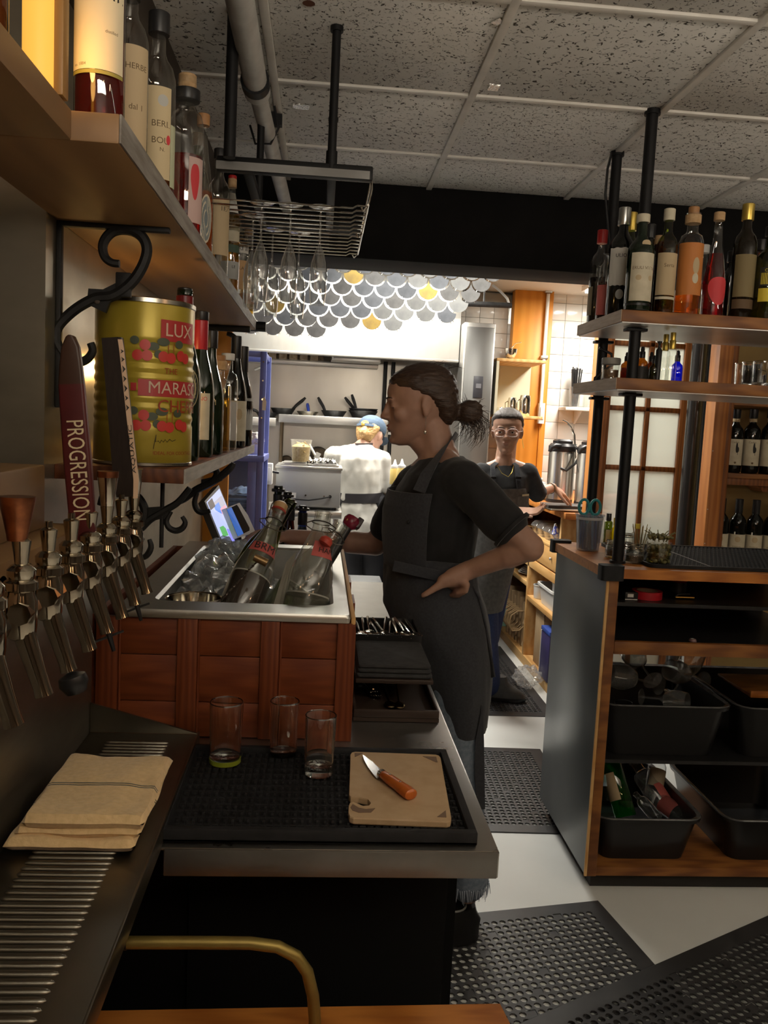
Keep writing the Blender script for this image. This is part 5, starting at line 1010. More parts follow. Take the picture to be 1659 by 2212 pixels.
def ang(px_): return math.asin(max(-.999, min(.999, (aty(px_, 800, cyy-R*.6).x-cx)/R)))
AC = .52
curved('red_panel', tinr, .243, .284, .50, 1.40); curved('red_panel', tinr, .136, .168, .08, 2.45)
ctext(t, 'LUX', R, .264, .036, pale, .93, off=.0022); ctext(t, 'MARASCHINO', R, .152, .033, pale, 1.36, off=.0022); ctext(t, 'THE', R, .1855, .016, rust, .74, off=.0016); ctext(t, 'CHERRIES', R, .117, .034, rust, 1.22, off=.0016); ctext(t, 'IDEAL FOR COCKTAILS', R, .026, .0095, rust, .90, off=.0012)
q = P('red_arrow', tinr, t, True); patch(q, R, .145, .160, -.06, .05, .0012, 4); q.done()
q = P('signature', mat('signature_ink', (.07, .05, .02), rough=.6), t, True)
pts = [(.42, .046), (.40, .034), (.43, .052), (.45, .062), (.44, .048), (.50, .050), (.53, .046), (.56, .052), (.60, .048), (.64, .053), (.68, .048), (.74, .054), (.80, .050), (.88, .053)]
q.tube([V(((R+.001)*math.sin(a), -(R+.001)*math.cos(a), z)) for a, z in pts], .0007, 5); q.done()
for zc in (.213, .079):
    for i, (a, dz_) in enumerate(((.06, 0), (.24, .000), (.20, .020), (.56, .0), (.72, -.002), (.95, .004), (1.08, .0))):
        q = P('cherry', cherry, t, True); oval(q, R, zc+dz_, .0105, .105, a, .0016+.0003*i, 16); q.done()
    for a, dz_, ra in ((.0, .028, .09), (.36, .018, .12), (.46, .004, .08), (.56, .028, .13), (.92, .026, .10)):
        q = P('leaf', leaf, t, True); oval(q, R, zc+dz_, .008, ra, a, .0013, 14); q.done()
    for a in (.66, .78): q = P('stem', rust, t, True); patch(q, R, zc+.005, zc+.028, a, a+.015, .0012, 2); q.done()
# unseen candle added behind the tin for the warm glow on wall and shelf
t2 = thing('unseen_candle', 'small unseen candle added on the lower shelf behind the cherry tin', 'candle', (-.452, 2.03, LZ1+.0008))
P('cup', clear, t2, True).lathe([(.024, 0), (.027, .002), (.030, .06), (.028, .06), (.024, .005), (0, .004)], 20).done(); P('wax', MATS.get('glowing_wax') or mat('unseen_candle_wax', (.6, .4, .15), rough=.5, emit=(1, .5, .08), es=.8), t2, True).lathe([(.022, .006), (.024, .03), (0, .031)], 18).done()
bulb('unseen_candle_glow', (-.445, 2.03, LZ1+.20), 1.1, (1.0, .60, .20), .02)
# ---- bottles on the lower shelf
GL = 'wine bottles on the lower wall shelf'; zt = LZ1+.0008; oct_ = mat('octagon_label', (.03, .035, .03), rough=.5); goldline = mat('pale_gold_line', (.45, .38, .22), rough=.5)
def onL(x, Y): return (x, Y, zt)
b_ = bottle('green wine bottle with dark octagonal label and red capsule, right behind the cherry tin', onL(-.317, 1.99), .041, .385, 'burg', g_green, None, (), [(.80, .955, .46, mat('wine_red_capsule', (.16, .01, .012), rough=.35), 'capsule'), (.955, 1.0, .40, blackc, 'stopper')], [('10', .88, .018, paperw)], [(.42, .125, .85, goldline, .3, .0), (.42, .118, .80, oct_, .3, .0)], GL)
bottle('green wine bottle with bright red capsule, second after the tin', onL(-.309, 2.20), .038, .36, 'burg', g_green, None, [(.12, .44, cream, -.1, .9)], [(.74, .94, .48, mat('bright_red_capsule', (.38, .02, .03), rough=.35), 'capsule'), (.94, 1.0, .5, blackc, 'stopper')], [('NO', .40, .014, redl, .4)], (), GL)
bottle('plain dark green bottle between the red capsule and the clear gold bottle', onL(-.303, 2.36), .038, .33, 'burg', g_green, None, (), [(.86, 1.0, .46, blackc, 'stopper')], [('M', .42, .02, goldline, .4)], (), GL)
bottle('clear squat bottle of golden spirit with wooden stopper on the lower shelf', onL(-.302, 2.53), .0385, .262, 'stubby', g_clear, (.60, l_gold), [(.24, .52, mat('warm_amber_label', (.62, .40, .10), rough=.6), -.9, .45)], [(.90, 1.0, .62, cork, 'neck_band'), (.99, 1.06, .50, corkd, 'stopper')], (), (), GL)
bottle('clear square-shouldered bottle with white cap behind the golden spirit', onL(-.300, 2.75), .034, .30, 'stubby', g_clear, (.3, l_clear), [(.1, .5, greyl, .2, 1.2)], [(.93, 1.0, .60, white, 'cap')], (), (), GL)
bottle('tall black wine bottle with cream label near the far end of the lower shelf', onL(-.297, 2.97), .040, .375, 'burg', g_black, None, [(.06, .42, cream, -.2, 1.5)], [(.80, 1.0, .44, blackc, 'capsule')], (), [(.30, .05, .3, tan, .5, 0)], GL)
bottle('black wine bottle with grey label, farthest on the lower shelf', onL(-.294, 3.20), .041, .36, 'burg', g_black, None, [(.16, .48, greyl, -.2, 1.5)], [(.74, 1.0, .46, blackc, 'capsule')], (), (), GL)
# ---- bottles on the upper shelf
GU = 'spirit bottles on the long wall shelf'; zt = SZ1+.0008
def onU(x, Y): return (x, Y, zt)
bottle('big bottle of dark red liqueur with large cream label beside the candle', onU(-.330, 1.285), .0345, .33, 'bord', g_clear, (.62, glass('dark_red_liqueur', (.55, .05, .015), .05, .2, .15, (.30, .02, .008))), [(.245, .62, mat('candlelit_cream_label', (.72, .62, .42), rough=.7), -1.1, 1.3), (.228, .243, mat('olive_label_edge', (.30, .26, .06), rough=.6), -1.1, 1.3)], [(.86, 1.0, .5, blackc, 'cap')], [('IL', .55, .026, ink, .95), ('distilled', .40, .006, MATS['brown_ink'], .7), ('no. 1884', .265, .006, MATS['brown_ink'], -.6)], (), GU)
bottle('tan label bottle squeezed between dark red and square clear bottles', onU(-.337, 1.50), .030, .33, 'spirit', g_clear, (.2, l_amber), [(.10, .62, tan, -1.1, 1.4)], [(.86, 1.0, .5, blackc, 'cap')], [('HERBE', .52, .013, MATS['brown_ink'], .6), ('dal 1', .33, .013, MATS['brown_ink'], .6)], (), GU)
bottle('clear bottle with black cap and pale lettered label, third on the long shelf', onU(-.326, 1.68), .0325, .345, 'spirit', g_clear, (.16, l_amber), [(.13, .60, mat('buff_label', (.62, .50, .30), rough=.7), -1.1, 1.0), (.10, .42, mat('pale_green_label', (.52, .54, .36), rough=.7), 1.02, 1.6)], [(.89, 1.0, .58, blackc, 'cap')], [('BERL', .41, .016, MATS['brown_ink'], .4), ('BOU', .325, .016, MATS['brown_ink'], .4), ('N.', .28, .010, MATS['brown_ink'], .5)], [(.53, .03, .3, greyl, .5, 0), (.335, .025, .13, redl, .85, 0)], GU)
bottle('stout bottle of bright red aperitif with cork and black neck ring', onU(-.321, 1.98), .038, .345, 'stubby', g_clear, (.52, l_red), [(.10, .50, mat('rosy_white_label', (.60, .42, .38), rough=.6), .35, 1.4)], [(.86, .93, .72, blackc, 'neck_ring'), (.93, 1.02, .50, cork, 'cork')], (), [(.36, .11, .28, redl, .75, .1)], GU)
bottle('ribbed clear bottle of orange liqueur with slate oval label', onU(-.312, 2.17), .030, .335, 'cone', g_clear, (.46, l_orange), (), [(.92, 1.0, .5, corkd, 'stopper')], (), [(.26, .17, .52, mat('cream_oval_rim', (.58, .52, .38), rough=.6), .55, 0), (.26, .155, .45, mat('slate_oval', (.16, .19, .20), rough=.6), .55, 0)], GU)
bottle('slim-necked clear bottle with handwritten tan label, sixth on the long shelf', onU(-.306, 2.45), .031, .34, 'spirit', g_clear, (.2, l_clear), [(.16, .60, tan, -.6, 1.4)], [(.92, 1.0, .5, blackc, 'stopper')], [('1EZ', .52, .017, ink, .75)], (), GU)
bottle('gold liquid bottle with red-topped cork and pale neck label', onU(-.304, 2.76), .029, .335, 'spirit', g_clear, (.70, l_gold), [(.46, .60, cream, -1.2, 1.2), (.36, .43, greenl, -1.2, 1.2), (.12, .28, greyl, -1.2, 1.2), (.72, .90, paperw, -1.2, 1.2)], [(.95, 1.03, .46, cork, 'cork'), (1.03, 1.06, .44, redc, 'red_top')], [('LE', .23, .012, ink, .5)], (), GU)
bottle('clear bottle with white lettered band and peach label near the shelf end', onU(-.300, 3.02), .030, .30, 'stubby', g_clear, (.55, l_clear), [(.56, .66, paperw, -1.3, 1.3), (.665, .675, blackc, -1.3, 1.3), (.16, .48, mat('peach_label', (.62, .38, .18), rough=.6), -1.3, 1.3)], [(.95, 1.03, .6, blackc, 'cap')], [('HAND', .612, .024, ink, .35), ('B.A.', .39, .016, MATS['brown_ink'], .3)], (), GU)
b_ = bottle('last clear bottle on the long shelf with black curl print and orange band', onU(-.298, 3.30), .028, .31, 'stubby', g_clear, (.45, l_gold), [(.12, .24, orangel, -1.3, 1.3)], [(.93, 1.0, .55, cork, 'cork')], (), (), GU)
for z_ in (.105, .135, .165): P('curl_print', ink, b_, True).tube([V((.0292*math.sin(.5+.45*math.cos(u)), -.0292*math.cos(.5+.45*math.cos(u)), z_+.013*math.sin(u))) for u in [2*PI*i/12 for i in range(10)]], .0012, 5).done()
bottle('short dark-capped bottle hidden behind the sixth bottle on the shelf', onU(-.345, 2.32), .030, .33, 'spirit', g_olive, (.6, l_gold), (), [(.92, 1.02, .5, mat('brown_cap', (.10, .05, .025), rough=.4), 'cap')], (), (), GU)
bottle('dark green bottle standing in the back row near the shelf end', onU(-.345, 2.95), .030, .32, 'bord', g_black, None, [(.2, .5, cream, -1, 1)], [(.86, 1.0, .48, mat('bronze_cap', (.30, .24, .14), rough=.35, metal=.7), 'cap')], (), (), GU)
# ---- candle lamp and amber bottle on the near board
wax = mat('glowing_wax', (.40, .22, .05), rough=.5, emit=(1, .50, .07), es=.95)
q = (-.362, 1.125, zt); t = thing('candle_lamp', 'glowing yellow wax pillar candle lamp on the near shelf end', 'candle', q)
P('wax', wax, t, True).lathe([(.0185, 0), (.019, .003), (.019, .125), (.017, .132), (.013, .134), (.011, .128), (0, .126)], 28).done(); P('wick', ink, t, True).cyl((0, 0, .125), (0, 0, .138), .0012, n=6).done()
P('backing', mat('amber_glass_backing', (.35, .18, .05), rough=.4), t, True).box(.016, .030, -.002, .022, 0, .15, c=.002).done()
bulb('candle_glow', (-.352, 1.178, SZ1+.085), .40, (1.0, .55, .16), .02)
bottle('round amber liqueur bottle with embossed orange label at the top left corner', (-.395, 1.00, zt), .040, .25, 'stubby', g_clear, (.60, l_amber), [(.42, .62, mat('bright_orange_label', (.70, .25, .05), rough=.5), -1.2, 1.3)], [(.9, 1.0, .6, blackc, 'cap')], [('GEORGE', .57, .012, mat('white_gold_ink', (.75, .45, .2), rough=.5), .55)], [(.52, .07, .35, mat('deep_orange_panel', (.55, .13, .02), rough=.5), .5, 0)], GU)
# ---- tap tower
TX = -.405
t = thing('tap_tower', 'stainless tap backsplash topped with stepped wooden ledges at left', 'tap tower', (-.45, 1.0, .9))
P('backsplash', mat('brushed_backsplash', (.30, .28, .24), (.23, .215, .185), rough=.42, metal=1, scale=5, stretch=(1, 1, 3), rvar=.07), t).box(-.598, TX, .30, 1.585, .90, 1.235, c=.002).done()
P('ledge', wood_y, t).box(-.598, TX+.008, .30, 1.52, 1.235, 1.30, c=.004).done(); P('upper_ledge', wood_y, t).box(-.598, -.452, .30, 1.455, 1.30, 1.405, c=.004).done()
# drip tray
TZ = .905
t = thing('drip_tray', 'long stainless drip tray with raised ribs under the beer taps', 'tray', (-.3, 1.0, TZ))
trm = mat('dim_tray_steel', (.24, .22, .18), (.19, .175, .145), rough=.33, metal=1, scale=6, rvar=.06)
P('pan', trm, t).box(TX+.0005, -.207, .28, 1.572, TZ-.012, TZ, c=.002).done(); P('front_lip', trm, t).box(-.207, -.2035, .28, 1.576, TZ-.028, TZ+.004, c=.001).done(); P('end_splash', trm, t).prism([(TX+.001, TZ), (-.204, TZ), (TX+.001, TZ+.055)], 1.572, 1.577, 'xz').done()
P('under_bracket', steel_d, t).box(TX+.001, -.23, .30, 1.55, TZ-.05, TZ-.0125).done()
rme = MB(); pr = []
rme.loft([[V((x, .0042*math.cos(PI*i/6)*e, .0036*math.sin(PI*i/6)*e)) for i in range(7)] for x, e in ((-.056, .05), (-.0535, .7), (-.048, 1), (.048, 1), (.0535, .7), (.056, .05))], True, True, True)
rmesh = rme.mesh('rib', trm)
for i in range(84):
    o = bpy.data.objects.new('rib', rmesh); COL.objects.link(o); o.parent = t; o.location = (-.0075, -.655+i*.0142, .0003)
chrome_ = mat('tap_chrome', (.46, .41, .33), rough=.11, metal=1)
# taps
ty = [.91+.1*i for i in range(8)]
tapm = [None]
def tap(y, i):
    names = ('leftmost', 'second', 'third', 'fourth', 'fifth', 'sixth', 'seventh', 'farthest')
    extra = ('partly cut by the frame', 'with copper cone handle', 'with bare post and black spout plug', 'with bare threaded post', 'carrying the dark red paddle handle', 'with copper and chrome cone handle', 'with bare post and black plug', 'carrying the tall black wedge handle')[i]
    t = thing('beer_tap', f'chrome beer tap {extra}, {names[i]} in the row', 'tap', (-.34, y, 1.15), 0, 'row of chrome beer taps'); x = -.34
    P('shank', chrome_, t).cyl((TX, y, 1.262), (x, y, 1.262), .0105).done(); P('flange', chrome_, t).cyl((TX, y, 1.262), (TX+.008, y, 1.262), .021, n=20).done()
    P('body', chrome_, t).lathe([(.010, 1.228), (.0165, 1.232), (.018, 1.245), (.018, 1.275), (.0155, 1.282), (.0155, 1.286), (.019, 1.288), (.019, 1.297), (.0145, 1.30), (.016, 1.304), (.0165, 1.311), (.012, 1.316), (.008, 1.318)], 24, (x, y, 0)).done()
    P('coupling_nut', chrome_, t).cyl((x+.004, y-.020, 1.262), (x+.004, y+.020, 1.262), .0135, n=8).done()
    P('spout', chrome_, t).tube([(x+.002, y-.002, 1.246), (x+.008, y-.003, 1.225), (x+.017, y-.004, 1.198), (x+.026, y-.005, 1.172), (x+.0285, y-.005, 1.163)], [.0125, .0122, .0108, .0098, .0108], 16).done()
    P('post', chrome_, t).lathe([(.0075, 1.316), (.009, 1.330), (.011, 1.345), (.0085, 1.347), (.005, 1.348), (.005, 1.356)], 16, (x, y, 0)).done()
    return t
taps = [tap(y, i) for i, y in enumerate(ty)]
copper = mat('worn_copper', (.50, .18, .08), (.32, .12, .06), rough=.3, metal=1, scale=70)
P('cone_handle', copper, taps[1]).lathe([(.011, 1.345), (.012, 1.352), (.020, 1.392), (.020, 1.396), (0, 1.396)], 24, (-.345, ty[1], 0)).done()
P('cone_handle', chrome, taps[5]).lathe([(.010, 1.345), (.011, 1.352), (.0165, 1.395), (.0165, 1.400), (0, 1.400)], 24, (-.34, ty[5], 0)).done(); P('copper_band', copper, taps[5]).lathe([(.0167, 1.392), (.0172, 1.402), (0, 1.4025)], 24, (-.34, ty[5], 0)).done()
def plug(y, tp, big): 
    c = V((-.312+.0045, y-.006, 1.156)); d = V((.3, 0, -1)).normalized()
    if big: P('black_plug', blackp, tp).lathe([(.005, -.005), (.017, .0), (.019, .010), (.013, .022), (0, .026)], 18, T=Matrix.Translation(c) @ Matrix.Rotation(PI-.3, 4, 'Y')).done()
    else:
        P('black_plug', blackp, tp).tube([c-d*.01, c+d*.022], [.005, .003], 8).done(); P('plug_wing', blackp, tp).tube([c+V((-.022, -.01, -.006)), c+V((0, 0, .002)), c+V((.018, .01, .008))], .0022, 6).done()
plug(ty[2], taps[2], True); plug(ty[4], taps[4], False); plug(ty[6], taps[6], False)
# red paddle handle
hm = mat('dark_red_paddle', (.10, .012, .012), (.07, .01, .01), rough=.4, scale=14); hb = mat('burnished_handle_top', (.05, .022, .012), rough=.4); cr_ = mat('cream_lettering', (.72, .60, .38), rough=.5)
y = ty[4]; a, b = aty(182, 1168, y), aty(155, 830, y); u_ = (b-a).normalized(); sx = V((1, 0, 0)); sx = (sx-u_*u_.x).normalized(); sy = u_.cross(sx)
T = Matrix((sx, sy, u_)).transposed().to_4x4(); T.translation = a
Lh = (b-a).length
P('paddle', hm, taps[4]).loft([[T @ q for q in rect_ring(-w_, w_, -.008, .008, z, .004)] for w_, z in ((.010, 0), (.0185, .012), (.0200, Lh*.5), (.0185, Lh))]).done()
e = aty(163, 725, y); up_ = (e-T @ V((0, 0, Lh))).length
P('paddle_top', hb, taps[4]).loft([[T @ q for q in rect_ring(-w_+dx, w_+dx, -.0075, .0075, z, min(.004, w_*.6))] for w_, z, dx in ((.0185, Lh, 0), (.0165, Lh+up_*.35, .0012), (.013, Lh+up_*.75, .003), (.006, Lh+up_*.97, .004), (.002, Lh+up_, .004))]).done()
P('ferrule', chrome, taps[4]).cyl(V((-.34, y, 1.345)), a+u_*.004, .008).done()
TT = T @ Matrix.Translation((0.001, -.0088, Lh*.455)) @ Matrix(((1, 0, 0, 0), (0, 0, -1, 0), (0, 1, 0, 0), (0, 0, 0, 1))) @ Matrix.Rotation(-PI/2, 4, 'Z')
ftext(taps[4], 'PROGRESSION', .0350, cr_, TT, stretch=.66)
# tall black wedge handle with lettered edge
y = ty[7]-.02; bk = mat('black_wood_handle', (.02, .013, .010), (.03, .02, .015), rough=.35, scale=30, stretch=(6, 6, 1)); pk = mat('pale_wood_inlay', (.62, .42, .28), rough=.5)
a, b = aty(276, 1072, y), aty(243, 730, y); u_ = (b-a).normalized(); sx = (V((1, 0, 0))-u_*u_.x).normalized(); sy = u_.cross(sx)
T = Matrix((sx, sy, u_)).transposed().to_4x4(); T.translation = a; Lh = (b-a).length
P('wedge', bk, taps[7]).loft([[T @ V((x, yy, z)) for x, yy in ((-w_, -.012), (w_*.72, -.012), (w_, -.004), (w_, .014), (-w_, .014))] for w_, z in ((.0175, 0), (.0205, .03), (.0185, Lh*.5), (.0165, Lh))]).done()
P('inlay', pk, taps[7]).loft([[T @ V((x, yy, z)) for x, yy in ((w_*.74, -.0135), (w_*1.02+.0025, -.0085), (w_*1.02+.0015, -.006), (w_*.74, -.011))] for w_, z in ((.0165, -.004), (.0215, .03), (.0192, Lh*.5), (.0172, Lh*.93), (.0160, Lh*.985))]).done()
P('cone', chrome, taps[7]).lathe([(.009, 1.345), (.0105, 1.35), (.015, 1.395), (0, 1.396)], 20, (-.338, ty[7]-.006, 0)).done()
nrm = (T.to_3x3() @ V((.55, -1, 0)).normalized())
ex = T.to_3x3() @ V((.83, .55, 0)).normalized(); O = T @ V((.0182, -.0128, Lh*.30))
M3 = Matrix((u_, -ex, nrm)).transposed().to_4x4(); M3.translation = O+nrm*.0012
ftext(taps[7], 'AQUATIC', .0105, ink, M3, stretch=1.9)
q = P('floral_print', ink, taps[7])
for k, (z, s) in enumerate(((.56, .006), (.62, .005), (.68, .007), (.74, .006), (.80, .007), (.86, .005), (.91, .004))):
    c = T @ V((.0172, -.0128, Lh*z))+nrm*.0014
    q.add([c+ex*(-.0035)+u_*-s, c+ex*.0032+u_*0, c+ex*(-.0028)+u_*s, c+ex*-.001], [(0, 1, 3), (1, 2, 3)])
q.done(smooth=False)
# brown bulb bottle on the ledge
bottle('bulb-shaped brown bottle half out of frame on the wooden ledge', (-.432, 1.03, 1.3008), .034, .16, 'round', g_brown, (.5, l_whisky), (), [(.9, 1.0, .6, cork, 'stopper')], (), (), None)
# ================================================================ left counter and what stands on it
CZT = .88
t = thing('bar_counter', 'steel topped bar counter with dark base running back to the kitchen', 'counter', (.05, 2.2, 0))
ctop = mat('satin_counter_steel', (.44, .43, .405), (.34, .33, .31), rough=.30, metal=1, scale=5, rvar=.10, bump=.05)
P('worktop', ctop, t).box(-.40, .287, 1.19, 3.31, CZT-.004, CZT, c=.0015).done()
P('front_edge', steel_d, t).box(-.20, .287, 1.188, 1.196, CZT-.042, CZT-.001, c=.002).done(); P('side_edge', ctop, t).box(.281, .289, 1.19, 3.31, CZT-.042, CZT-.001, c=.002).done(); P('end_edge', ctop, t).box(-.40, .287, 3.302, 3.312, CZT-.042, CZT-.001, c=.002).done()
P('base', mat('black_cabinet_base', (.004, .004, .004), rough=.8, spec=.1), t).box(-.40, .268, 1.40, 3.28, 0, CZT-.004).done()
P('base_door', mat('black_cabinet_door', (.005, .005, .005), rough=.8, spec=.1), t).box(-.19, .25, 1.388, 1.40, .10, .80, c=.003).done()
# ribbed bar mat
mx0, mx1, my0, my1 = -.215, .258, 1.205, 1.535
t = thing('bar_mat', 'black rubber bar mat with studded grid under the cutting board', 'mat', (0, 1.37, CZT))
P('base', rubber, t).box(mx0, mx1, my0, my1, CZT+.0005, CZT+.007, c=.002).done()
q = P('rim', rubber, t); e = .013
for bx in ((mx0, mx1, my0, my0+e), (mx0, mx1, my1-e, my1), (mx0, mx0+e, my0+e, my1-e), (mx1-e, mx1, my0+e, my1-e)): q.box(*bx, CZT+.0005, CZT+.021, c=.002)
q.done()
q = P('stud_grid', rubber, t)
for i in range(38):
    for k in range(26):
        x = mx0+.019+i*.01165; y = my0+.018+k*.0116
        if k % 2: q.box(x, x+.0085, y, y+.004, CZT+.007, CZT+.0135)
        else: q.box(x+.004, x+.0075, y, y+.0085, CZT+.007, CZT+.0135)
o = q.done(smooth=False); o['kind'] = 'stuff'
# cutting board with hook corner
brd = mat('tan_cutting_board', (.46, .31, .17), (.52, .36, .21), rough=.6, scale=30); grip = mat('brown_grip_pad', (.19, .12, .08), rough=.7)
t = thing('cutting_board', 'small tan cutting board with dark corner grips on the bar mat', 'board', (.15, 1.345, CZT+.0136))
zb0, zb1 = CZT+.0138, CZT+.0248
c00, c10, c11, c01 = [atz(x, y, zb1) for x, y in ((752, 1766), (977, 1775), (951, 1630), (757, 1623))]
def bq(u, v): a = c00.lerp(c10, u); b = c01.lerp(c11, u); return a.lerp(b, v)
out = []
def corner(u, v, du, dv, r=.05):
    return [(u+du*r, v), (u+du*r*.3, v+dv*r*.3*1.0), (u, v+dv*r)]
pts = [(.05, 0), (.95, 0), (.985, .015), (1, .06), (1, .95), (.985, .985), (.95, 1), (.05, 1), (.015, .985), (0, .95), (0, .30), (.02, .275), (.10, .275), (.19, .25), (.22, .20), (.20, .165), (.14, .155), (.08, .185), (.04, .205), (.01, .19), (0, .15), (0, .06), (.015, .015)]
loop = [bq(u, v) for u, v in pts]
P('board', brd, t).loft([[V((p.x, p.y, z)) for p in [q.lerp(bq(.5, .5), k) for q in loop]] for z, k in ((zb0, .01), (zb0+.002, 0), (zb1-.002, 0), (zb1, .008))]).done(smooth=False)
for pp in ([(.80, .955), (.95, .955), (.955, .86), (.935, .86)], [(.045, .97), (.14, .97), (.05, .90)], [(.95, .05), (.86, .05), (.955, .14)], [(.02, .13), (.04, .175), (.10, .13), (.17, .115), (.26, .13), (.22, .075), (.10, .065), (.04, .09)]):
    P('corner_grip', grip, t).loft([[V((bq(u, v).x, bq(u, v).y, z)) for u, v in pp] for z in (zb1-.001, zb1+.0006)]).done()
# paring knife
t = thing('paring_knife', 'paring knife with orange wooden handle lying on the cutting board', 'knife', (.13, 1.36, zb1))
a, b, c = [atz(x, y, zb1+.006) for x, y in ((783, 1627), (826, 1676), (890, 1722))]
d = (b-a).normalized(); n_ = V((-d.y, d.x, 0)).normalized(); L = (b-a).length
prf = [(0, .0), (.25, .006), (.55, .0095), (.9, .011), (1.02, .011), (1.02, -.008), (.8, -.0085), (.4, -.0065), (.15, -.0025)]
P('blade', mat('polished_blade', (.82, .82, .80), rough=.22, metal=1), t).loft([[a+d*(u*L)+n_*(-w_)+V((0, 0, z)) for u, w_ in prf] for z in (-.003, -.0018)]).done(smooth=False)
hw = mat('orange_knife_handle', 'B0561C', 'C96A26', rough=.3, coat=.4, scale=20, stretch=(2, 2, 2))
d2 = (c-b).normalized(); n2 = V((-d2.y, d2.x, 0)); Lh = (c-b).length
P('handle', hw, t).loft([MB().ring(b+d2*(u*Lh)+V((0, 0, .003)), n2*w_, V((0, 0, h_)), 14) for u, w_, h_ in ((0, .0065, .005), (.06, .0085, .007), (.3, .0100, .0085), (.6, .0105, .009), (.88, .0125, .010), (.97, .0115, .009), (1.0, .007, .006))]).done()
P('bolster', chrome, t).loft([MB().ring(b+d2*(u*Lh)+V((0, 0, .003)), n2*.0088, V((0, 0, .0072)), 14) for u in (-.05, .03)]).done()
for u in (.25, .6): P('rivet', chrome, t).ell(b+d2*(u*Lh)+V((0, 0, .0118)), (.0022, .0022, .0007), 8, 6).done()
# three glasses
p = atz(688, 1677, CZT+.0137); tumbler('pint_glass', 'tall clear glass right by the cutting board, brightest base', (p.x, p.y+.012, CZT+.0138), .0245, .105, base=.016)
p = atz(484, 1652, CZT+.0137); j = tumbler('lime_ring_glass', 'clear glass with a lime green ring at its base on the bar mat', (p.x, p.y+.012, CZT+.0138), .0265, .11, base=.012)
P('green_ring', mat('lime_ring', (.22, .26, .02), rough=.4), j, True).lathe([(.0255, .001), (.0275, .001), (.0278, .009), (.0262, .009)], 28, cap0=False, cap1=False).done()
p = atz(612, 1622, CZT+.0137); tumbler('rear_glass', 'faint clear glass standing at the back against the ice bin panel', (p.x, p.y-.014, CZT+.0138), .024, .10, base=.008)
# ---- ice bin
BX0, BX1, BY0, BY1, BZ0, BZ1 = -.418, .083, 1.617, 2.53, CZT+.0006, 1.114
t = thing('ice_bin', 'drop-in steel ice bin boxed in red-brown wooden panelling on the counter', 'ice bin', (-.15, 2.0, BZ0))
def panel(name, m_, x0, x1, y0, y1, z0, z1, c=.0015): return P(name, m_, t).box(x0, x1, y0, y1, z0, z1, c=c).done()

fx = [aty(x, 1425, BY0).x for x in (207, 254, 382, 425, 562, 602, 727, 770)]
pieces = [(fx[0], fx[1]), (fx[2], fx[3]), (fx[4], fx[5]), (fx[6], BX1)]
for i, (a, b) in enumerate(pieces):
    if i < 3: panel('stile', panelz, a, b, BY0-.002, BY0+.014, BZ0, BZ1)
zr = [BZ0, aty(500, 1520, BY0).z, aty(500, 1420, BY0).z, BZ1]
# rounded-corner right stile
a, b = pieces[3]; r = .014
poly = [(a, BZ0), (b, BZ0), (b, BZ1-r)]+[(b-r+r*math.cos(k*PI/10), BZ1-r+r*math.sin(k*PI/10)) for k in range(1, 6)]+[(a, BZ1)]
P('stile', panelz, t).prism(poly, BY0-.002, BY0+.014, 'xz').done()
for i in range(3):
    x0, x1 = pieces[i][1], pieces[i+1][0]
    for z0, z1 in zip(zr[:-1], zr[1:]): panel('plank', panelw, x0-.003, x1+.003, BY0+.005, BY0+.013, z0+.0008, z1-.0008, .001)
    P('bead', panelz, t).cyl((x0+.0025, BY0+.004, BZ0), (x0+.0025, BY0+.004, BZ1), .0025, n=8).done()
P('left_side', panelw, t).box(BX0, BX0+.012, BY0+.014, BY1, BZ0, BZ1).done(); P('right_side', panelw, t).box(BX1-.012, BX1, BY0+.014, BY1, BZ0, BZ1-.006, c=.002).done(); P('back_side', panelw, t).box(BX0+.012, BX1-.012, BY1-.012, BY1, BZ0, BZ1).done()
for k, y in enumerate((1.95, 2.2)): P('side_batten', panelz, t).box(BX1, BX1+.010, y-.05, y+.05, BZ0, BZ1-.02, c=.006).done()
RX0, RX1, RY0, RY1 = -.372, .070, 1.614, 2.52; IX0, IX1, IY0, IY1 = -.312, .034, 1.70, 2.45; RZ = 1.131
P('rim', steel, t).loft([rect_ring(RX0, RX1, RY0, RY1, BZ1+.001, .006), rect_ring(RX0-.002, RX1+.002, RY0-.002, RY1+.002, RZ-.006, .008), rect_ring(RX0+.001, RX1-.001, RY0+.001, RY1-.001, RZ, .008), rect_ring(IX0-.006, IX1+.006, IY0-.006, IY1+.006, RZ, .03), rect_ring(IX0, IX1, IY0, IY1, RZ-.006, .028)], False, False).done()
P('well', steel_w, t).loft([rect_ring(IX0, IX1, IY0, IY1, RZ-.006, .028), rect_ring(IX0+.012, IX1-.012, IY0+.012, IY1-.012, .945, .03)], False, True).done()
P('rim_strip', ply, t).box(RX1+.003, BX1-.001, RY0+.01, RY1, BZ1-.004, BZ1+.010, c=.002).done()
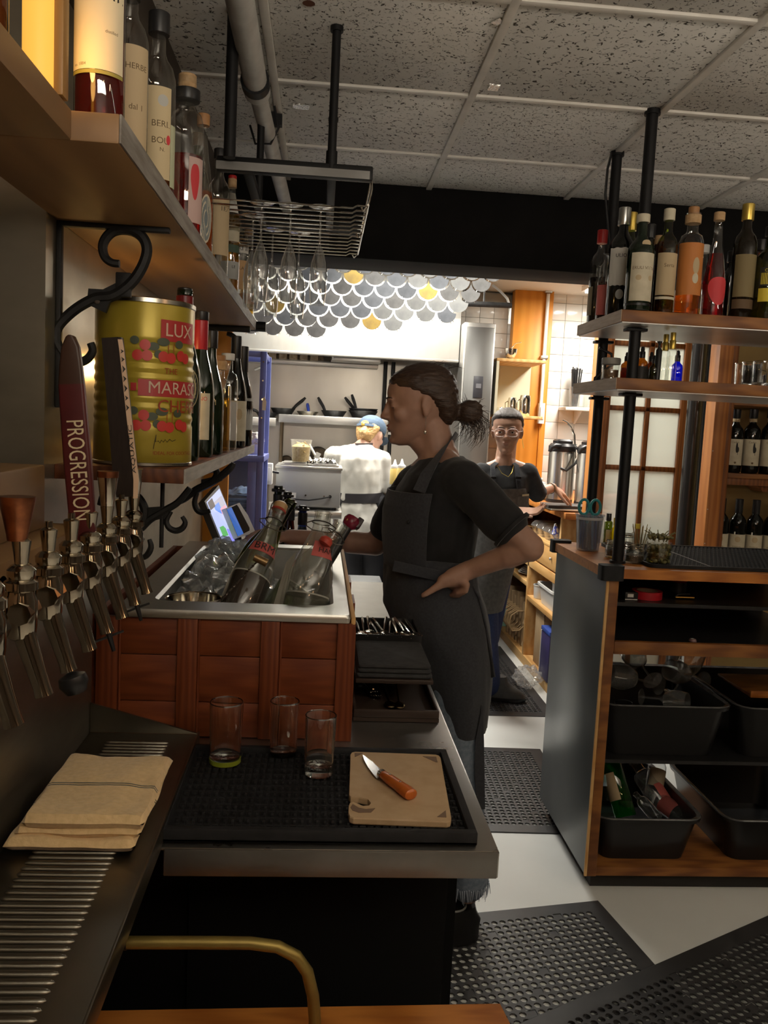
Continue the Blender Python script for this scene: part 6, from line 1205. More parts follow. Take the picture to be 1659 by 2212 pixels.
# ice heap: each cube a piece
ice = thing('ice_heap', 'heap of clear ice cubes at the left of the steel bin', 'ice', (-.2, 2.1, .95)); pass
def icecube():
    b = bmesh.new(); bmesh.ops.create_cube(b, size=.027); bmesh.ops.bevel(b, geom=b.edges[:], offset=.004, segments=2, affect='EDGES', profile=.6)
    for v in b.verts: v.co += V((noise.noise(v.co*60+V((rnd.random()*9, 0, 0))), noise.noise(v.co*70), noise.noise(v.co*80)))*.004
    return MB().bm(b).mesh('ice_cube', icem)
icm = [icecube() for _ in range(4)]; n = 0
while n < 290:
    u, v = rnd.random(), rnd.random(); x = -.292+u*.20; y = 1.80+v*.60
    top = 1.075+.090*math.exp(-((x+.235)/.10)**2)*min(1, max(.1, (y-1.78)/.28)) - .03*(x > -.14)
    z = rnd.uniform(top-.05, top); o = bpy.data.objects.new('ice_cube', icm[n % 4]); COL.objects.link(o); o.parent = ice; o.location = (x+.2, y-2.1, z-.95); o.rotation_euler = (rnd.uniform(0, 6), rnd.uniform(0, 6), rnd.uniform(0, 6)); n += 1
P('ice_bed', mat('packed_ice', (.25, .26, .26), (.34, .35, .35), rough=.3, scale=60), ice).loft([rect_ring(-.302, -.06, 1.72, 2.43, z, .02) for z in (.947, 1.035)]).done()
# steel cup sunk in the front corner
p = atz(410, 1300, RZ-.012); j = thing('steel_cup', 'round steel cup sunk in the front left corner of the bin', 'cup', (-.245, 1.755, .95)); P('cup_wall', chrome, j).lathe([(.042, .95), (.056, RZ-.014), (.058, RZ-.008), (.054, RZ-.009), (.040, .955), (0, .955)], 32, (-.247, 1.768, 0)).done(); P('rim', chrome, j).lathe([(.056, RZ-.011), (.0595, RZ-.008), (.056, RZ-.006)], 32, (-.247, 1.768, 0), cap0=False, cap1=False).done()
# swing-top bottles
def lean(o, p0, p1): d = (p1-p0).normalized(); ya = (V((0, 1, 0))-d*d.y).normalized(); o.rotation_euler = Matrix((ya.cross(d), ya, d)).transposed().to_euler(); o.location = p0
PROF['swing'] = [(.93, 0), (1, .02), (1, .36), (.95, .44), (.82, .54), (.60, .67), (.42, .78), (.36, .84), (.36, .88), (.43, .885), (.43, .90), (.37, .91), (.37, .985), (.42, .99), (.36, 1)]
wire = mat('rusty_bail_wire', (.10, .08, .065), rough=.4, metal=.9); redt = mat('red_tape_label', (.50, .10, .09), rough=.6); redgum = mat('red_gasket', (.45, .05, .03), rough=.5); foam = mat('pale_foam', (.62, .62, .56), (.48, .48, .43), rough=.7, scale=120)
def swing(label, p0, p1, R, fill, fm, lab=None, open_=True, H=None):
    H = H or (p1-p0).length; b_ = bottle(label, p0, R, H, 'swing', misted, (fill, fm), (), (), (), (), 'swing-top bottles in the ice bin', name='swing_top_bottle'); lean(b_, p0, p1)
    P('foam_surface', foam, b_, True).lathe([(R*.965, fill*H), (R*.965, fill*H+.003), (0, fill*H+.0035)], 26).done()
    r = .43*R
    P('bail_wire', wire, b_, True).tube([(r, 0, .895*H), (r+.012, -.004, .865*H), (r+.010, -.012, .83*H), (r-.004, -.016, .80*H), (-r+.004, -.016, .80*H), (-r-.010, -.012, .83*H), (-r-.012, -.004, .865*H), (-r, 0, .895*H)], .0013, 6).done()
    P('neck_wire', wire, b_, True).lathe([(r, .893*H-.0015), (r+.0022, .893*H), (r, .893*H+.0015)], 18, cap0=False, cap1=False).done()
    return b_, H
p0, p1 = aty(505, 1340, 1.80), aty(602, 1103, 1.95)
b_, H = swing('swing-top bottle with red tape lettered BRM and its stopper on', p0, p1, .0455, .36, mat('dark_syrup', (.03, .016, .010), rough=.25))
q = P('tape_label', redt, b_, True); patch(q, rad('swing', .555)*.0455, .555*H, .645*H, -.9, 1.0, .0012, 16, rt=rad('swing', .645)*.0455); q.done()
ctext(b_, 'BRM', rad('swing', .60)*.0455, .60*H, .023, ink, .10, off=.004)
P('stopper', mat('tan_ceramic_stopper', (.45, .28, .13), rough=.4), b_, True).lathe([(.010, H), (.0165, H+.003), (.0165, H+.016), (.010, H+.022), (0, H+.023)], 20).done(); P('gasket', redgum, b_, True).lathe([(.0155, H-.003), (.018, H), (.0155, H+.004)], 20, cap0=False, cap1=False).done(); P('stopper_wire', wire, b_, True).tube([(.017, 0, .895*H), (.020, 0, H+.012), (0, 0, H+.027), (-.020, 0, H+.012), (-.017, 0, .895*H)], .0013, 6).done()
p0, p1 = aty(655, 1335, 1.755), aty(699, 1106, 1.83)
b_, H = swing('open swing-top bottle with red tape lettered HAM at the right front of the bin', p0, p1, .047, .20, glass('pale_syrup', (.80, .80, .66), .05, .4, .2, (.5, .5, .4)))
q = P('tape_label', redt, b_, True); patch(q, rad('swing', .55)*.047, .55*H, .70*H, -.25, 1.2, .0012, 16, rt=rad('swing', .70)*.047); q.done(); ctext(b_, 'HAM', rad('swing', .62)*.047, .615*H, .015, ink, .60, off=.005)
P('hanging_stopper', redgum, b_, True).lathe([(.008, 0), (.014, .003), (.014, .012), (.009, .018), (0, .019)], 18, T=Matrix.Translation((.012, -.042, .66*H)) @ Matrix.Rotation(.4, 4, 'Y')).done()
p0, p1 = aty(600, 1330, 1.95), aty(738, 1130, 2.02)
b_, H = swing('second open swing-top bottle leaning behind the HAM bottle', p0, p1, .045, .30, glass('greenish_syrup', (.60, .66, .45), .05, .4, .15, (.3, .33, .18)))
p0, p1 = aty(500, 1290, 2.05), aty(628, 1085, 2.22)
b_ = bottle('yellow-green bottle leaning behind the BRM bottle in the bin', p0, .040, (p1-p0).length, 'burg', g_olive, (.5, l_yel), (), (), (), (), None); lean(b_, p0, p1)
# folded paper behind the right bottle
j = thing('paper_strip', 'folded pale paper strip between the two swing-top bottles', 'paper', aty(600, 1300, 1.80)); a, b, c, d = aty(588, 1315, 1.80), aty(612, 1315, 1.79), aty(640, 1190, 1.86), aty(618, 1215, 1.86)
P('strip', mat('greyish_paper', (.42, .40, .34), rough=.8), j).loft([[p+V((0, dy, 0)) for p in (a, b, c, d)] for dy in (0, .0015)]).done(smooth=False); P('fold', MATS['greyish_paper'], j).loft([[p+V((.002, -.004+dy, 0)) for p in (a, a.lerp(b, .5), c.lerp(d, .5), d)] for dy in (0, .0015)]).done(smooth=False)
# bitters bottle with red-black pourer
p0, p1 = aty(690, 1240, 2.12), aty(762, 1122, 2.18); j = thing('pour_spout_bottle', 'dark bottle with ruby pour stopper leaning at the right of the bin', 'bottle', p0); lean(j, p0, p1); H = (p1-p0).length
P('neck', blackp, j, True).lathe([(.016, 0), (.016, H*.5), (.011, H*.62), (.011, H*.86)], 18).done(); P('stopper', mat('ruby_stopper', (.16, .01, .03), rough=.25), j, True).lathe([(.012, H*.84), (.019, H*.88), (.022, H*.97), (.018, H*1.03), (0, H*1.05)], 10).done(); P('grip', mat('black_stopper', (.02, .01, .012), rough=.3), j, True).box(.010, .026, -.012, .012, H*.90, H*1.08, c=.003).done()
# twisted bar spoon with copper knob
a, b = aty(468, 1305, 1.73), aty(560, 1208, 1.70); j = thing('bar_spoon', 'twisted dark bar spoon with copper knob leaning across the BRM bottle', 'spoon', a)
n_ = 40; d = (b-a).normalized(); s1 = d.orthogonal().normalized(); s2 = d.cross(s1)
P('twisted_shaft', wire, j).loft([[a.lerp(b, i/n_)+(s1*math.cos(k+i*.9)+s2*math.sin(k+i*.9))*.0026*(1 if m_ else .6) for k, m_ in ((0, 1), (PI/2, 0), (PI, 1), (1.5*PI, 0))] for i in range(n_+1)]).done(); P('knob', mat('dull_copper_knob', (.30, .19, .09), rough=.35, metal=.9), j).cyl(b-V((.010, 0, -.004)), b+V((.016, -.002, -.007)), .0075, .0085).done()
# ---- tablet and card reader
A, B, Cc, D = aty(446, 1085, 2.56), aty(474, 1055, 2.72), aty(521, 1168, 2.70), aty(483, 1176, 2.56)
t = thing('tablet', 'tilted point-of-sale tablet with glowing screen behind the ice bin', 'tablet', (D.x, 2.62, CZT))
nr = (B-A).cross(D-A).normalized(); nr = nr if nr.y < 0 else -nr
def tq(u, v, h=0): return (A.lerp(B, u)).lerp(D.lerp(Cc, u), v)+nr*h
P('body', mat('dark_tablet_frame', (.05, .045, .04), rough=.4), t).loft([[tq(u, v, h) for u, v in ((-.06, -.05), (1.06, -.05), (1.06, 1.05), (-.06, 1.05))] for h in (-.022, -.001)]).done()
def scr(nm, c, es, u0, u1, v0, v1, h=.0002): P(nm, mat('screen_'+nm, (0, 0, 0), rough=.2, emit=c, es=es*1.35), t).add([tq(u0, v0, h), tq(u1, v0, h), tq(u1, v1, h), tq(u0, v1, h)], [(0, 1, 2, 3)]).done(smooth=False)
scr('pale_window', (.55, .62, .95), .75, 0, 1, 0, 1, 0.0); scr('grey_window', (.5, .5, .62), .7, .30, .95, .12, .60, .0006); scr('blue_tile', (.10, .28, .85), .8, .28, .62, .18, .40, .0012); scr('pink_tile', (.8, .35, .45), .8, .55, .92, .30, .42, .0014); scr('green_tile', (.12, .45, .12), .8, .12, .42, .62, .84, .0012); scr('violet_tile', (.30, .30, .9), .8, .45, .98, .66, .98, .0012); scr('dark_corner', (.12, .12, .14), .5, .02, .35, .02, .20, .0016)
P('stand', blackp, t).loft([rect_ring(D.x-.05, D.x+.10, 2.57, 2.68, z, .02) for z in (CZT+.001, CZT+.02)]).done(); P('stand_arm', blackp, t).tube([(D.x+.02, 2.63, CZT+.02), (D.x+.03, 2.64, CZT+.14), tq(.5, .6, -.02)], .02, 10).done()
A2, B2, C2, D2 = aty(491, 1100, 2.62), aty(512, 1090, 2.68), aty(541, 1145, 2.68), aty(515, 1158, 2.62); t = thing('card_reader', 'slim blue and black card reader beside the tablet', 'card reader', (D2.x, 2.65, CZT))
n2 = (B2-A2).cross(D2-A2).normalized(); n2 = n2 if n2.y < 0 else -n2
def cq(u, v, h): return A2.lerp(B2, u).lerp(D2.lerp(C2, u), v)+n2*h
P('body', mat('white_reader_back', (.6, .6, .62), rough=.35), t).loft([[cq(u, v, h) for u, v in ((-.05, -.05), (1.35, -.02), (1.45, .5), (1.3, 1.15), (-.05, 1.05))] for h in (-.018, -.002)]).done(); P('black_face', mat('black_glass_face', (.01, .01, .012), rough=.12), t).loft([[cq(u, v, h) for u, v in ((.42, 0), (.96, 0), (1, .1), (1, .92), (.9, 1), (.42, 1))] for h in (-.002, .001)]).done()
P('blue_face', mat('screen_blue_edge', (.02, .05, .2), emit=(.06, .22, .8), es=.5), t).loft([[cq(u, v, h) for u, v in ((0, 0), (.4, 0), (.4, 1), (0, 1))] for h in (-.002, .001)]).done(); P('cradle', blackp, t).tube([cq(.5, .7, -.018), (D2.x+.02, 2.66, CZT+.08), (D2.x+.02, 2.66, CZT+.001)], [.012, .014, .03], 10).done()
# ---- stoppered oil and wine bottles behind the bin
ST = 'stoppered wine bottles on the counter'; stp = [(.80, .93, .44, blackc, 'stopper_skirt'), (.95, .975, .60, blackc, 'stopper_disc'), (.975, 1.0, .40, blackc, 'stopper_top')]
for i, (px_, top, Y, gm_, lq, foilc, s) in enumerate(((602, 1049, 2.86, g_green, None, MATS['wine_red_capsule'], 'dark wine bottle with red foil neck and black stopper, leftmost of the stoppered row'), (622, 1062, 3.0, g_black, None, None, 'tallest black-necked stoppered bottle, second in the row'), (628, 1078, 2.86, g_brown, (.8, l_amber), None, 'amber wine bottle with black stopper, in front of the row'), (655, 1092, 2.90, glass('blue_neck_glass', (.10, .18, .45)), (.78, l_gold), None, 'blue-necked bottle of golden wine with black stopper, rightmost of the row'))):
    q = aty(px_-6, 1230, Y); H = aty(px_, top, Y).z-CZT-.001
    bottle(s, (aty(px_, top+60, Y).x-.004, Y, CZT+.001), .036, H, 'burg', gm_, lq, (), stp+([(.66, .80, .48, foilc, 'red_foil')] if foilc else []), (), (), ST)
# ---- napkin tray and cutlery tray
slab = mat('charcoal_linen', (.030, .031, .033), (.045, .046, .048), rough=.9, scale=60, bump=.2)
t = thing('cutlery_tray', 'low dark wooden cutlery tray under the napkin stack', 'tray', (.18, 1.9, CZT)); dk = mat('dark_tray_wood', (.035, .022, .016), rough=.5)
P('floor', dk, t).box(.092, .272, 1.73, 2.06, CZT+.001, CZT+.009).done()
for bx in ((.092, .272, 1.73, 1.738), (.092, .272, 2.052, 2.06), (.092, .098, 1.738, 2.052), (.266, .272, 1.738, 2.052)): P('side', dk, t).box(*bx, CZT+.009, CZT+.026, c=.002).done()
def cutlery(label, x, y, z, rz, kind, ch_=chrome, group=None):
    j = thing(kind, label, 'cutlery', (x, y, z), rz, group); P('handle', ch_, j, True).tube([(0, .09, 0), (0, .02, .002), (0, -.02, .001), (0, -.05, .0)], [.0045, .0042, .003, .0026], 8).done()
    if kind == 'spoon': P('bowl', ch_, j, True).ell((0, -.072, .001), (.013, .022, .004), 12, 8).done()
    else:
        P('neck', ch_, j, True).box(-.009, .009, -.066, -.048, -.001, .001, c=.0).done()
        for k in range(4): P('tine', ch_, j, True).box(-.009+k*.0052, -.0066+k*.0052, -.095, -.064, -.001, .001).done()
    return j
gm_ = mat('bronze_cutlery', (.55, .42, .22), rough=.2, metal=1)
for i, (px_, py_, kind, c_) in enumerate(((790, 1500, 'fork', chrome), (800, 1492, 'fork', chrome), (838, 1518, 'spoon', gm_), (865, 1520, 'spoon', gm_))):
    p = atz(px_, py_, CZT+.016); cutlery(('first fork from the left in the low cutlery tray', 'second fork in the low cutlery tray', 'left bronze spoon in the low cutlery tray', 'right bronze spoon in the low cutlery tray')[i], p.x, p.y+.06, CZT+.016, .25-.1*i, kind, c_, 'cutlery in the low tray')
t = thing('napkin_stand', 'raised dark tray holding a folded charcoal napkin stack', 'tray', (.18, 1.92, CZT)); zt_ = .955
P('board', dk, t).box(.096, .264, 1.785, 2.075, zt_-.010, zt_, c=.002).done()
for x in (.105, .255):
    for y in (2.035, 2.066): P('leg', dk, t).box(x-.006, x+.006, y-.005, y+.005, CZT+.0265, zt_-.010).done()
for i in range(3):
    z = zt_+.001+i*.010; e = .002*i; j = thing('napkin', f'folded charcoal napkin, {["lowest", "middle", "topmost"][i]} of the stack by the bartender', 'napkin', (.18, 1.9, z), 0, 'charcoal napkins')
    P('cloth', slab, j).loft([rect_ring(.098+e, .262-e, 1.787+e, 2.0-e, z+zz, .008) for zz, e in ((0, .003+e), (.003, e), (.007, e), (.0096, .004+e))]).done()
t = thing('flatware_box', 'shallow black box of silver flatware behind the napkins', 'box', (.18, 2.1, zt_+.001)); 
for bx in ((.098, .262, 2.005, 2.011), (.098, .262, 2.18, 2.186), (.098, .103, 2.011, 2.18), (.257, .262, 2.011, 2.18)): P('side', blackp, t).box(*bx, zt_-.04, zt_+.042).done()
P('floor', blackp, t).box(.098, .262, 2.005, 2.186, zt_-.046, zt_-.040).done()
for x in (.10, .255): P('foot', blackp, t).box(x, x+.006, 2.085, 2.18, CZT+.001, zt_-.046).done()
for i in range(11):
    x = .112+i*.0135; k = 'fork' if i % 2 else 'spoon'; j = cutlery(f'silver {k} lying in the flatware box, number {("one", "two", "three", "four", "five", "six", "seven", "eight", "nine", "ten", "eleven")[i]} from the left', x, 2.10, zt_+.035+.003*(i % 3), rnd.uniform(-.15, .15), k, chrome, 'flatware in the black box')
# ---- folded striped towel
tw = mat('cream_towel', (.80, .57, .30), (.72, .50, .25), rough=.95, scale=120, bump=.4, sheen=.3)
nt = tw.node_tree; bsdf = nt.nodes['Principled BSDF']; old = bsdf.inputs['Base Color'].links[0].from_socket
tc = nt.nodes.new('ShaderNodeTexCoord'); sp = nt.nodes.new('ShaderNodeSeparateXYZ'); nt.links.new(tc.outputs['Object'], sp.inputs[0]); prev = old
for yc, hw_ in ((-.010, .0014), (-.004, .0014)):
    sb = nt.nodes.new('ShaderNodeMath'); sb.operation = 'SUBTRACT'; sb.inputs[1].default_value = yc; nt.links.new(sp.outputs['Y'], sb.inputs[0]); ab = nt.nodes.new('ShaderNodeMath'); ab.operation = 'ABSOLUTE'; nt.links.new(sb.outputs[0], ab.inputs[0]); lt = nt.nodes.new('ShaderNodeMath'); lt.operation = 'LESS_THAN'; lt.inputs[1].default_value = hw_; nt.links.new(ab.outputs[0], lt.inputs[0])
    mx = nt.nodes.new('ShaderNodeMix'); mx.data_type = 'RGBA'; nt.links.new(lt.outputs[0], mx.inputs['Factor']); nt.links.new(prev, mx.inputs['A']); mx.inputs['B'].default_value = (.05, .055, .045, 1); prev = mx.outputs['Result']
nt.links.new(prev, bsdf.inputs['Base Color'])
t = thing('towel', 'folded cream towel with two dark stripes lying on the drip tray', 'towel', (-.305, 1.232, TZ+.004))
def fold(z, h, x0, x1, y0, y1, sd):
    b = bmesh.new(); n1, n2 = 34, 30; top = {}
    def hh(u, v):
        ex = min(1, min(u, 1-u)*26)**.5*min(1, min(v, 1-v)*26)**.5; return ex
    vs = []; fs = []
    for s_ in (1, 0):
        for i in range(n1+1):
            for j in range(n2+1):
                u, v = i/n1, j/n2; nn = noise.noise(V((u*2.2+sd, v*2.2, 0)))*.0065+noise.noise(V((u*6+sd, v*5, 3)))*.0022
                wob = .004*noise.noise(V((v*3, sd, 1))); x = x0+(x1-x0)*u+wob; y = y0+(y1-y0)*v+.004*noise.noise(V((u*3, sd, 5)))
                k = hh(u, v); vs.append(V((x, y, z+h*.5+(h*.5*k+nn*k if s_ else -h*.5*k))))
    N = (n1+1)*(n2+1)
    for s_ in (0, 1):
        for i in range(n1):
            for j in range(n2):
                a = s_*N+i*(n2+1)+j; fs.append((a, a+1, a+n2+2, a+n2+1))
    return vs, fs
for i, (z, h, x0, x1, y0, y1) in enumerate(((TZ+.004, .017, -.398, -.226, 1.116, 1.330), (TZ+.018, .017, -.386, -.220, 1.126, 1.338), (TZ+.032, .021, -.376, -.215, 1.122, 1.342))):
    q = P('folded_layer', tw, t); q.add(*fold(z, h, x0, x1, y0, y1, i*3.7)); q.done()
# ---- bent brass rail and wooden corner at the bottom
t = thing('bent_rail', 'dull brass bent rail in front of the dark counter base', 'rail', (-.05, 1.12, .7)); Y = 1.10
pts = [aty(x, y, Y) for x, y in ((60, 2038), (255, 2036), (420, 2036), (540, 2037), (600, 2045), (640, 2066), (664, 2100), (676, 2150), (680, 2200), (681, 2260), (682, 2420))]
P('tube', mat('dull_brass', (.30, .22, .06), (.24, .17, .05), rough=.42, metal=.75, scale=20), t).tube(pts, .0085, 14).done(); P('joint', blackm, t).cyl(pts[1], pts[1]+V((.012, 0, 0)), .0098).done()
zc = .60; a, b, c = atz(330, 2215, zc), atz(1080, 2168, zc), atz(1112, 2220, zc)
t = thing('wooden_cabinet_corner', 'warm wooden cabinet top cropped at the bottom edge of the picture', 'cabinet', (0, 1.0, 0))
P('top', oak, t).loft([[V((x, y, z)) for x, y in ((-.62, .80), (c.x+.05, .80), (b.x, b.y), (-.62, b.y-.02))] for z in (zc-.03, zc-.004, zc)]).done()
P('body', wood_x, t).box(-.60, b.x-.02, .83, b.y-.04, 0, zc-.03).done()
# ---- glass rack and flutes
t = thing('glass_rack', 'chrome wire glass rack hung on black rods from the ceiling', 'rack', (0, 2.7, 2.1)); 
for (x, y) in ((-.002, 2.347), (-.262, 2.293), (-.225, 2.80), (-.002, 3.02)):
    P('rod', blackm, t).cyl((x, y, 2.155), (x, y, CZ+.003), .0115 if y > 2.31 else .0155, n=14).done(); P('ceiling_collar', blackm, t).cyl((x, y, CZ-.010), (x, y, CZ+.003), .017, n=14).done()
P('coupling', blackm, t).cyl((-.002, 2.347, 2.16), (-.002, 2.347, 2.205), .015, n=14).done()
for y in (2.347, 3.02):
    P('angle_bar', blackm, t).box(-.30, .108, y-.014, y+.014, 2.135, 2.172, c=.004).done()
P('brushed_face', steel_d, t).box(-.30, .100, 2.331, 2.3335, 2.137, 2.158).done(); P('cross_bar', blackm, t).box(-.235, -.21, 2.36, 3.0, 2.14, 2.165, c=.003).done(); P('cross_bar', blackm, t).box(-.012, .012, 2.36, 3.0, 2.14, 2.165, c=.003).done()
for i in range(13):
    y = 2.36+i*.055; z = 2.068
    P('wire', chrome, t).tube([(-.34, y, z), (.060, y, z), (.072, y, z+.007), (.098, y, z+.007)], .0023, 6).done()
for x, z in ((.100, 2.075), (-.335, 2.068)): P('side_wire', chrome, t).cyl((x, 2.345, z), (x, 3.03, z), .0032, n=6).done()
P('side_wire', chrome, t).cyl((.106, 2.345, 2.145), (.106, 3.03, 2.145), .0028, n=6).done()
for y in (2.36, 2.69, 3.02): P('hook', chrome, t).tube([(.106, y, 2.15), (.108, y, 2.12), (.104, y, 2.09), (.100, y, 2.075), (.088, y, 2.062), (.083, y, 2.072)], .0028, 6).done()
fl_ = MB().lathe([(.034, 2.0), (.0335, 2.0006), (.006, 1.9965), (.0032, 1.985), (.0030, 1.90), (.004, 1.895), (.012, 1.878), (.022, 1.845), (.0255, 1.81), (.0235, 1.76), (.0205, 1.728), (.0195, 1.728), (.0225, 1.76), (.0243, 1.81), (.021, 1.845), (.011, 1.876), (0, 1.892)], 28)
for v in fl_.v: v.z -= 2.0
flm = [fl_.mesh('flute_body', glint), MB().lathe([(.0335, -.0004), (.0345, .0008), (.033, .0012)], 28, cap0=False, cap1=False).mesh('foot_rim', clear), MB().lathe([(.0193, -.2722), (.0208, -.2722), (.020, -.2705)], 28, cap0=False, cap1=False).mesh('mouth_rim', clear)]
for i, (px_, Y) in enumerate(((566, 2.50), (629, 2.50), (694, 2.50), (548, 2.66), (592, 2.84), (650, 2.86))):
    q = aty(px_, 440, Y); j = thing('champagne_flute', 'champagne flute hanging upside down in the wire rack, ' + ('front row left', 'front row middle', 'front row right', 'second row far left', 'back row left', 'back row right')[i], 'glass', (q.x, Y, 2.0985), 0, 'champagne flutes in the rack')
    for me in flm: c = bpy.data.objects.new(me.name, me); c.parent = j; COL.objects.link(c)
# ---- grey pipe with coupling under the ceiling
pm = mat('grey_conduit_pipe', (.56, .55, .51), (.44, .43, .40), rough=.5, scale=14); zp_ = 2.43
a = atz(515, 0, zp_); b = atz(552, 180, zp_); xq = b.x
t = thing('ceiling_pipe', 'thick grey pipe with black coupling running under the ceiling to the kitchen', 'pipe', (xq, 2.4, zp_))
P('pipe', pm, t).cyl((xq+.004, 1.2, zp_), (xq, b.y, zp_), .033, n=24).done(); P('coupling', blackm, t).cyl((xq, b.y-.03, zp_), (xq, b.y+.015, zp_), .040, n=24).done(); P('grey_sleeve', pm, t).cyl((xq, b.y+.015, zp_), (xq, b.y+.06, zp_), .038, n=24).done()
b2 = atz(598, 470, zp_-.055); P('pipe', pm, t).cyl((xq, b.y+.06, zp_), (xq+.035, 3.80, zp_-.03), .026, n=22).done()
P('cable_loop', blackp, t).tube([(xq+.03, 2.9, 2.50), (xq+.045, 2.92, 2.44), (xq+.02, 2.93, 2.39), (xq-.03, 2.94, 2.39), (xq-.05, 2.95, 2.45)], .004, 6).done(); P('strap', blackm, t).box(xq-.03, xq+.05, 3.0, 3.03, 2.475, 2.515).done()
t = thing('floor_tank', 'grey steel pan and dark crate below the far end of the counter', 'crate', (.3, 3.75, 0)); P('crate', mat('slate_crate', (.08, .085, .09), rough=.5), t).box(.10, .30, 3.6, 3.9, 0, .80, c=.006).done(); P('pan', steel_w, t).loft([rect_ring(.32+e, .50-e, 3.58+e, 3.85-e, z, .02) for z, e in ((.70, .02), (.85, .0), (.86, -.008))], True, False).done(); P('stand', blackp, t).box(.32, .50, 3.6, 3.85, 0, .70).done()
# ================================================================ perforated floor mats
matm = mat('floor_mat_rubber', (.035, .035, .037), (.05, .05, .052), rough=.42, scale=12, rvar=.08)
def floormat(label, p0, ux, nx, ny, pitch=.0265, border=.055, th=.006, skip=()):
    """p0: a corner on the floor, ux: unit vector along its width"""
    hole = pitch*.39; ux = V((ux.x, ux.y, 0)).normalized(); uy = V((-ux.y, ux.x, 0)); n = 8
    t = thing('floor_mat', label, 'mat', (p0.x, p0.y, 0)); q = P('perforated_panel', matm, t); vs = q.v
    def at(a, b, z): return p0+ux*a+uy*b+V((0, 0, z))
    for i in range(nx):
        for k in range(ny):
            cx, cy_ = border+(i+.5)*pitch, border+(k+.5)*pitch; h = pitch/2
            if (i*7+k*3) % 23 == 5:
                q.add([at(cx+a*h, cy_+b*h, th-.002) for a, b in ((-1, -1), (1, -1), (1, 1), (-1, 1))], [(0, 1, 2, 3)]); continue
            sq = [(1, 0), (1, 1), (0, 1), (-1, 1), (-1, 0), (-1, -1), (0, -1), (1, -1)]
            o_ = [at(cx+a*h, cy_+b*h, th) for a, b in sq]; i0 = [at(cx+hole*math.cos(PI/4*m_), cy_+hole*math.sin(PI/4*m_), th) for m_ in range(8)]; i1 = [at(cx+hole*math.cos(PI/4*m_), cy_+hole*math.sin(PI/4*m_), .001) for m_ in range(8)]
            q.add(o_+i0+i1, [(m_, (m_+1) % 8, 8+(m_+1) % 8, 8+m_) for m_ in range(8)]+[(8+m_, 8+(m_+1) % 8, 16+(m_+1) % 8, 16+m_) for m_ in range(8)])
    W_, L_ = nx*pitch+2*border, ny*pitch+2*border
    me = bpy.data.meshes.new('perforated_panel'); off = V(t.location); me.from_pydata([tuple(v-off) for v in vs], [], q.f); me.materials.append(matm); o = bpy.data.objects.new('perforated_panel', me); COL.objects.link(o); o.parent = t
    def rr(i_, z): return [at(a, b, z) for a, b in ((i_, i_), (W_-i_, i_), (W_-i_, L_-i_), (i_, L_-i_))]
    P('border', matm, t).loft([rr(0, .001), rr(.004, .004), rr(border, th), rr(border, .001)], False, False).done(smooth=False)
    return t
# near mat: right edge from its far corner to the overlap
A, B, Cc = atz(1292, 1946, .0), atz(1415, 2086, .0), atz(1036, 1972, .0)
ux = (Cc-A).normalized(); # towards the left
def mat_at(label, far_right, left_dir, nx, ny):
    # far_right corner; mat grows to the left (left_dir) and towards the camera
    u = V((left_dir.x, left_dir.y, 0)).normalized(); p = V((far_right.x, far_right.y, 0)); return floormat(label, p, u, nx, ny)
mat_at('black perforated rubber floor mat in the aisle, nearest the counter corner', A, Cc-A, 26, 44)
A, Cc = atz(1205, 1802, 0), atz(1045, 1793, 0)
mat_at('black perforated rubber floor mat beside the bartender, between the two others', V((1.10, 3.86, 0)), V((-1, .03, 0)), 22, 28)
mat_at('black perforated rubber floor mat far up the aisle under the woman in glasses', V((1.305, 5.75, 0)), V((-1, .0, 0)), 22, 50)
PR, PL = atz(1760, 1938, 0), atz(1000, 2270, 0); PR.z = .0065
floormat('dark perforated rubber floor mat crossing the lower right corner over the others', PR, PL-PR, 50, 30)
# ================================================================ people
def fuse(prims, voxel, smooth=3, name='body', mats=None, parent=None, push=None, fac=.5):
    """one continuous surface from overlapping solids (voxel union, then smoothed)"""
    q = MB()
    for p in prims: p(q)
    me = q.mesh('tmp', [], None, False); o = bpy.data.objects.new('tmp', me); COL.objects.link(o)
    md = o.modifiers.new('r', 'REMESH'); md.mode = 'VOXEL'; md.voxel_size = voxel; md.use_smooth_shade = True
    if smooth: ms = o.modifiers.new('s', 'SMOOTH'); ms.iterations = smooth; ms.factor = fac
    dg = bpy.context.evaluated_depsgraph_get(); m2 = bpy.data.meshes.new_from_object(o.evaluated_get(dg)); bpy.data.objects.remove(o); bpy.data.meshes.remove(me)
    off = rootof(parent).location.copy()
    if push:
        m2.calc_loop_triangles(); nn = [v.normal.copy() for v in m2.vertices]
        for v, n_ in zip(m2.vertices, nn): v.co += n_*push(v.co.copy())
    for v in m2.vertices: v.co -= off
    m2.name = name; m2.materials.clear(); m2.materials.append(mats)
    for p_ in m2.polygons: p_.use_smooth = True; p_.material_index = 0
    r = bpy.data.objects.new(name, m2); COL.objects.link(r); r.parent = parent; return r
def cap(p0, p1, r0_, r1_):
    p0, p1 = V(p0), V(p1)
    def f(q):
        d = (p1-p0).normalized(); a = d.orthogonal().normalized(); b = d.cross(a); R_ = []
        for k in (0, .3, .6, .85, 1): t_ = math.acos(k); R_.append((p0-d*r0_*math.sin(t_), max(r0_*math.cos(t_), 1e-4)))
        R_ = [(p0-d*r0_*math.cos(x), max(r0_*math.sin(x), 1e-4)) for x in (.05, .5, 1.0, 1.4)]+[(p1+d*r1_*math.cos(x), max(r1_*math.sin(x), 1e-4)) for x in (1.5, 1.0, .5, .05)]
        q.loft([q.ring(c, a*r, b*r, 14) for c, r in R_])
    return f
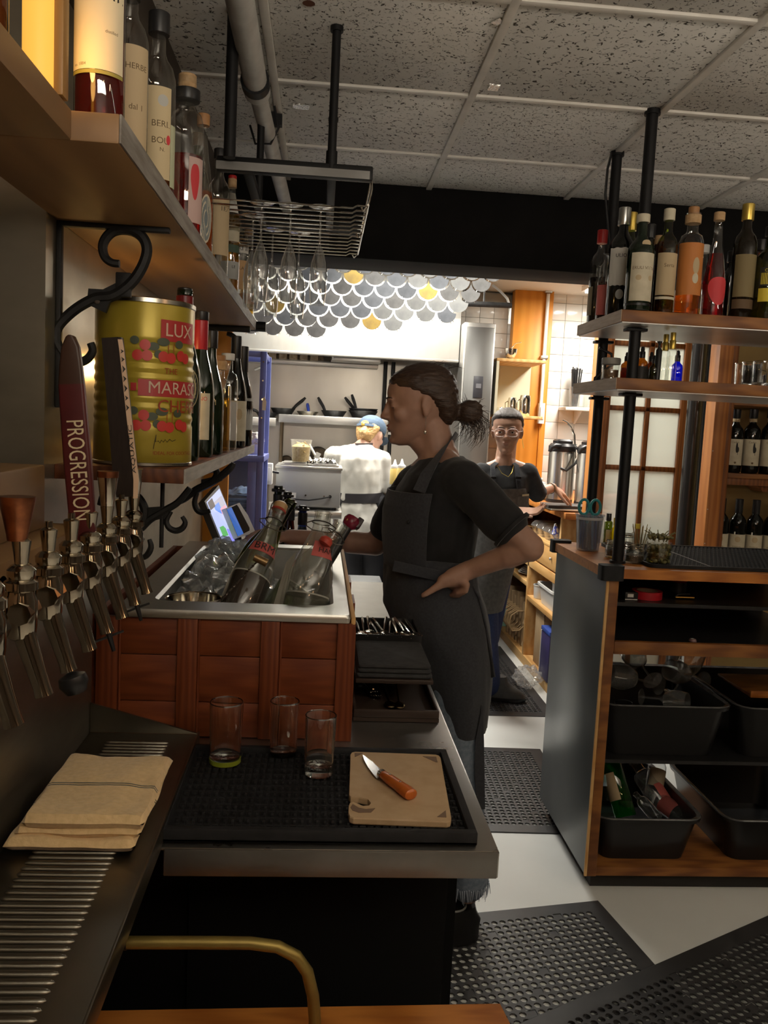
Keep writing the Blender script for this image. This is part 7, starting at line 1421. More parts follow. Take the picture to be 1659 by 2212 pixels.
def ells(c, r, M_=None):
    c = V(c)
    def f(q):
        T = Matrix.Translation(c) @ (M_.to_4x4() if M_ is not None else Matrix.Identity(4)); q.ell((0, 0, 0), r, 16, 12, T)
    return f
def rings(rs, p=2.0, n=28):
    def f(q): q.loft([q.ring(c, u, v, n, p) for c, u, v in rs])
    return f
def xf(M_, fs):
    def f(q):
        t_ = MB()
        for g in fs: g(t_)
        q.add(t_.v, t_.f, M_)
    return f
def headframe(anchor, face, local, roll=0., s=1.):
    x = V(face).normalized(); z = (V((0, 0, 1))-x*x.z).normalized(); z = (Matrix.Rotation(roll, 3, x) @ z); y = z.cross(x)
    M_ = Matrix((x, y, z)).transposed().to_4x4(); M_ = M_ @ Matrix.Scale(s, 4); M_.translation = V(anchor)-(M_.to_3x3() @ V(local)); return M_
SL = [(-.004, .070, .030, .014), (.004, .084, .012, .026), (.016, .090, -.005, .036), (.030, .0885, -.02, .044), (.045, .089, -.035, .050), (.060, .0905, -.055, .055), (.078, .0895, -.075, .061), (.095, .087, -.088, .066), (.112, .0825, -.096, .069), (.128, .089, -.100, .071), (.150, .092, -.102, .073), (.172, .086, -.100, .071), (.192, .072, -.090, .063), (.208, .050, -.070, .048), (.220, .020, -.040, .025), (.223, .0, -.02, .008)]
def slices(L, grow=0.):
    return rings([(V(((a+b)/2, 0, z)), V(((a-b)/2+grow, 0, 0)), V((0, w_+grow, 0))) for z, a, b, w_ in L], 2.25)
def head_prims():
    fs = [slices(SL), cap((.088, 0, .124), (.106, 0, .088), .0075, .0085), ells((.1085, 0, .0855), (.0095, .0095, .0085)), cap((.106, 0, .080), (.090, 0, .074), .006, .006)]
    for s in (-1, 1):
        fs += [ells((.098, s*.0115, .0815), (.010, .0075, .0075)), ells((.083, s*.027, .131), (.010, .022, .0065)), ells((.060, s*.043, .087), (.022, .017, .022)), ells((.078, s*.031, .113), (.010, .0145, .0095))]
        E = Euler((0, -.15, s*.35)).to_matrix(); fs += [ells((-.012, s*.074, .107), (.018, .007, .028), E), ells((-.008, s*.071, .082), (.010, .007, .012), E)]
    fs += [ells((.0915, 0, .0575), (.0085, .021, .0048)), ells((.0905, 0, .0470), (.0085, .018, .0058)), ells((.083, 0, .014), (.014, .020, .013))]
    return fs
def hand(w_, d, n_, side, curl=(.3, .4, .3), s=1., thumb=1., spread=.0, thumb_dir=None):
    w_, d = V(w_), V(d).normalized(); n_ = (V(n_)-d*d.dot(V(n_))).normalized(); sd = d.cross(n_)*side; out = []
    for k in range(4):
        o_ = (k-1.5)*.0185*s; kn = w_+d*(.086-.004*abs(k-1.2))*s+sd*o_; out.append(cap(w_+sd*o_*.55+d*.012*s, kn, .0135*s, .0115*s))
        L = (.92, 1.02, .95, .76)[k]*s; a = 0; p = kn; dd = d+sd*(k-1.5)*spread; r = .0086*s
        for seg, (ln, cu) in enumerate(zip((.043, .027, .021), curl)):
            a += cu; v = (dd*math.cos(a)-n_*math.sin(a)).normalized(); e = p+v*ln*L; out.append(cap(p, e, r, r*.92)); p = e; r *= .92
    t0 = w_+d*.022*s-sd*.020*s; td = V(thumb_dir).normalized() if thumb_dir else (d*.75-sd*.75-n_*.25).normalized()
    t1 = t0+td*.042*s; t2 = t1+(td+d*.35).normalized()*.032*s; t3 = t2+(td+d*.6).normalized()*.024*s
    out += [cap(w_+d*.01*s, t0, .014*s, .014*s), cap(t0, t1, .0135*s, .0108*s), cap(t1, t2, .0105*s, .0092*s), cap(t2, t3, .0092*s, .0075*s)]
    return out
skinA = mat('pale_skin', (.34, .19, .135), (.38, .215, .155), rough=.5, scale=40, sss=.08); skinB = mat('tan_skin', (.46, .26, .175), (.50, .29, .20), rough=.45, scale=40, sss=.08); skinC = mat('fair_skin', (.60, .36, .27), rough=.5)
lipm = mat('lip_skin', (.36, .13, .11), rough=.4)
hairA = mat('dark_brown_hair', (.030, .016, .010), (.055, .030, .018), rough=.45, scale=30, stretch=(1, 6, 6), bump=.5, bscale=60); hairB = mat('greying_brown_hair', (.022, .016, .013), (.055, .044, .037), rough=.6, scale=40, stretch=(1, 8, 3), bump=.4); hairC = mat('blond_hair', (.42, .25, .10), (.58, .38, .17), rough=.45, scale=40, stretch=(2, 2, 7), bump=.5)
teeb = mat('black_tee', (.008, .008, .009), (.013, .013, .014), rough=.9, scale=30, sheen=.1, bump=.35, bscale=14); apr = mat('charcoal_apron', (.027, .029, .036), (.038, .041, .049), rough=.9, scale=160, sheen=.15, bump=.3, bscale=16); jean = mat('blue_jeans', (.13, .17, .22), (.19, .23, .29), rough=.9, scale=90, bump=.3); jeand = mat('navy_jeans', (.015, .025, .075), (.022, .035, .10), rough=.9, scale=90); apg = mat('grey_apron', (.085, .083, .080), (.115, .112, .108), rough=.9, scale=60, bump=.35, bscale=18); clog = mat('black_clog', (.010, .010, .010), rough=.3); coatm = mat('white_chef_coat', (.60, .585, .54), (.66, .64, .59), rough=.85, scale=12, bump=1., bscale=11)
def J(x, y, Y): return aty(x, y, Y)
def ringpx(L, Y, grow=0., cut=None):
    out = []
    for y, l, r, ry in L:
        a, b = J(l, y, Y), J(r, y, Y); c = (a+b)/2; out.append((c, (b-a)/2*(1+grow/((b-a).length/2)), V((0, ry+grow, 0))))
    return out
def folds(amp, sc):
    return lambda c: amp*(noise.noise(V((c.x*sc, c.y*sc, c.z*sc*.55)))+.5*noise.noise(V((c.x*sc*2.3, c.y*sc*2.3, c.z*sc*1.2))))
# ---------------------------------------------------------------- bartender in profile
YB_ = 2.40
t = thing('person', 'woman in black tee and charcoal apron, hand on hip, reaching to the tablet', 'person', (.46, YB_, 0))
HM = headframe(J(922, 876, 2.33)+V((0, .071, 0)), (-1, 0, -.13), (-.012, 0, .105), 0, .965)
nk0 = HM @ V((-.03, 0, .045)); nk1 = J(948, 992, YB_)
S1, E1, W1 = J(1003, 1042, 2.245), J(1143, 1182, 2.165), J(1012, 1232, 2.232)
S2, E2, W2_ = J(890, 1045, 2.55), J(812, 1176, 2.60), J(625, 1160, 2.66)
leg1 = [J(968, 1330, 2.32), J(988, 1600, 2.33), J(1010, 1925, 2.34)]; leg2 = [J(968, 1330, 2.48), J(985, 1600, 2.47), J(1000, 1925, 2.47)]
prm = [xf(HM, head_prims()), cap(nk0, nk1, .050, .054), cap(HM @ V((.02, 0, .02)), nk1+V((-.015, 0, .02)), .030, .045), cap(nk1, J(945, 1200, YB_), .06, .085), cap(J(945, 1200, YB_), J(942, 1330, YB_), .085, .10)]
prm += [cap(nk1, S1, .045, .045), cap(nk1, S2, .045, .045), cap(S1, E1, .045, .037), cap(E1, S1.lerp(E1, .8), .040, .038), cap(E1, W1, .036, .0255), cap(E1, E1.lerp(W1, .35), .036, .036), cap(S2, E2, .044, .036), cap(E2, W2_, .036, .025), cap(E2, E2.lerp(W2_, .3), .036, .036)]
for L_ in (leg1, leg2): prm += [cap(L_[0], L_[1], .075, .052), cap(L_[1], L_[2], .050, .036)]
# near hand on the hip: thumb forward, four fingers curled behind
pal = J(978, 1248, 2.222); prm += [cap(W1, pal, .027, .026), cap(pal, J(958, 1256, 2.216), .025, .019)]
th = [J(962, 1258, 2.212), J(943, 1268, 2.208), J(926, 1279, 2.206), J(914, 1286, 2.208)]
for a, b, r in zip(th[:-1], th[1:], (.0125, .0105, .0090)): prm.append(cap(a, b, r, r*.88))
for k in range(4):
    y0 = 2.222+.014*k; a, b, c, d = J(988-k*6, 1254+k*3, y0-.010), J(1009-k*5, 1262+k*4, y0-.020), J(1006-k*5, 1277+k*3, y0-.016), J(987-k*6, 1281+k*2, y0-.004)
    prm += [cap(pal, a, .015, .0115), cap(a, b, .0098, .0090), cap(b, c, .0090, .0082), cap(c, d, .0082, .0072)]
prm += hand(W2_, (J(545, 1148, 2.66)-W2_), (0, -.25, 1), 1, (.35, .45, .35), .95)
body = fuse(prm, .0042, 7, 'body', skinA, t)
P('lip', lipm, t).ell((0, 0, 0), (.0055, .016, .0042), 14, 8, HM @ Matrix.Translation((.0955, 0, .0565))).ell((0, 0, 0), (.0055, .014, .0048), 14, 8, HM @ Matrix.Translation((.0942, 0, .0475))).done()
for s in (-1, 1): P('eyelash', ink, t).tube([HM @ V((.085-.006*abs(k), s*(.031+.012*k), .1085-.002*abs(k))) for k in (-1, -.5, 0, .5, 1)], .0012, 5).done(); P('eyebrow', hairA, t).tube([HM @ V((.0945-.010*max(0, k)-.002*abs(k), s*(.029+.016*k), .134+.003*(1-k*k))) for k in (-1, -.4, .2, .7, 1.1)], [.0014, .0022, .0022, .0016, .0008], 6).done()
# hair pulled back into a loose low bun
HS = [(.045, -.056, -.088, .030), (.060, -.048, -.098, .050), (.080, -.038, -.106, .064), (.100, -.026, -.111, .072), (.118, -.004, -.113, .0765), (.134, .026, -.1145, .079), (.150, .058, -.1145, .081), (.166, .080, -.112, .080), (.182, .084, -.107, .0755), (.198, .074, -.096, .066), (.212, .052, -.077, .050), (.224, .024, -.050, .030), (.229, 0, -.025, .010)]
bun = HM.inverted() @ J(1014, 892, YB_)
hp = [xf(HM, [slices(HS), ells((bun.x, 0, bun.z), (.041, .038, .037)), ells((bun.x-.012, .010, bun.z+.014), (.026, .024, .020)), ells((bun.x-.010, -.012, bun.z-.014), (.028, .022, .020)), ells((bun.x+.016, .006, bun.z+.016), (.022, .024, .016)), cap((-.085, 0, bun.z+.012), (bun.x+.018, 0, bun.z), .030, .022)])]
hr = fuse(hp, .0042, 2, 'hair', hairA, t, push=lambda c: .0032*noise.noise(V((c.x*60, c.y*60, c.z*170))))
q = P('loose_strand', hairA, t)
for i in range(90):
    a = V((bun.x+rnd.uniform(-.03, .03), rnd.uniform(-.028, .028), bun.z+rnd.uniform(-.03, .012))); ln = rnd.uniform(.03, .085); o_ = rnd.uniform(-.03, .012)
    q.tube([HM @ (a+V((o_*.3, 0, 0))), HM @ (a+V((-.012+o_*.8, rnd.uniform(-.01, .01), -ln*.4))), HM @ (a+V((-.004+o_*1.2, rnd.uniform(-.012, .012), -ln*.8))), HM @ (a+V((.012+o_*1.5, rnd.uniform(-.012, .012), -ln)))], [.0012, .0010, .0008, .0004], 4)
for i in range(26):
    a = rnd.uniform(0, 6.28); c = V((bun.x+.036*math.cos(a), rnd.uniform(-.02, .02), bun.z+.033*math.sin(a))); v = V((math.cos(a), 0, math.sin(a)))*rnd.uniform(.01, .028); q.tube([HM @ (c-v*.3), HM @ (c+v*.5+V((0, 0, .006))), HM @ (c+v)], [.001, .0008, .0004], 4)
for i in range(16):
    x = rnd.uniform(-.10, .05); z = .226-3.2*(x+.015)**2; q.tube([HM @ V((x, rnd.uniform(-.03, .03), z)), HM @ V((x-.02, rnd.uniform(-.03, .03), z+rnd.uniform(.003, .008))), HM @ V((x-.045, 0, z-.004))], [.0006, .0005, .0003], 4)
o = q.done(); o['kind'] = 'stuff'
e0 = HM @ V((-.006, .078, .072)); er = P('earring', chrome, t); er.tube([e0, e0+V((.001, -.002, -.018)), e0+V((.0, -.002, -.034))], .0008, 5); er.ell(e0+V((0, -.002, -.040)), (.0042, .0025, .0055), 10, 6); er.ell(e0, (.002, .002, .002), 8, 6); er.done()
q_ = J(1010, 1259, 2.212); P('ring', chrome, t).lathe([(.0092, -.0018), (.0108, -.0018), (.0108, .0018), (.0092, .0018)], 16, T=Matrix.Translation(q_) @ Matrix.Rotation(1.2, 4, 'Y'), cap0=False, cap1=False).done()
# tee
TR = [(1420, 905, 1030, .140), (1345, 880, 1030, .14), (1300, 862, 1018, .13), (1245, 852, 1008, .122), (1200, 852, 1022, .135), (1150, 844, 1030, .152), (1100, 844, 1034, .160), (1055, 856, 1036, .168), (1022, 878, 1030, .160), (1000, 900, 1012, .110), (986, 912, 1000, .074)]
sh = [rings(ringpx(TR, YB_)), cap(J(950, 1018, YB_), S1, .052, .060), cap(J(945, 1020, YB_), S2, .052, .056), cap(S1, S1.lerp(E1, .66), .060, .0575), cap(S2, S2.lerp(E2, .70), .056, .052)]
fuse(sh, .006, 4, 'tee', teeb, t, push=folds(.0045, 15))
P('sleeve_hem', teeb, t).cyl(S1.lerp(E1, .715), S1.lerp(E1, .755), .0600, .0605, 28).done()
# jeans and clogs
for L_ in (leg1, leg2):
    fuse([cap(L_[0].lerp(L_[1], .3), L_[1], .082, .072), cap(L_[1], L_[1].lerp(L_[2], .93), .070, .060)], .008, 2, 'jeans_leg', jean, t, push=folds(.004, 13))
    hem = L_[1].lerp(L_[2], .97); qf = P('frayed_hem', mat('frayed_denim', (.35, .40, .48), rough=.9), t)
    for i in range(60):
        a = 2*PI*i/60; b = hem+V((.062*math.cos(a), .062*math.sin(a), rnd.uniform(-.004, .004))); qf.tube([b+V((0, 0, .02)), b+V((rnd.uniform(-.006, .006), rnd.uniform(-.006, .006), -rnd.uniform(.006, .022)))], [.0022, .0006], 4)
    o = qf.done(); o['kind'] = 'stuff'
    f0 = V((L_[2].x+.012, L_[2].y, 0)); cl = P('clog', clog, t)
    cl.loft([[f0+V((x-l*.0, 0, 0))+V((x2, y2, z)) for x2, y2 in ((math.cos(a)*l-l*.78, math.sin(a)*w_) for a in [2*PI*i/22 for i in range(22)])] for z, l, w_, x in ((.012, .125, .045, 0), (.018, .132, .048, 0), (.045, .130, .048, 0), (.075, .118, .046, .006), (.100, .085, .042, .0), (.118, .062, .038, -.0))], True, True); cl.done()
    P('clog_rim', mat('worn_clog_rim', (.16, .16, .15), rough=.35), t).lathe([(.036, .112), (.043, .118), (.040, .122), (.034, .116)], 22, (f0.x-.055, f0.y, 0), cap0=False, cap1=False).done()
# apron: bib, skirt, straps, ties
def front(rs, a0, a1, off, n=22):
    out = []
    for c, u, v in rs:
        ul = u.length; un = u/ul; out.append([c+un*(-(ul+off)*math.cos(a))+V((0, -(v.y+off)*math.sin(a), 0)) for a in [a0+(a1-a0)*i/n for i in range(n+1)]])
    return out
BR = [(1215, 840, 1020, .150), (1150, 835, 1030, .156), (1100, 837, 1034, .164), (1056, 848, 1036, .170)]
bibr = ringpx(BR, YB_); F0 = front(bibr, -1.32, 1.32, .010); F1 = front(bibr, -1.32, 1.32, .014)
qb = P('bib', apr, t)
qb.loft(F1, False, False, False); qb.loft(F0, False, False, False)
for k in (0, -1): qb.add(F0[k]+F1[k], [(i, i+1, len(F0[k])+i+1, len(F0[k])+i) for i in range(len(F0[k])-1)])
for k in (0, -1): qb.add([r[k] for r in F0]+[r[k] for r in F1], [(i, i+1, len(F0)+i+1, len(F0)+i) for i in range(len(F0)-1)])
qb.done()
KR = [(1562, 940, 1040, .130), (1500, 918, 1050, .150), (1455, 905, 1052, .160), (1405, 897, 1050, .164), (1375, 880, 1048, .164), (1345, 852, 1047, .162), (1298, 834, 1037, .155), (1262, 836, 1024, .143), (1225, 839, 1020, .140), (1200, 840, 1020, .142)]
fuse([rings(ringpx(KR, YB_, .012))], .007, 2, 'apron_skirt', apr, t, push=folds(.007, 11))
pk_ = front(ringpx([(1205, 838, 1028, .152), (1085, 838, 1034, .164)], YB_), .15, 1.05, .0155, 8)
P('pocket', apr, t).loft(pk_, False, False, False).done(); q_ = J(882, 1128, 2.242); P('button', blackm, t).ell(q_, (.005, .003, .005), 12, 8).done()
def ribbon(nm, m_, pts, w_, par, flat=(0, 0, 1), th=.0018):
    pts = [V(p) for p in pts]; L_ = []
    for i, p in enumerate(pts):
        d = (pts[min(i+1, len(pts)-1)]-pts[max(i-1, 0)]).normalized(); f_ = V(flat[i]) if isinstance(flat, list) else V(flat); f_ = (f_-d*d.dot(f_)).normalized(); n_ = d.cross(f_); ww = w_[i] if isinstance(w_, list) else w_
        L_.append([p+f_*ww+n_*th, p+f_*ww-n_*th, p-f_*ww-n_*th, p-f_*ww+n_*th])
    return P(nm, m_, par).loft(L_).done()
ribbon('neck_strap', apr, [J(905, 1062, 2.238), J(921, 1025, 2.258), J(942, 992, 2.300), J(962, 963, 2.335), J(980, 944, 2.385), J(984, 948, 2.43), J(965, 968, 2.475), J(940, 1000, 2.50), J(908, 1062, 2.54)], .0165, t, [(1, 0, .4), (1, 0, .5), (.8, 0, .7), (.7, 0, .8), (.4, 0, 1), (.4, 0, 1), (.7, 0, .8), (.8, 0, .6), (1, 0, .4)])
ribbon('waist_tie', apr, [J(850, 1222, 2.255), J(930, 1240, 2.238), J(1000, 1256, 2.262), J(1026, 1262, 2.38), J(1024, 1260, 2.48)], .014, t, (0, 0, 1))
qf = P('apron_flap', apr, t); aa = [J(1016, 1262, 2.30), J(1034, 1290, 2.295), J(1050, 1360, 2.29), J(1068, 1462, 2.285)]; bb_ = [J(1016, 1275, 2.36), J(1032, 1320, 2.36), J(1042, 1400, 2.36), J(1040, 1470, 2.36)]
qf.loft([[a, b, b+V((.004, 0, 0)), a+V((.004, 0, 0))] for a, b in zip(aa, bb_)]); qf.done()
ribbon('hanging_tie', apr, [J(1040, 1455, 2.27), J(1040, 1540, 2.265), J(1036, 1600, 2.262), J(1036, 1680, 2.262), J(1040, 1748, 2.262)], [.006, .005, .012, .014, .010], t, [(1, 0, 0), (.6, .8, 0), (1, 0, 0), (1, 0, 0), (1, 0, 0)])
# ---------------------------------------------------------------- woman in glasses
YW = 4.35
t = thing('person', 'woman in clear glasses, dark top and grey apron looking towards us from the station', 'person', (.95, YW, 0))
HM = headframe(J(1094, 936, YW-.09), (-.26, -1, -.06), (.09, 0, .105), .03, 1.0)
nk1 = J(1090, 1004, YW); nk0 = HM @ V((-.03, 0, .04))
SR, ER, WR = J(1040, 1024, YW), J(1046, 1092, YW-.02), J(1112, 1103, 4.17)
SL_, EL, WL = J(1140, 1022, YW), J(1160, 1066, 4.42), J(1194, 1053, 4.55)
prm = [xf(HM, head_prims()), cap(nk0, nk1, .050, .054), cap(HM @ V((.03, 0, .02)), nk1, .03, .045), cap(nk1, J(1080, 1100, YW), .06, .085), cap(J(1080, 1100, YW), J(1050, 1260, 4.4), .085, .10), cap(nk1, SR, .045, .045), cap(nk1, SL_, .045, .045), cap(SR, ER, .044, .036), cap(ER, WR, .036, .025), cap(SL_, EL, .044, .036), cap(EL, WL, .035, .024)]
lgs = [[J(1035, 1270, 4.36), J(1048, 1380, 4.45), J(1060, 1488, 4.58)], [J(1065, 1270, 4.45), J(1050, 1380, 4.55), J(1030, 1470, 4.66)]]
for L_ in lgs: prm += [cap(L_[0], L_[1], .075, .055), cap(L_[1], L_[2], .05, .038)]
prm += hand(WL, J(1236, 1078, 4.60)-WL, (.15, -.45, 1), -1, (.25, .25, .2), .98, spread=.12)
prm += hand(WR, J(1160, 1108, 4.13)-WR, (0, .5, -1), 1, (.35, .45, .35), .98)
fuse(prm, .0044, 5, 'body', skinB, t)
P('lip', mat('rose_lip', (.44, .21, .16), rough=.45), t).ell((0, 0, 0), (.0045, .017, .0034), 14, 8, HM @ Matrix.Translation((.0955, 0, .0568))).ell((0, 0, 0), (.0045, .014, .0038), 14, 8, HM @ Matrix.Translation((.0942, 0, .0475))).done()
for s in (-1, 1):
    ev = P('eye', mat('eye_white', (.62, .60, .56), rough=.25), t).ell((0, 0, 0), (.0095, .0118, .0085), 16, 10, HM @ Matrix.Translation((.0805, s*.031, .1115))).done()
    P('iris', mat('dark_iris', (.03, .018, .010), rough=.15), ev).ell((0, 0, 0), (.003, .0052, .0052), 12, 8, HM @ Matrix.Translation((.0888, s*.031-.0015, .1110))).done()
    P('eyelid', skinB, t).tube([HM @ V((.0905-.007*abs(k)**2, s*.031+.0135*k, .1165-.0035*k*k)) for k in (-1, -.5, 0, .5, 1)], [.0018, .003, .0034, .003, .0018], 8).done()
    P('eyebrow', mat('brow_hair', (.04, .025, .018), rough=.7), t).tube([HM @ V((.0955-.012*max(0, k)-.002*abs(k), s*(.029+.017*k), .1315+.004*(1-k*k))) for k in (-1, -.4, .2, .7, 1.1)], [.0016, .0026, .0026, .0018, .0009], 6).done()
# clear-framed spectacles
gf = glass('clear_acetate', (.85, .80, .78), .2, .6, .5, (.8, .68, .64)); sp_ = P('glasses', gf, t); 
for s in (-1, 1):
    cxx = s*.0315; loop = [HM @ V((.104-.006*abs((.026*math.cos(a)))/.026*(1 if s*math.cos(a) > 0 else .2), cxx+.0265*math.copysign(abs(math.cos(a))**.7, math.cos(a)), .108+.0195*math.copysign(abs(math.sin(a))**.7, math.sin(a)))) for a in [2*PI*i/24 for i in range(25)]]
    sp_.tube(loop, .0019, 6); sp_.tube([HM @ V((.099, s*.058, .114)), HM @ V((.05, s*.076, .114)), HM @ V((-.005, s*.078, .112)), HM @ V((-.025, s*.077, .100))], .0022, 6)
sp_.tube([HM @ V((.104, -.006, .113)), HM @ V((.108, 0, .116)), HM @ V((.104, .006, .113))], .0022, 6); gl_ = sp_.done()
ln = P('lens', glass('lens_glass', (.97, .97, .98), .02, .12), gl_)
for s in (-1, 1): ln.add([HM @ V((.1015-.003*abs(math.cos(a)), s*.0315+.025*math.cos(a), .108+.018*math.sin(a))) for a in [2*PI*i/18 for i in range(18)]], [tuple(range(18))])
ln.done()
HS2 = [(.050, -.055, -.090, .040), (.075, -.040, -.104, .062), (.100, -.026, -.110, .073), (.120, -.002, -.112, .0768), (.140, .024, -.112, .079), (.158, .046, -.110, .0795), (.172, .068, -.107, .0775), (.186, .084, -.100, .072), (.200, .074, -.090, .063), (.213, .050, -.074, .048), (.224, .022, -.048, .028), (.228, 0, -.025, .010)]
fuse([xf(HM, [slices(HS2), ells((-.115, 0, .10), (.03, .032, .03))])], .0045, 2, 'hair', hairB, t, push=lambda c: .0035+.003*noise.noise(V((c.x*150, c.y*18, c.z*60))))
e0 = HM @ V((-.004, .076, .078)); er = P('earring', goldf, t); er.tube([e0, e0+V((.004, -.004, -.025)), e0+V((.010, -.006, -.052))], [.0012, .0016, .0022], 5); er.done()
TR2 = [(1262, 1012, 1092, .120), (1200, 1022, 1112, .115), (1140, 1028, 1130, .112), (1090, 1030, 1136, .114), (1050, 1032, 1140, .118), (1028, 1034, 1142, .105), (1014, 1050, 1130, .080), (1004, 1066, 1114, .060)]
fuse([rings(ringpx(TR2, YW)), cap(J(1085, 1020, YW), SR, .05, .060), cap(J(1095, 1020, YW), SL_, .05, .055), cap(SR, ER, .060, .054), cap(ER, ER.lerp(WR, .28), .052, .045), cap(SL_, EL, .055, .050), cap(EL, EL.lerp(WL, .12), .048, .044)], .0065, 3, 'top', mat('dark_grey_top', (.028, .029, .031), (.036, .037, .040), rough=.9, scale=40, bump=.3, bscale=14), t, push=folds(.004, 16))
def front_y(rs, a0, a1, off, n=20):
    return [[c+u*(1+off/u.length)*math.sin(a)+V((0, -(v.y+off)*math.cos(a), 0)) for a in [a0+(a1-a0)*i/n for i in range(n+1)]] for c, u, v in rs]
AR = [(1314, 985, 1080, .130), (1262, 1004, 1094, .126), (1200, 1018, 1113, .119), (1140, 1027, 1131, .115), (1090, 1030, 1137, .117), (1052, 1034, 1140, .120)]
rr = ringpx(AR, YW); A0, A1 = front_y(rr, -1.5, 1.5, .008), front_y(rr, -1.5, 1.5, .012); A0[-1], A1[-1] = front_y(rr[-1:], -.75, .75, .008)[0], front_y(rr[-1:], -.75, .75, .012)[0]
qa = P('apron', apg, t); qa.loft(A1, False, False, False); qa.loft(A0, False, False, False)
for k in (0, -1): qa.add(A0[k]+A1[k], [(i, i+1, len(A0[k])+i+1, len(A0[k])+i) for i in range(len(A0[k])-1)])
qa.done()
for x0, x1, nm in ((1066, 1064, 'strap'), (1122, 1116, 'strap')):
    ribbon(nm, apr, [J(x0, 1056, YW-.128), J(x0+(0 if x0 < 1100 else -3), 1030, YW-.122), J(x1, 1006, YW-.075), J((x1+1090)/2, 996, YW-.01)], .012, t, (1, 0, 0)); q_ = J(x0-(0 if x0 < 1100 else 2), 1032, YW-.128); P('buckle', blackm, t).box(q_.x-.014, q_.x+.014, q_.y-.004, q_.y+.002, q_.z-.007, q_.z+.007, c=.002).done()
pg = front_y(ringpx([(1092, 1030, 1137, .117), (1068, 1033, 1139, .119)], YW), .35, 1.0, .016, 8); P('bib_pocket', apg, t).loft(pg, False, False, False).done(); P('pocket_card', mat('mustard_card', (.55, .48, .30), rough=.7), t).loft(front_y(ringpx([(1070, 1033, 1139, .119), (1064, 1033, 1139, .119)], YW), .55, .98, .015, 5), False, False, False).done()
for L_ in lgs:
    fuse([cap(L_[0]+V((0, 0, .06)), L_[1], .10, .072), cap(L_[1], L_[1].lerp(L_[2], .95), .07, .058)], .009, 2, 'jeans_leg', jeand, t)
    f0 = V((L_[2].x, L_[2].y, .012)); bt = P('boot', mat('grey_black_boot', (.05, .05, .05), (.07, .07, .068), rough=.5, scale=20), t)
    bt.loft([[f0+V((math.cos(a)*l+l*.45, math.sin(a)*w_-.25*(math.cos(a)*l+l*.45), z)) for a in [2*PI*i/20 for i in range(20)]] for z, l, w_ in ((.0, .125, .048), (.02, .13, .05), (.05, .118, .046), (.075, .088, .043), (.10, .062, .040), (.13, .055, .040))]); bt.done()
    P('sole', blackp, t).loft([[f0+V((math.cos(a)*l+l*.45, math.sin(a)*w_-.25*(math.cos(a)*l+l*.45), z)) for a in [2*PI*i/20 for i in range(20)]] for z, l, w_ in ((-.0005, .130, .051), (.018, .135, .053))]).done()
wr = EL.lerp(WL, .86); d = (WL-EL).normalized(); P('bracelet', mat('beaded_bracelet', (.04, .025, .02), (.30, .20, .10), rough=.4, scale=160), t).lathe([(.027, -.005), (.0305, -.003), (.0305, .003), (.027, .005)], 24, T=Matrix.Translation(wr) @ d.to_track_quat('Z', 'Y').to_matrix().to_4x4(), cap0=False, cap1=False).done()
nk = [J(1074, 1006, YW-.085), J(1084, 1022, YW-.115), J(1098, 1030, YW-.122), J(1106, 1020, YW-.115), J(1110, 1004, YW-.08)]; P('necklace', goldf, t).tube(nk, .0012, 5).done()
# what she works on
q_ = J(1210, 1086, 4.60); t = thing('dark_board', 'thin dark board or folder under the hand of the woman in glasses', 'board', (q_.x, 4.62, 1.071)); zb_ = q_.z-.012
P('board', mat('dark_folder', (.035, .025, .020), rough=.5), t).box(q_.x-.075, q_.x+.16, 4.56, 4.74, zb_-.018, zb_, c=.003).done(); P('page', paperw, t).box(q_.x-.06, q_.x+.14, 4.545, 4.73, zb_-.026, zb_-.019).done()
P('wood_block', oak, t).box(q_.x-.06, q_.x+.15, 4.60, 4.73, 1.0705, zb_-.027).done()
# ---------------------------------------------------------------- cook in white
YK = 5.52
t = thing('person', 'cook in white coat and blue cap seen from behind, bending to the stove', 'person', (.27, YK, 0))
HM = headframe(J(803, 936, YK+.10), (.50, .80, -.40), (0, 0, .12), 0, 1.0)
nk1 = J(783, 968, YK+.02); nk0 = HM @ V((-.03, 0, .04))
SRk, ERk, WRk = J(823, 995, YK), J(832, 1050, YK+.03), J(826, 1075, YK+.26); SLk, ELk, WLk = J(722, 985, YK), J(716, 1050, YK+.05), J(745, 1080, YK+.28)
prm = [xf(HM, head_prims()), cap(nk0, nk1, .050, .052), cap(nk1, J(782, 1080, YK), .06, .10), cap(nk1, SRk, .045, .045), cap(nk1, SLk, .045, .045), cap(SRk, ERk, .044, .036), cap(ERk, WRk, .036, .025), cap(SLk, ELk, .044, .036), cap(ELk, WLk, .036, .025)]
lgk = [[J(762, 1090, YK), J(760, 1260, YK+.02), J(758, 1400, YK)], [J(806, 1090, YK), J(806, 1260, YK+.02), J(806, 1400, YK)]]
for L_ in lgk: b_ = V((L_[2].x, L_[2].y, .07)); L_[2] = b_; L_[1] = (L_[0]+b_)/2; prm += [cap(L_[0], L_[1], .08, .058), cap(L_[1], b_, .055, .038)]
prm += hand(WRk, V((-.1, .8, -.3)), (0, 0, 1), 1, (.5, .6, .4)); prm += hand(WLk, V((.1, .8, -.3)), (0, 0, 1), -1, (.5, .6, .4))
fuse(prm, .006, 3, 'body', skinC, t)
HS3 = [(.030, -.050, -.085, .045), (.060, -.046, -.104, .060), (.085, -.034, -.112, .070), (.110, -.02, -.115, .077), (.130, .0, -.115, .079), (.150, .03, -.110, .078)]
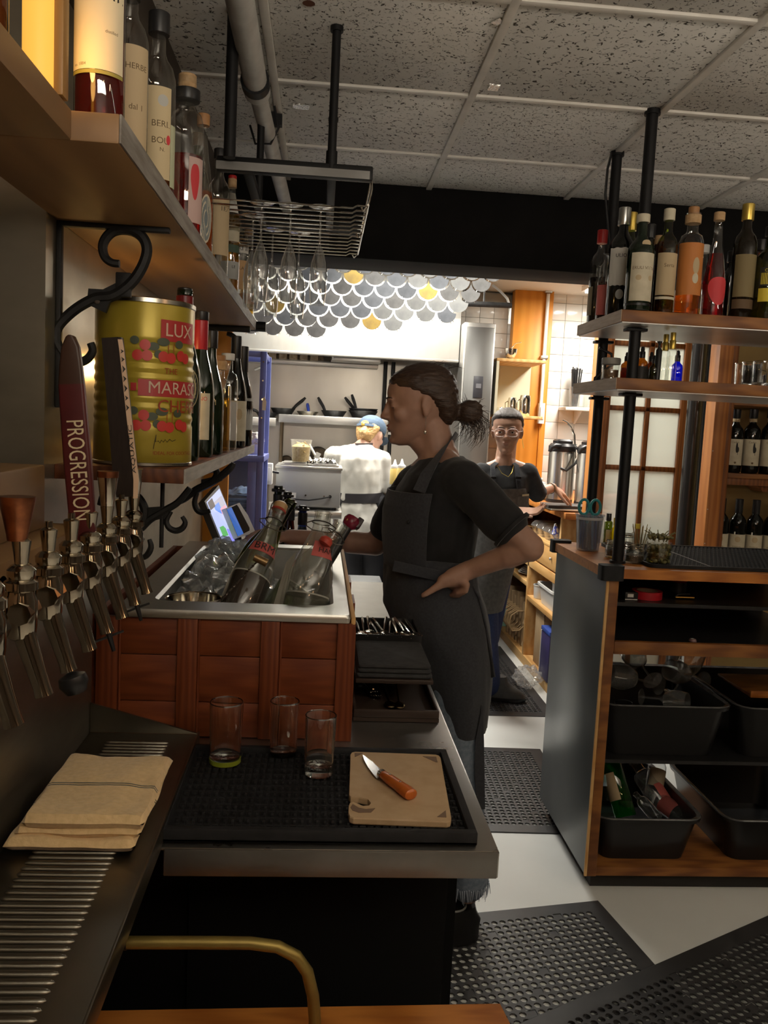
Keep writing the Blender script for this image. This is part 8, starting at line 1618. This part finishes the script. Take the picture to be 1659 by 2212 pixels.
fuse([xf(HM, [slices(HS3), ells((-.128, -.012, .068), (.030, .032, .030)), ells((-.140, -.004, .076), (.018, .020, .018)), cap((-.09, .0, .12), (-.125, -.01, .075), .028, .02)])], .005, 2, 'hair', hairC, t, push=lambda c: .003*noise.noise(V((c.x*70, c.y*70, c.z*140))))
capm = mat('faded_blue_cap', (.075, .115, .175), (.095, .14, .205), rough=.85, scale=90, bump=.2)
CS = [(.128, .094, -.108, .0815), (.150, .100, -.116, .085), (.175, .098, -.112, .083), (.200, .085, -.096, .073), (.220, .058, -.070, .054), (.234, .022, -.035, .025), (.237, .005, -.015, .008)]
fuse([xf(HM, [slices(CS)])], .005, 2, 'cap_crown', capm, t)
P('cap_brim', capm, t).loft([[HM @ V((.078+l*math.cos(a), w_*math.sin(a), .132+z-.02*math.cos(a))) for a in [-1.5+3.0*i/14 for i in range(15)]] for l, w_, z in ((.01, .075, 0), (.085, .078, -.006), (.085, .078, -.010), (.01, .075, -.005))], True, True).done()
P('cap_opening', hairC, t).loft([[HM @ V((-.1175+.03*(1-math.cos(a))*0-.001, .030*math.cos(a), .135+.026*math.sin(a))) for a in [PI*i/12 for i in range(13)]], [HM @ V((-.112, .030*math.cos(a), .135+.026*math.sin(a))) for a in [PI*i/12 for i in range(13)]]], True, True).done()
ribbon('cap_strap', capm, [HM @ V((-.103, -.062, .132)), HM @ V((-.119, -.03, .130)), HM @ V((-.122, 0, .129)), HM @ V((-.119, .03, .130)), HM @ V((-.103, .062, .132))], .008, t, HM.to_3x3() @ V((0, 0, 1))); P('cap_buckle', goldf, t).box(-.004, .004, -.012, .012, -.010, .010, HM @ Matrix.Translation((-.123, .006, .129)), .001).done()
CR = [(1078, 728, 824, .135), (1050, 727, 826, .135), (1015, 722, 832, .140), (990, 728, 828, .135), (972, 745, 812, .105), (961, 764, 800, .070)]
fuse([rings(ringpx(CR, YK)), cap(J(780, 978, YK), SRk, .055, .066), cap(J(775, 978, YK), SLk, .055, .066), cap(SRk, ERk, .066, .062), cap(ERk, ERk.lerp(WRk, .8), .060, .050), cap(SLk, ELk, .066, .062), cap(ELk, ELk.lerp(WLk, .8), .06, .05)], .008, 3, 'chef_coat', coatm, t, push=folds(.010, 13))
fuse([rings(ringpx([(1180, 724, 834, .165), (1130, 727, 832, .160), (1095, 731, 828, .148), (1075, 736, 820, .132)], YK))], .008, 2, 'coat_skirt', coatm, t, push=folds(.014, 12))
blt = ringpx([(1083, 730, 825, .142), (1063, 730, 824, .140)], YK); P('apron_belt', mat('black_belt', (.025, .022, .025), rough=.8), t).loft([[c+u*1.03*math.cos(a)+V((0, (v.y+.004)*math.sin(a), 0)) for a in [2*PI*i/30 for i in range(30)]] for c, u, v in blt]).done()
cl = ringpx([(969, 762, 803, .062), (957, 766, 806, .058)], YK+.015); P('collar', mat('dark_collar', (.05, .04, .04), rough=.8), t).loft([[c+u*math.cos(a)+V((0, v.y*math.sin(a), 0)) for a in [2*PI*i/26 for i in range(26)]] for c, u, v in cl]).done()
for L_ in lgk: fuse([cap(L_[0], L_[1], .10, .075), cap(L_[1], L_[2], .072, .06)], .011, 1, 'trouser_leg', mat('dark_trousers', (.03, .03, .035), rough=.9), t); P('shoe', clog, t).box(L_[2].x-.045, L_[2].x+.045, L_[2].y-.08, L_[2].y+.19, .001, .09, c=.025).done()
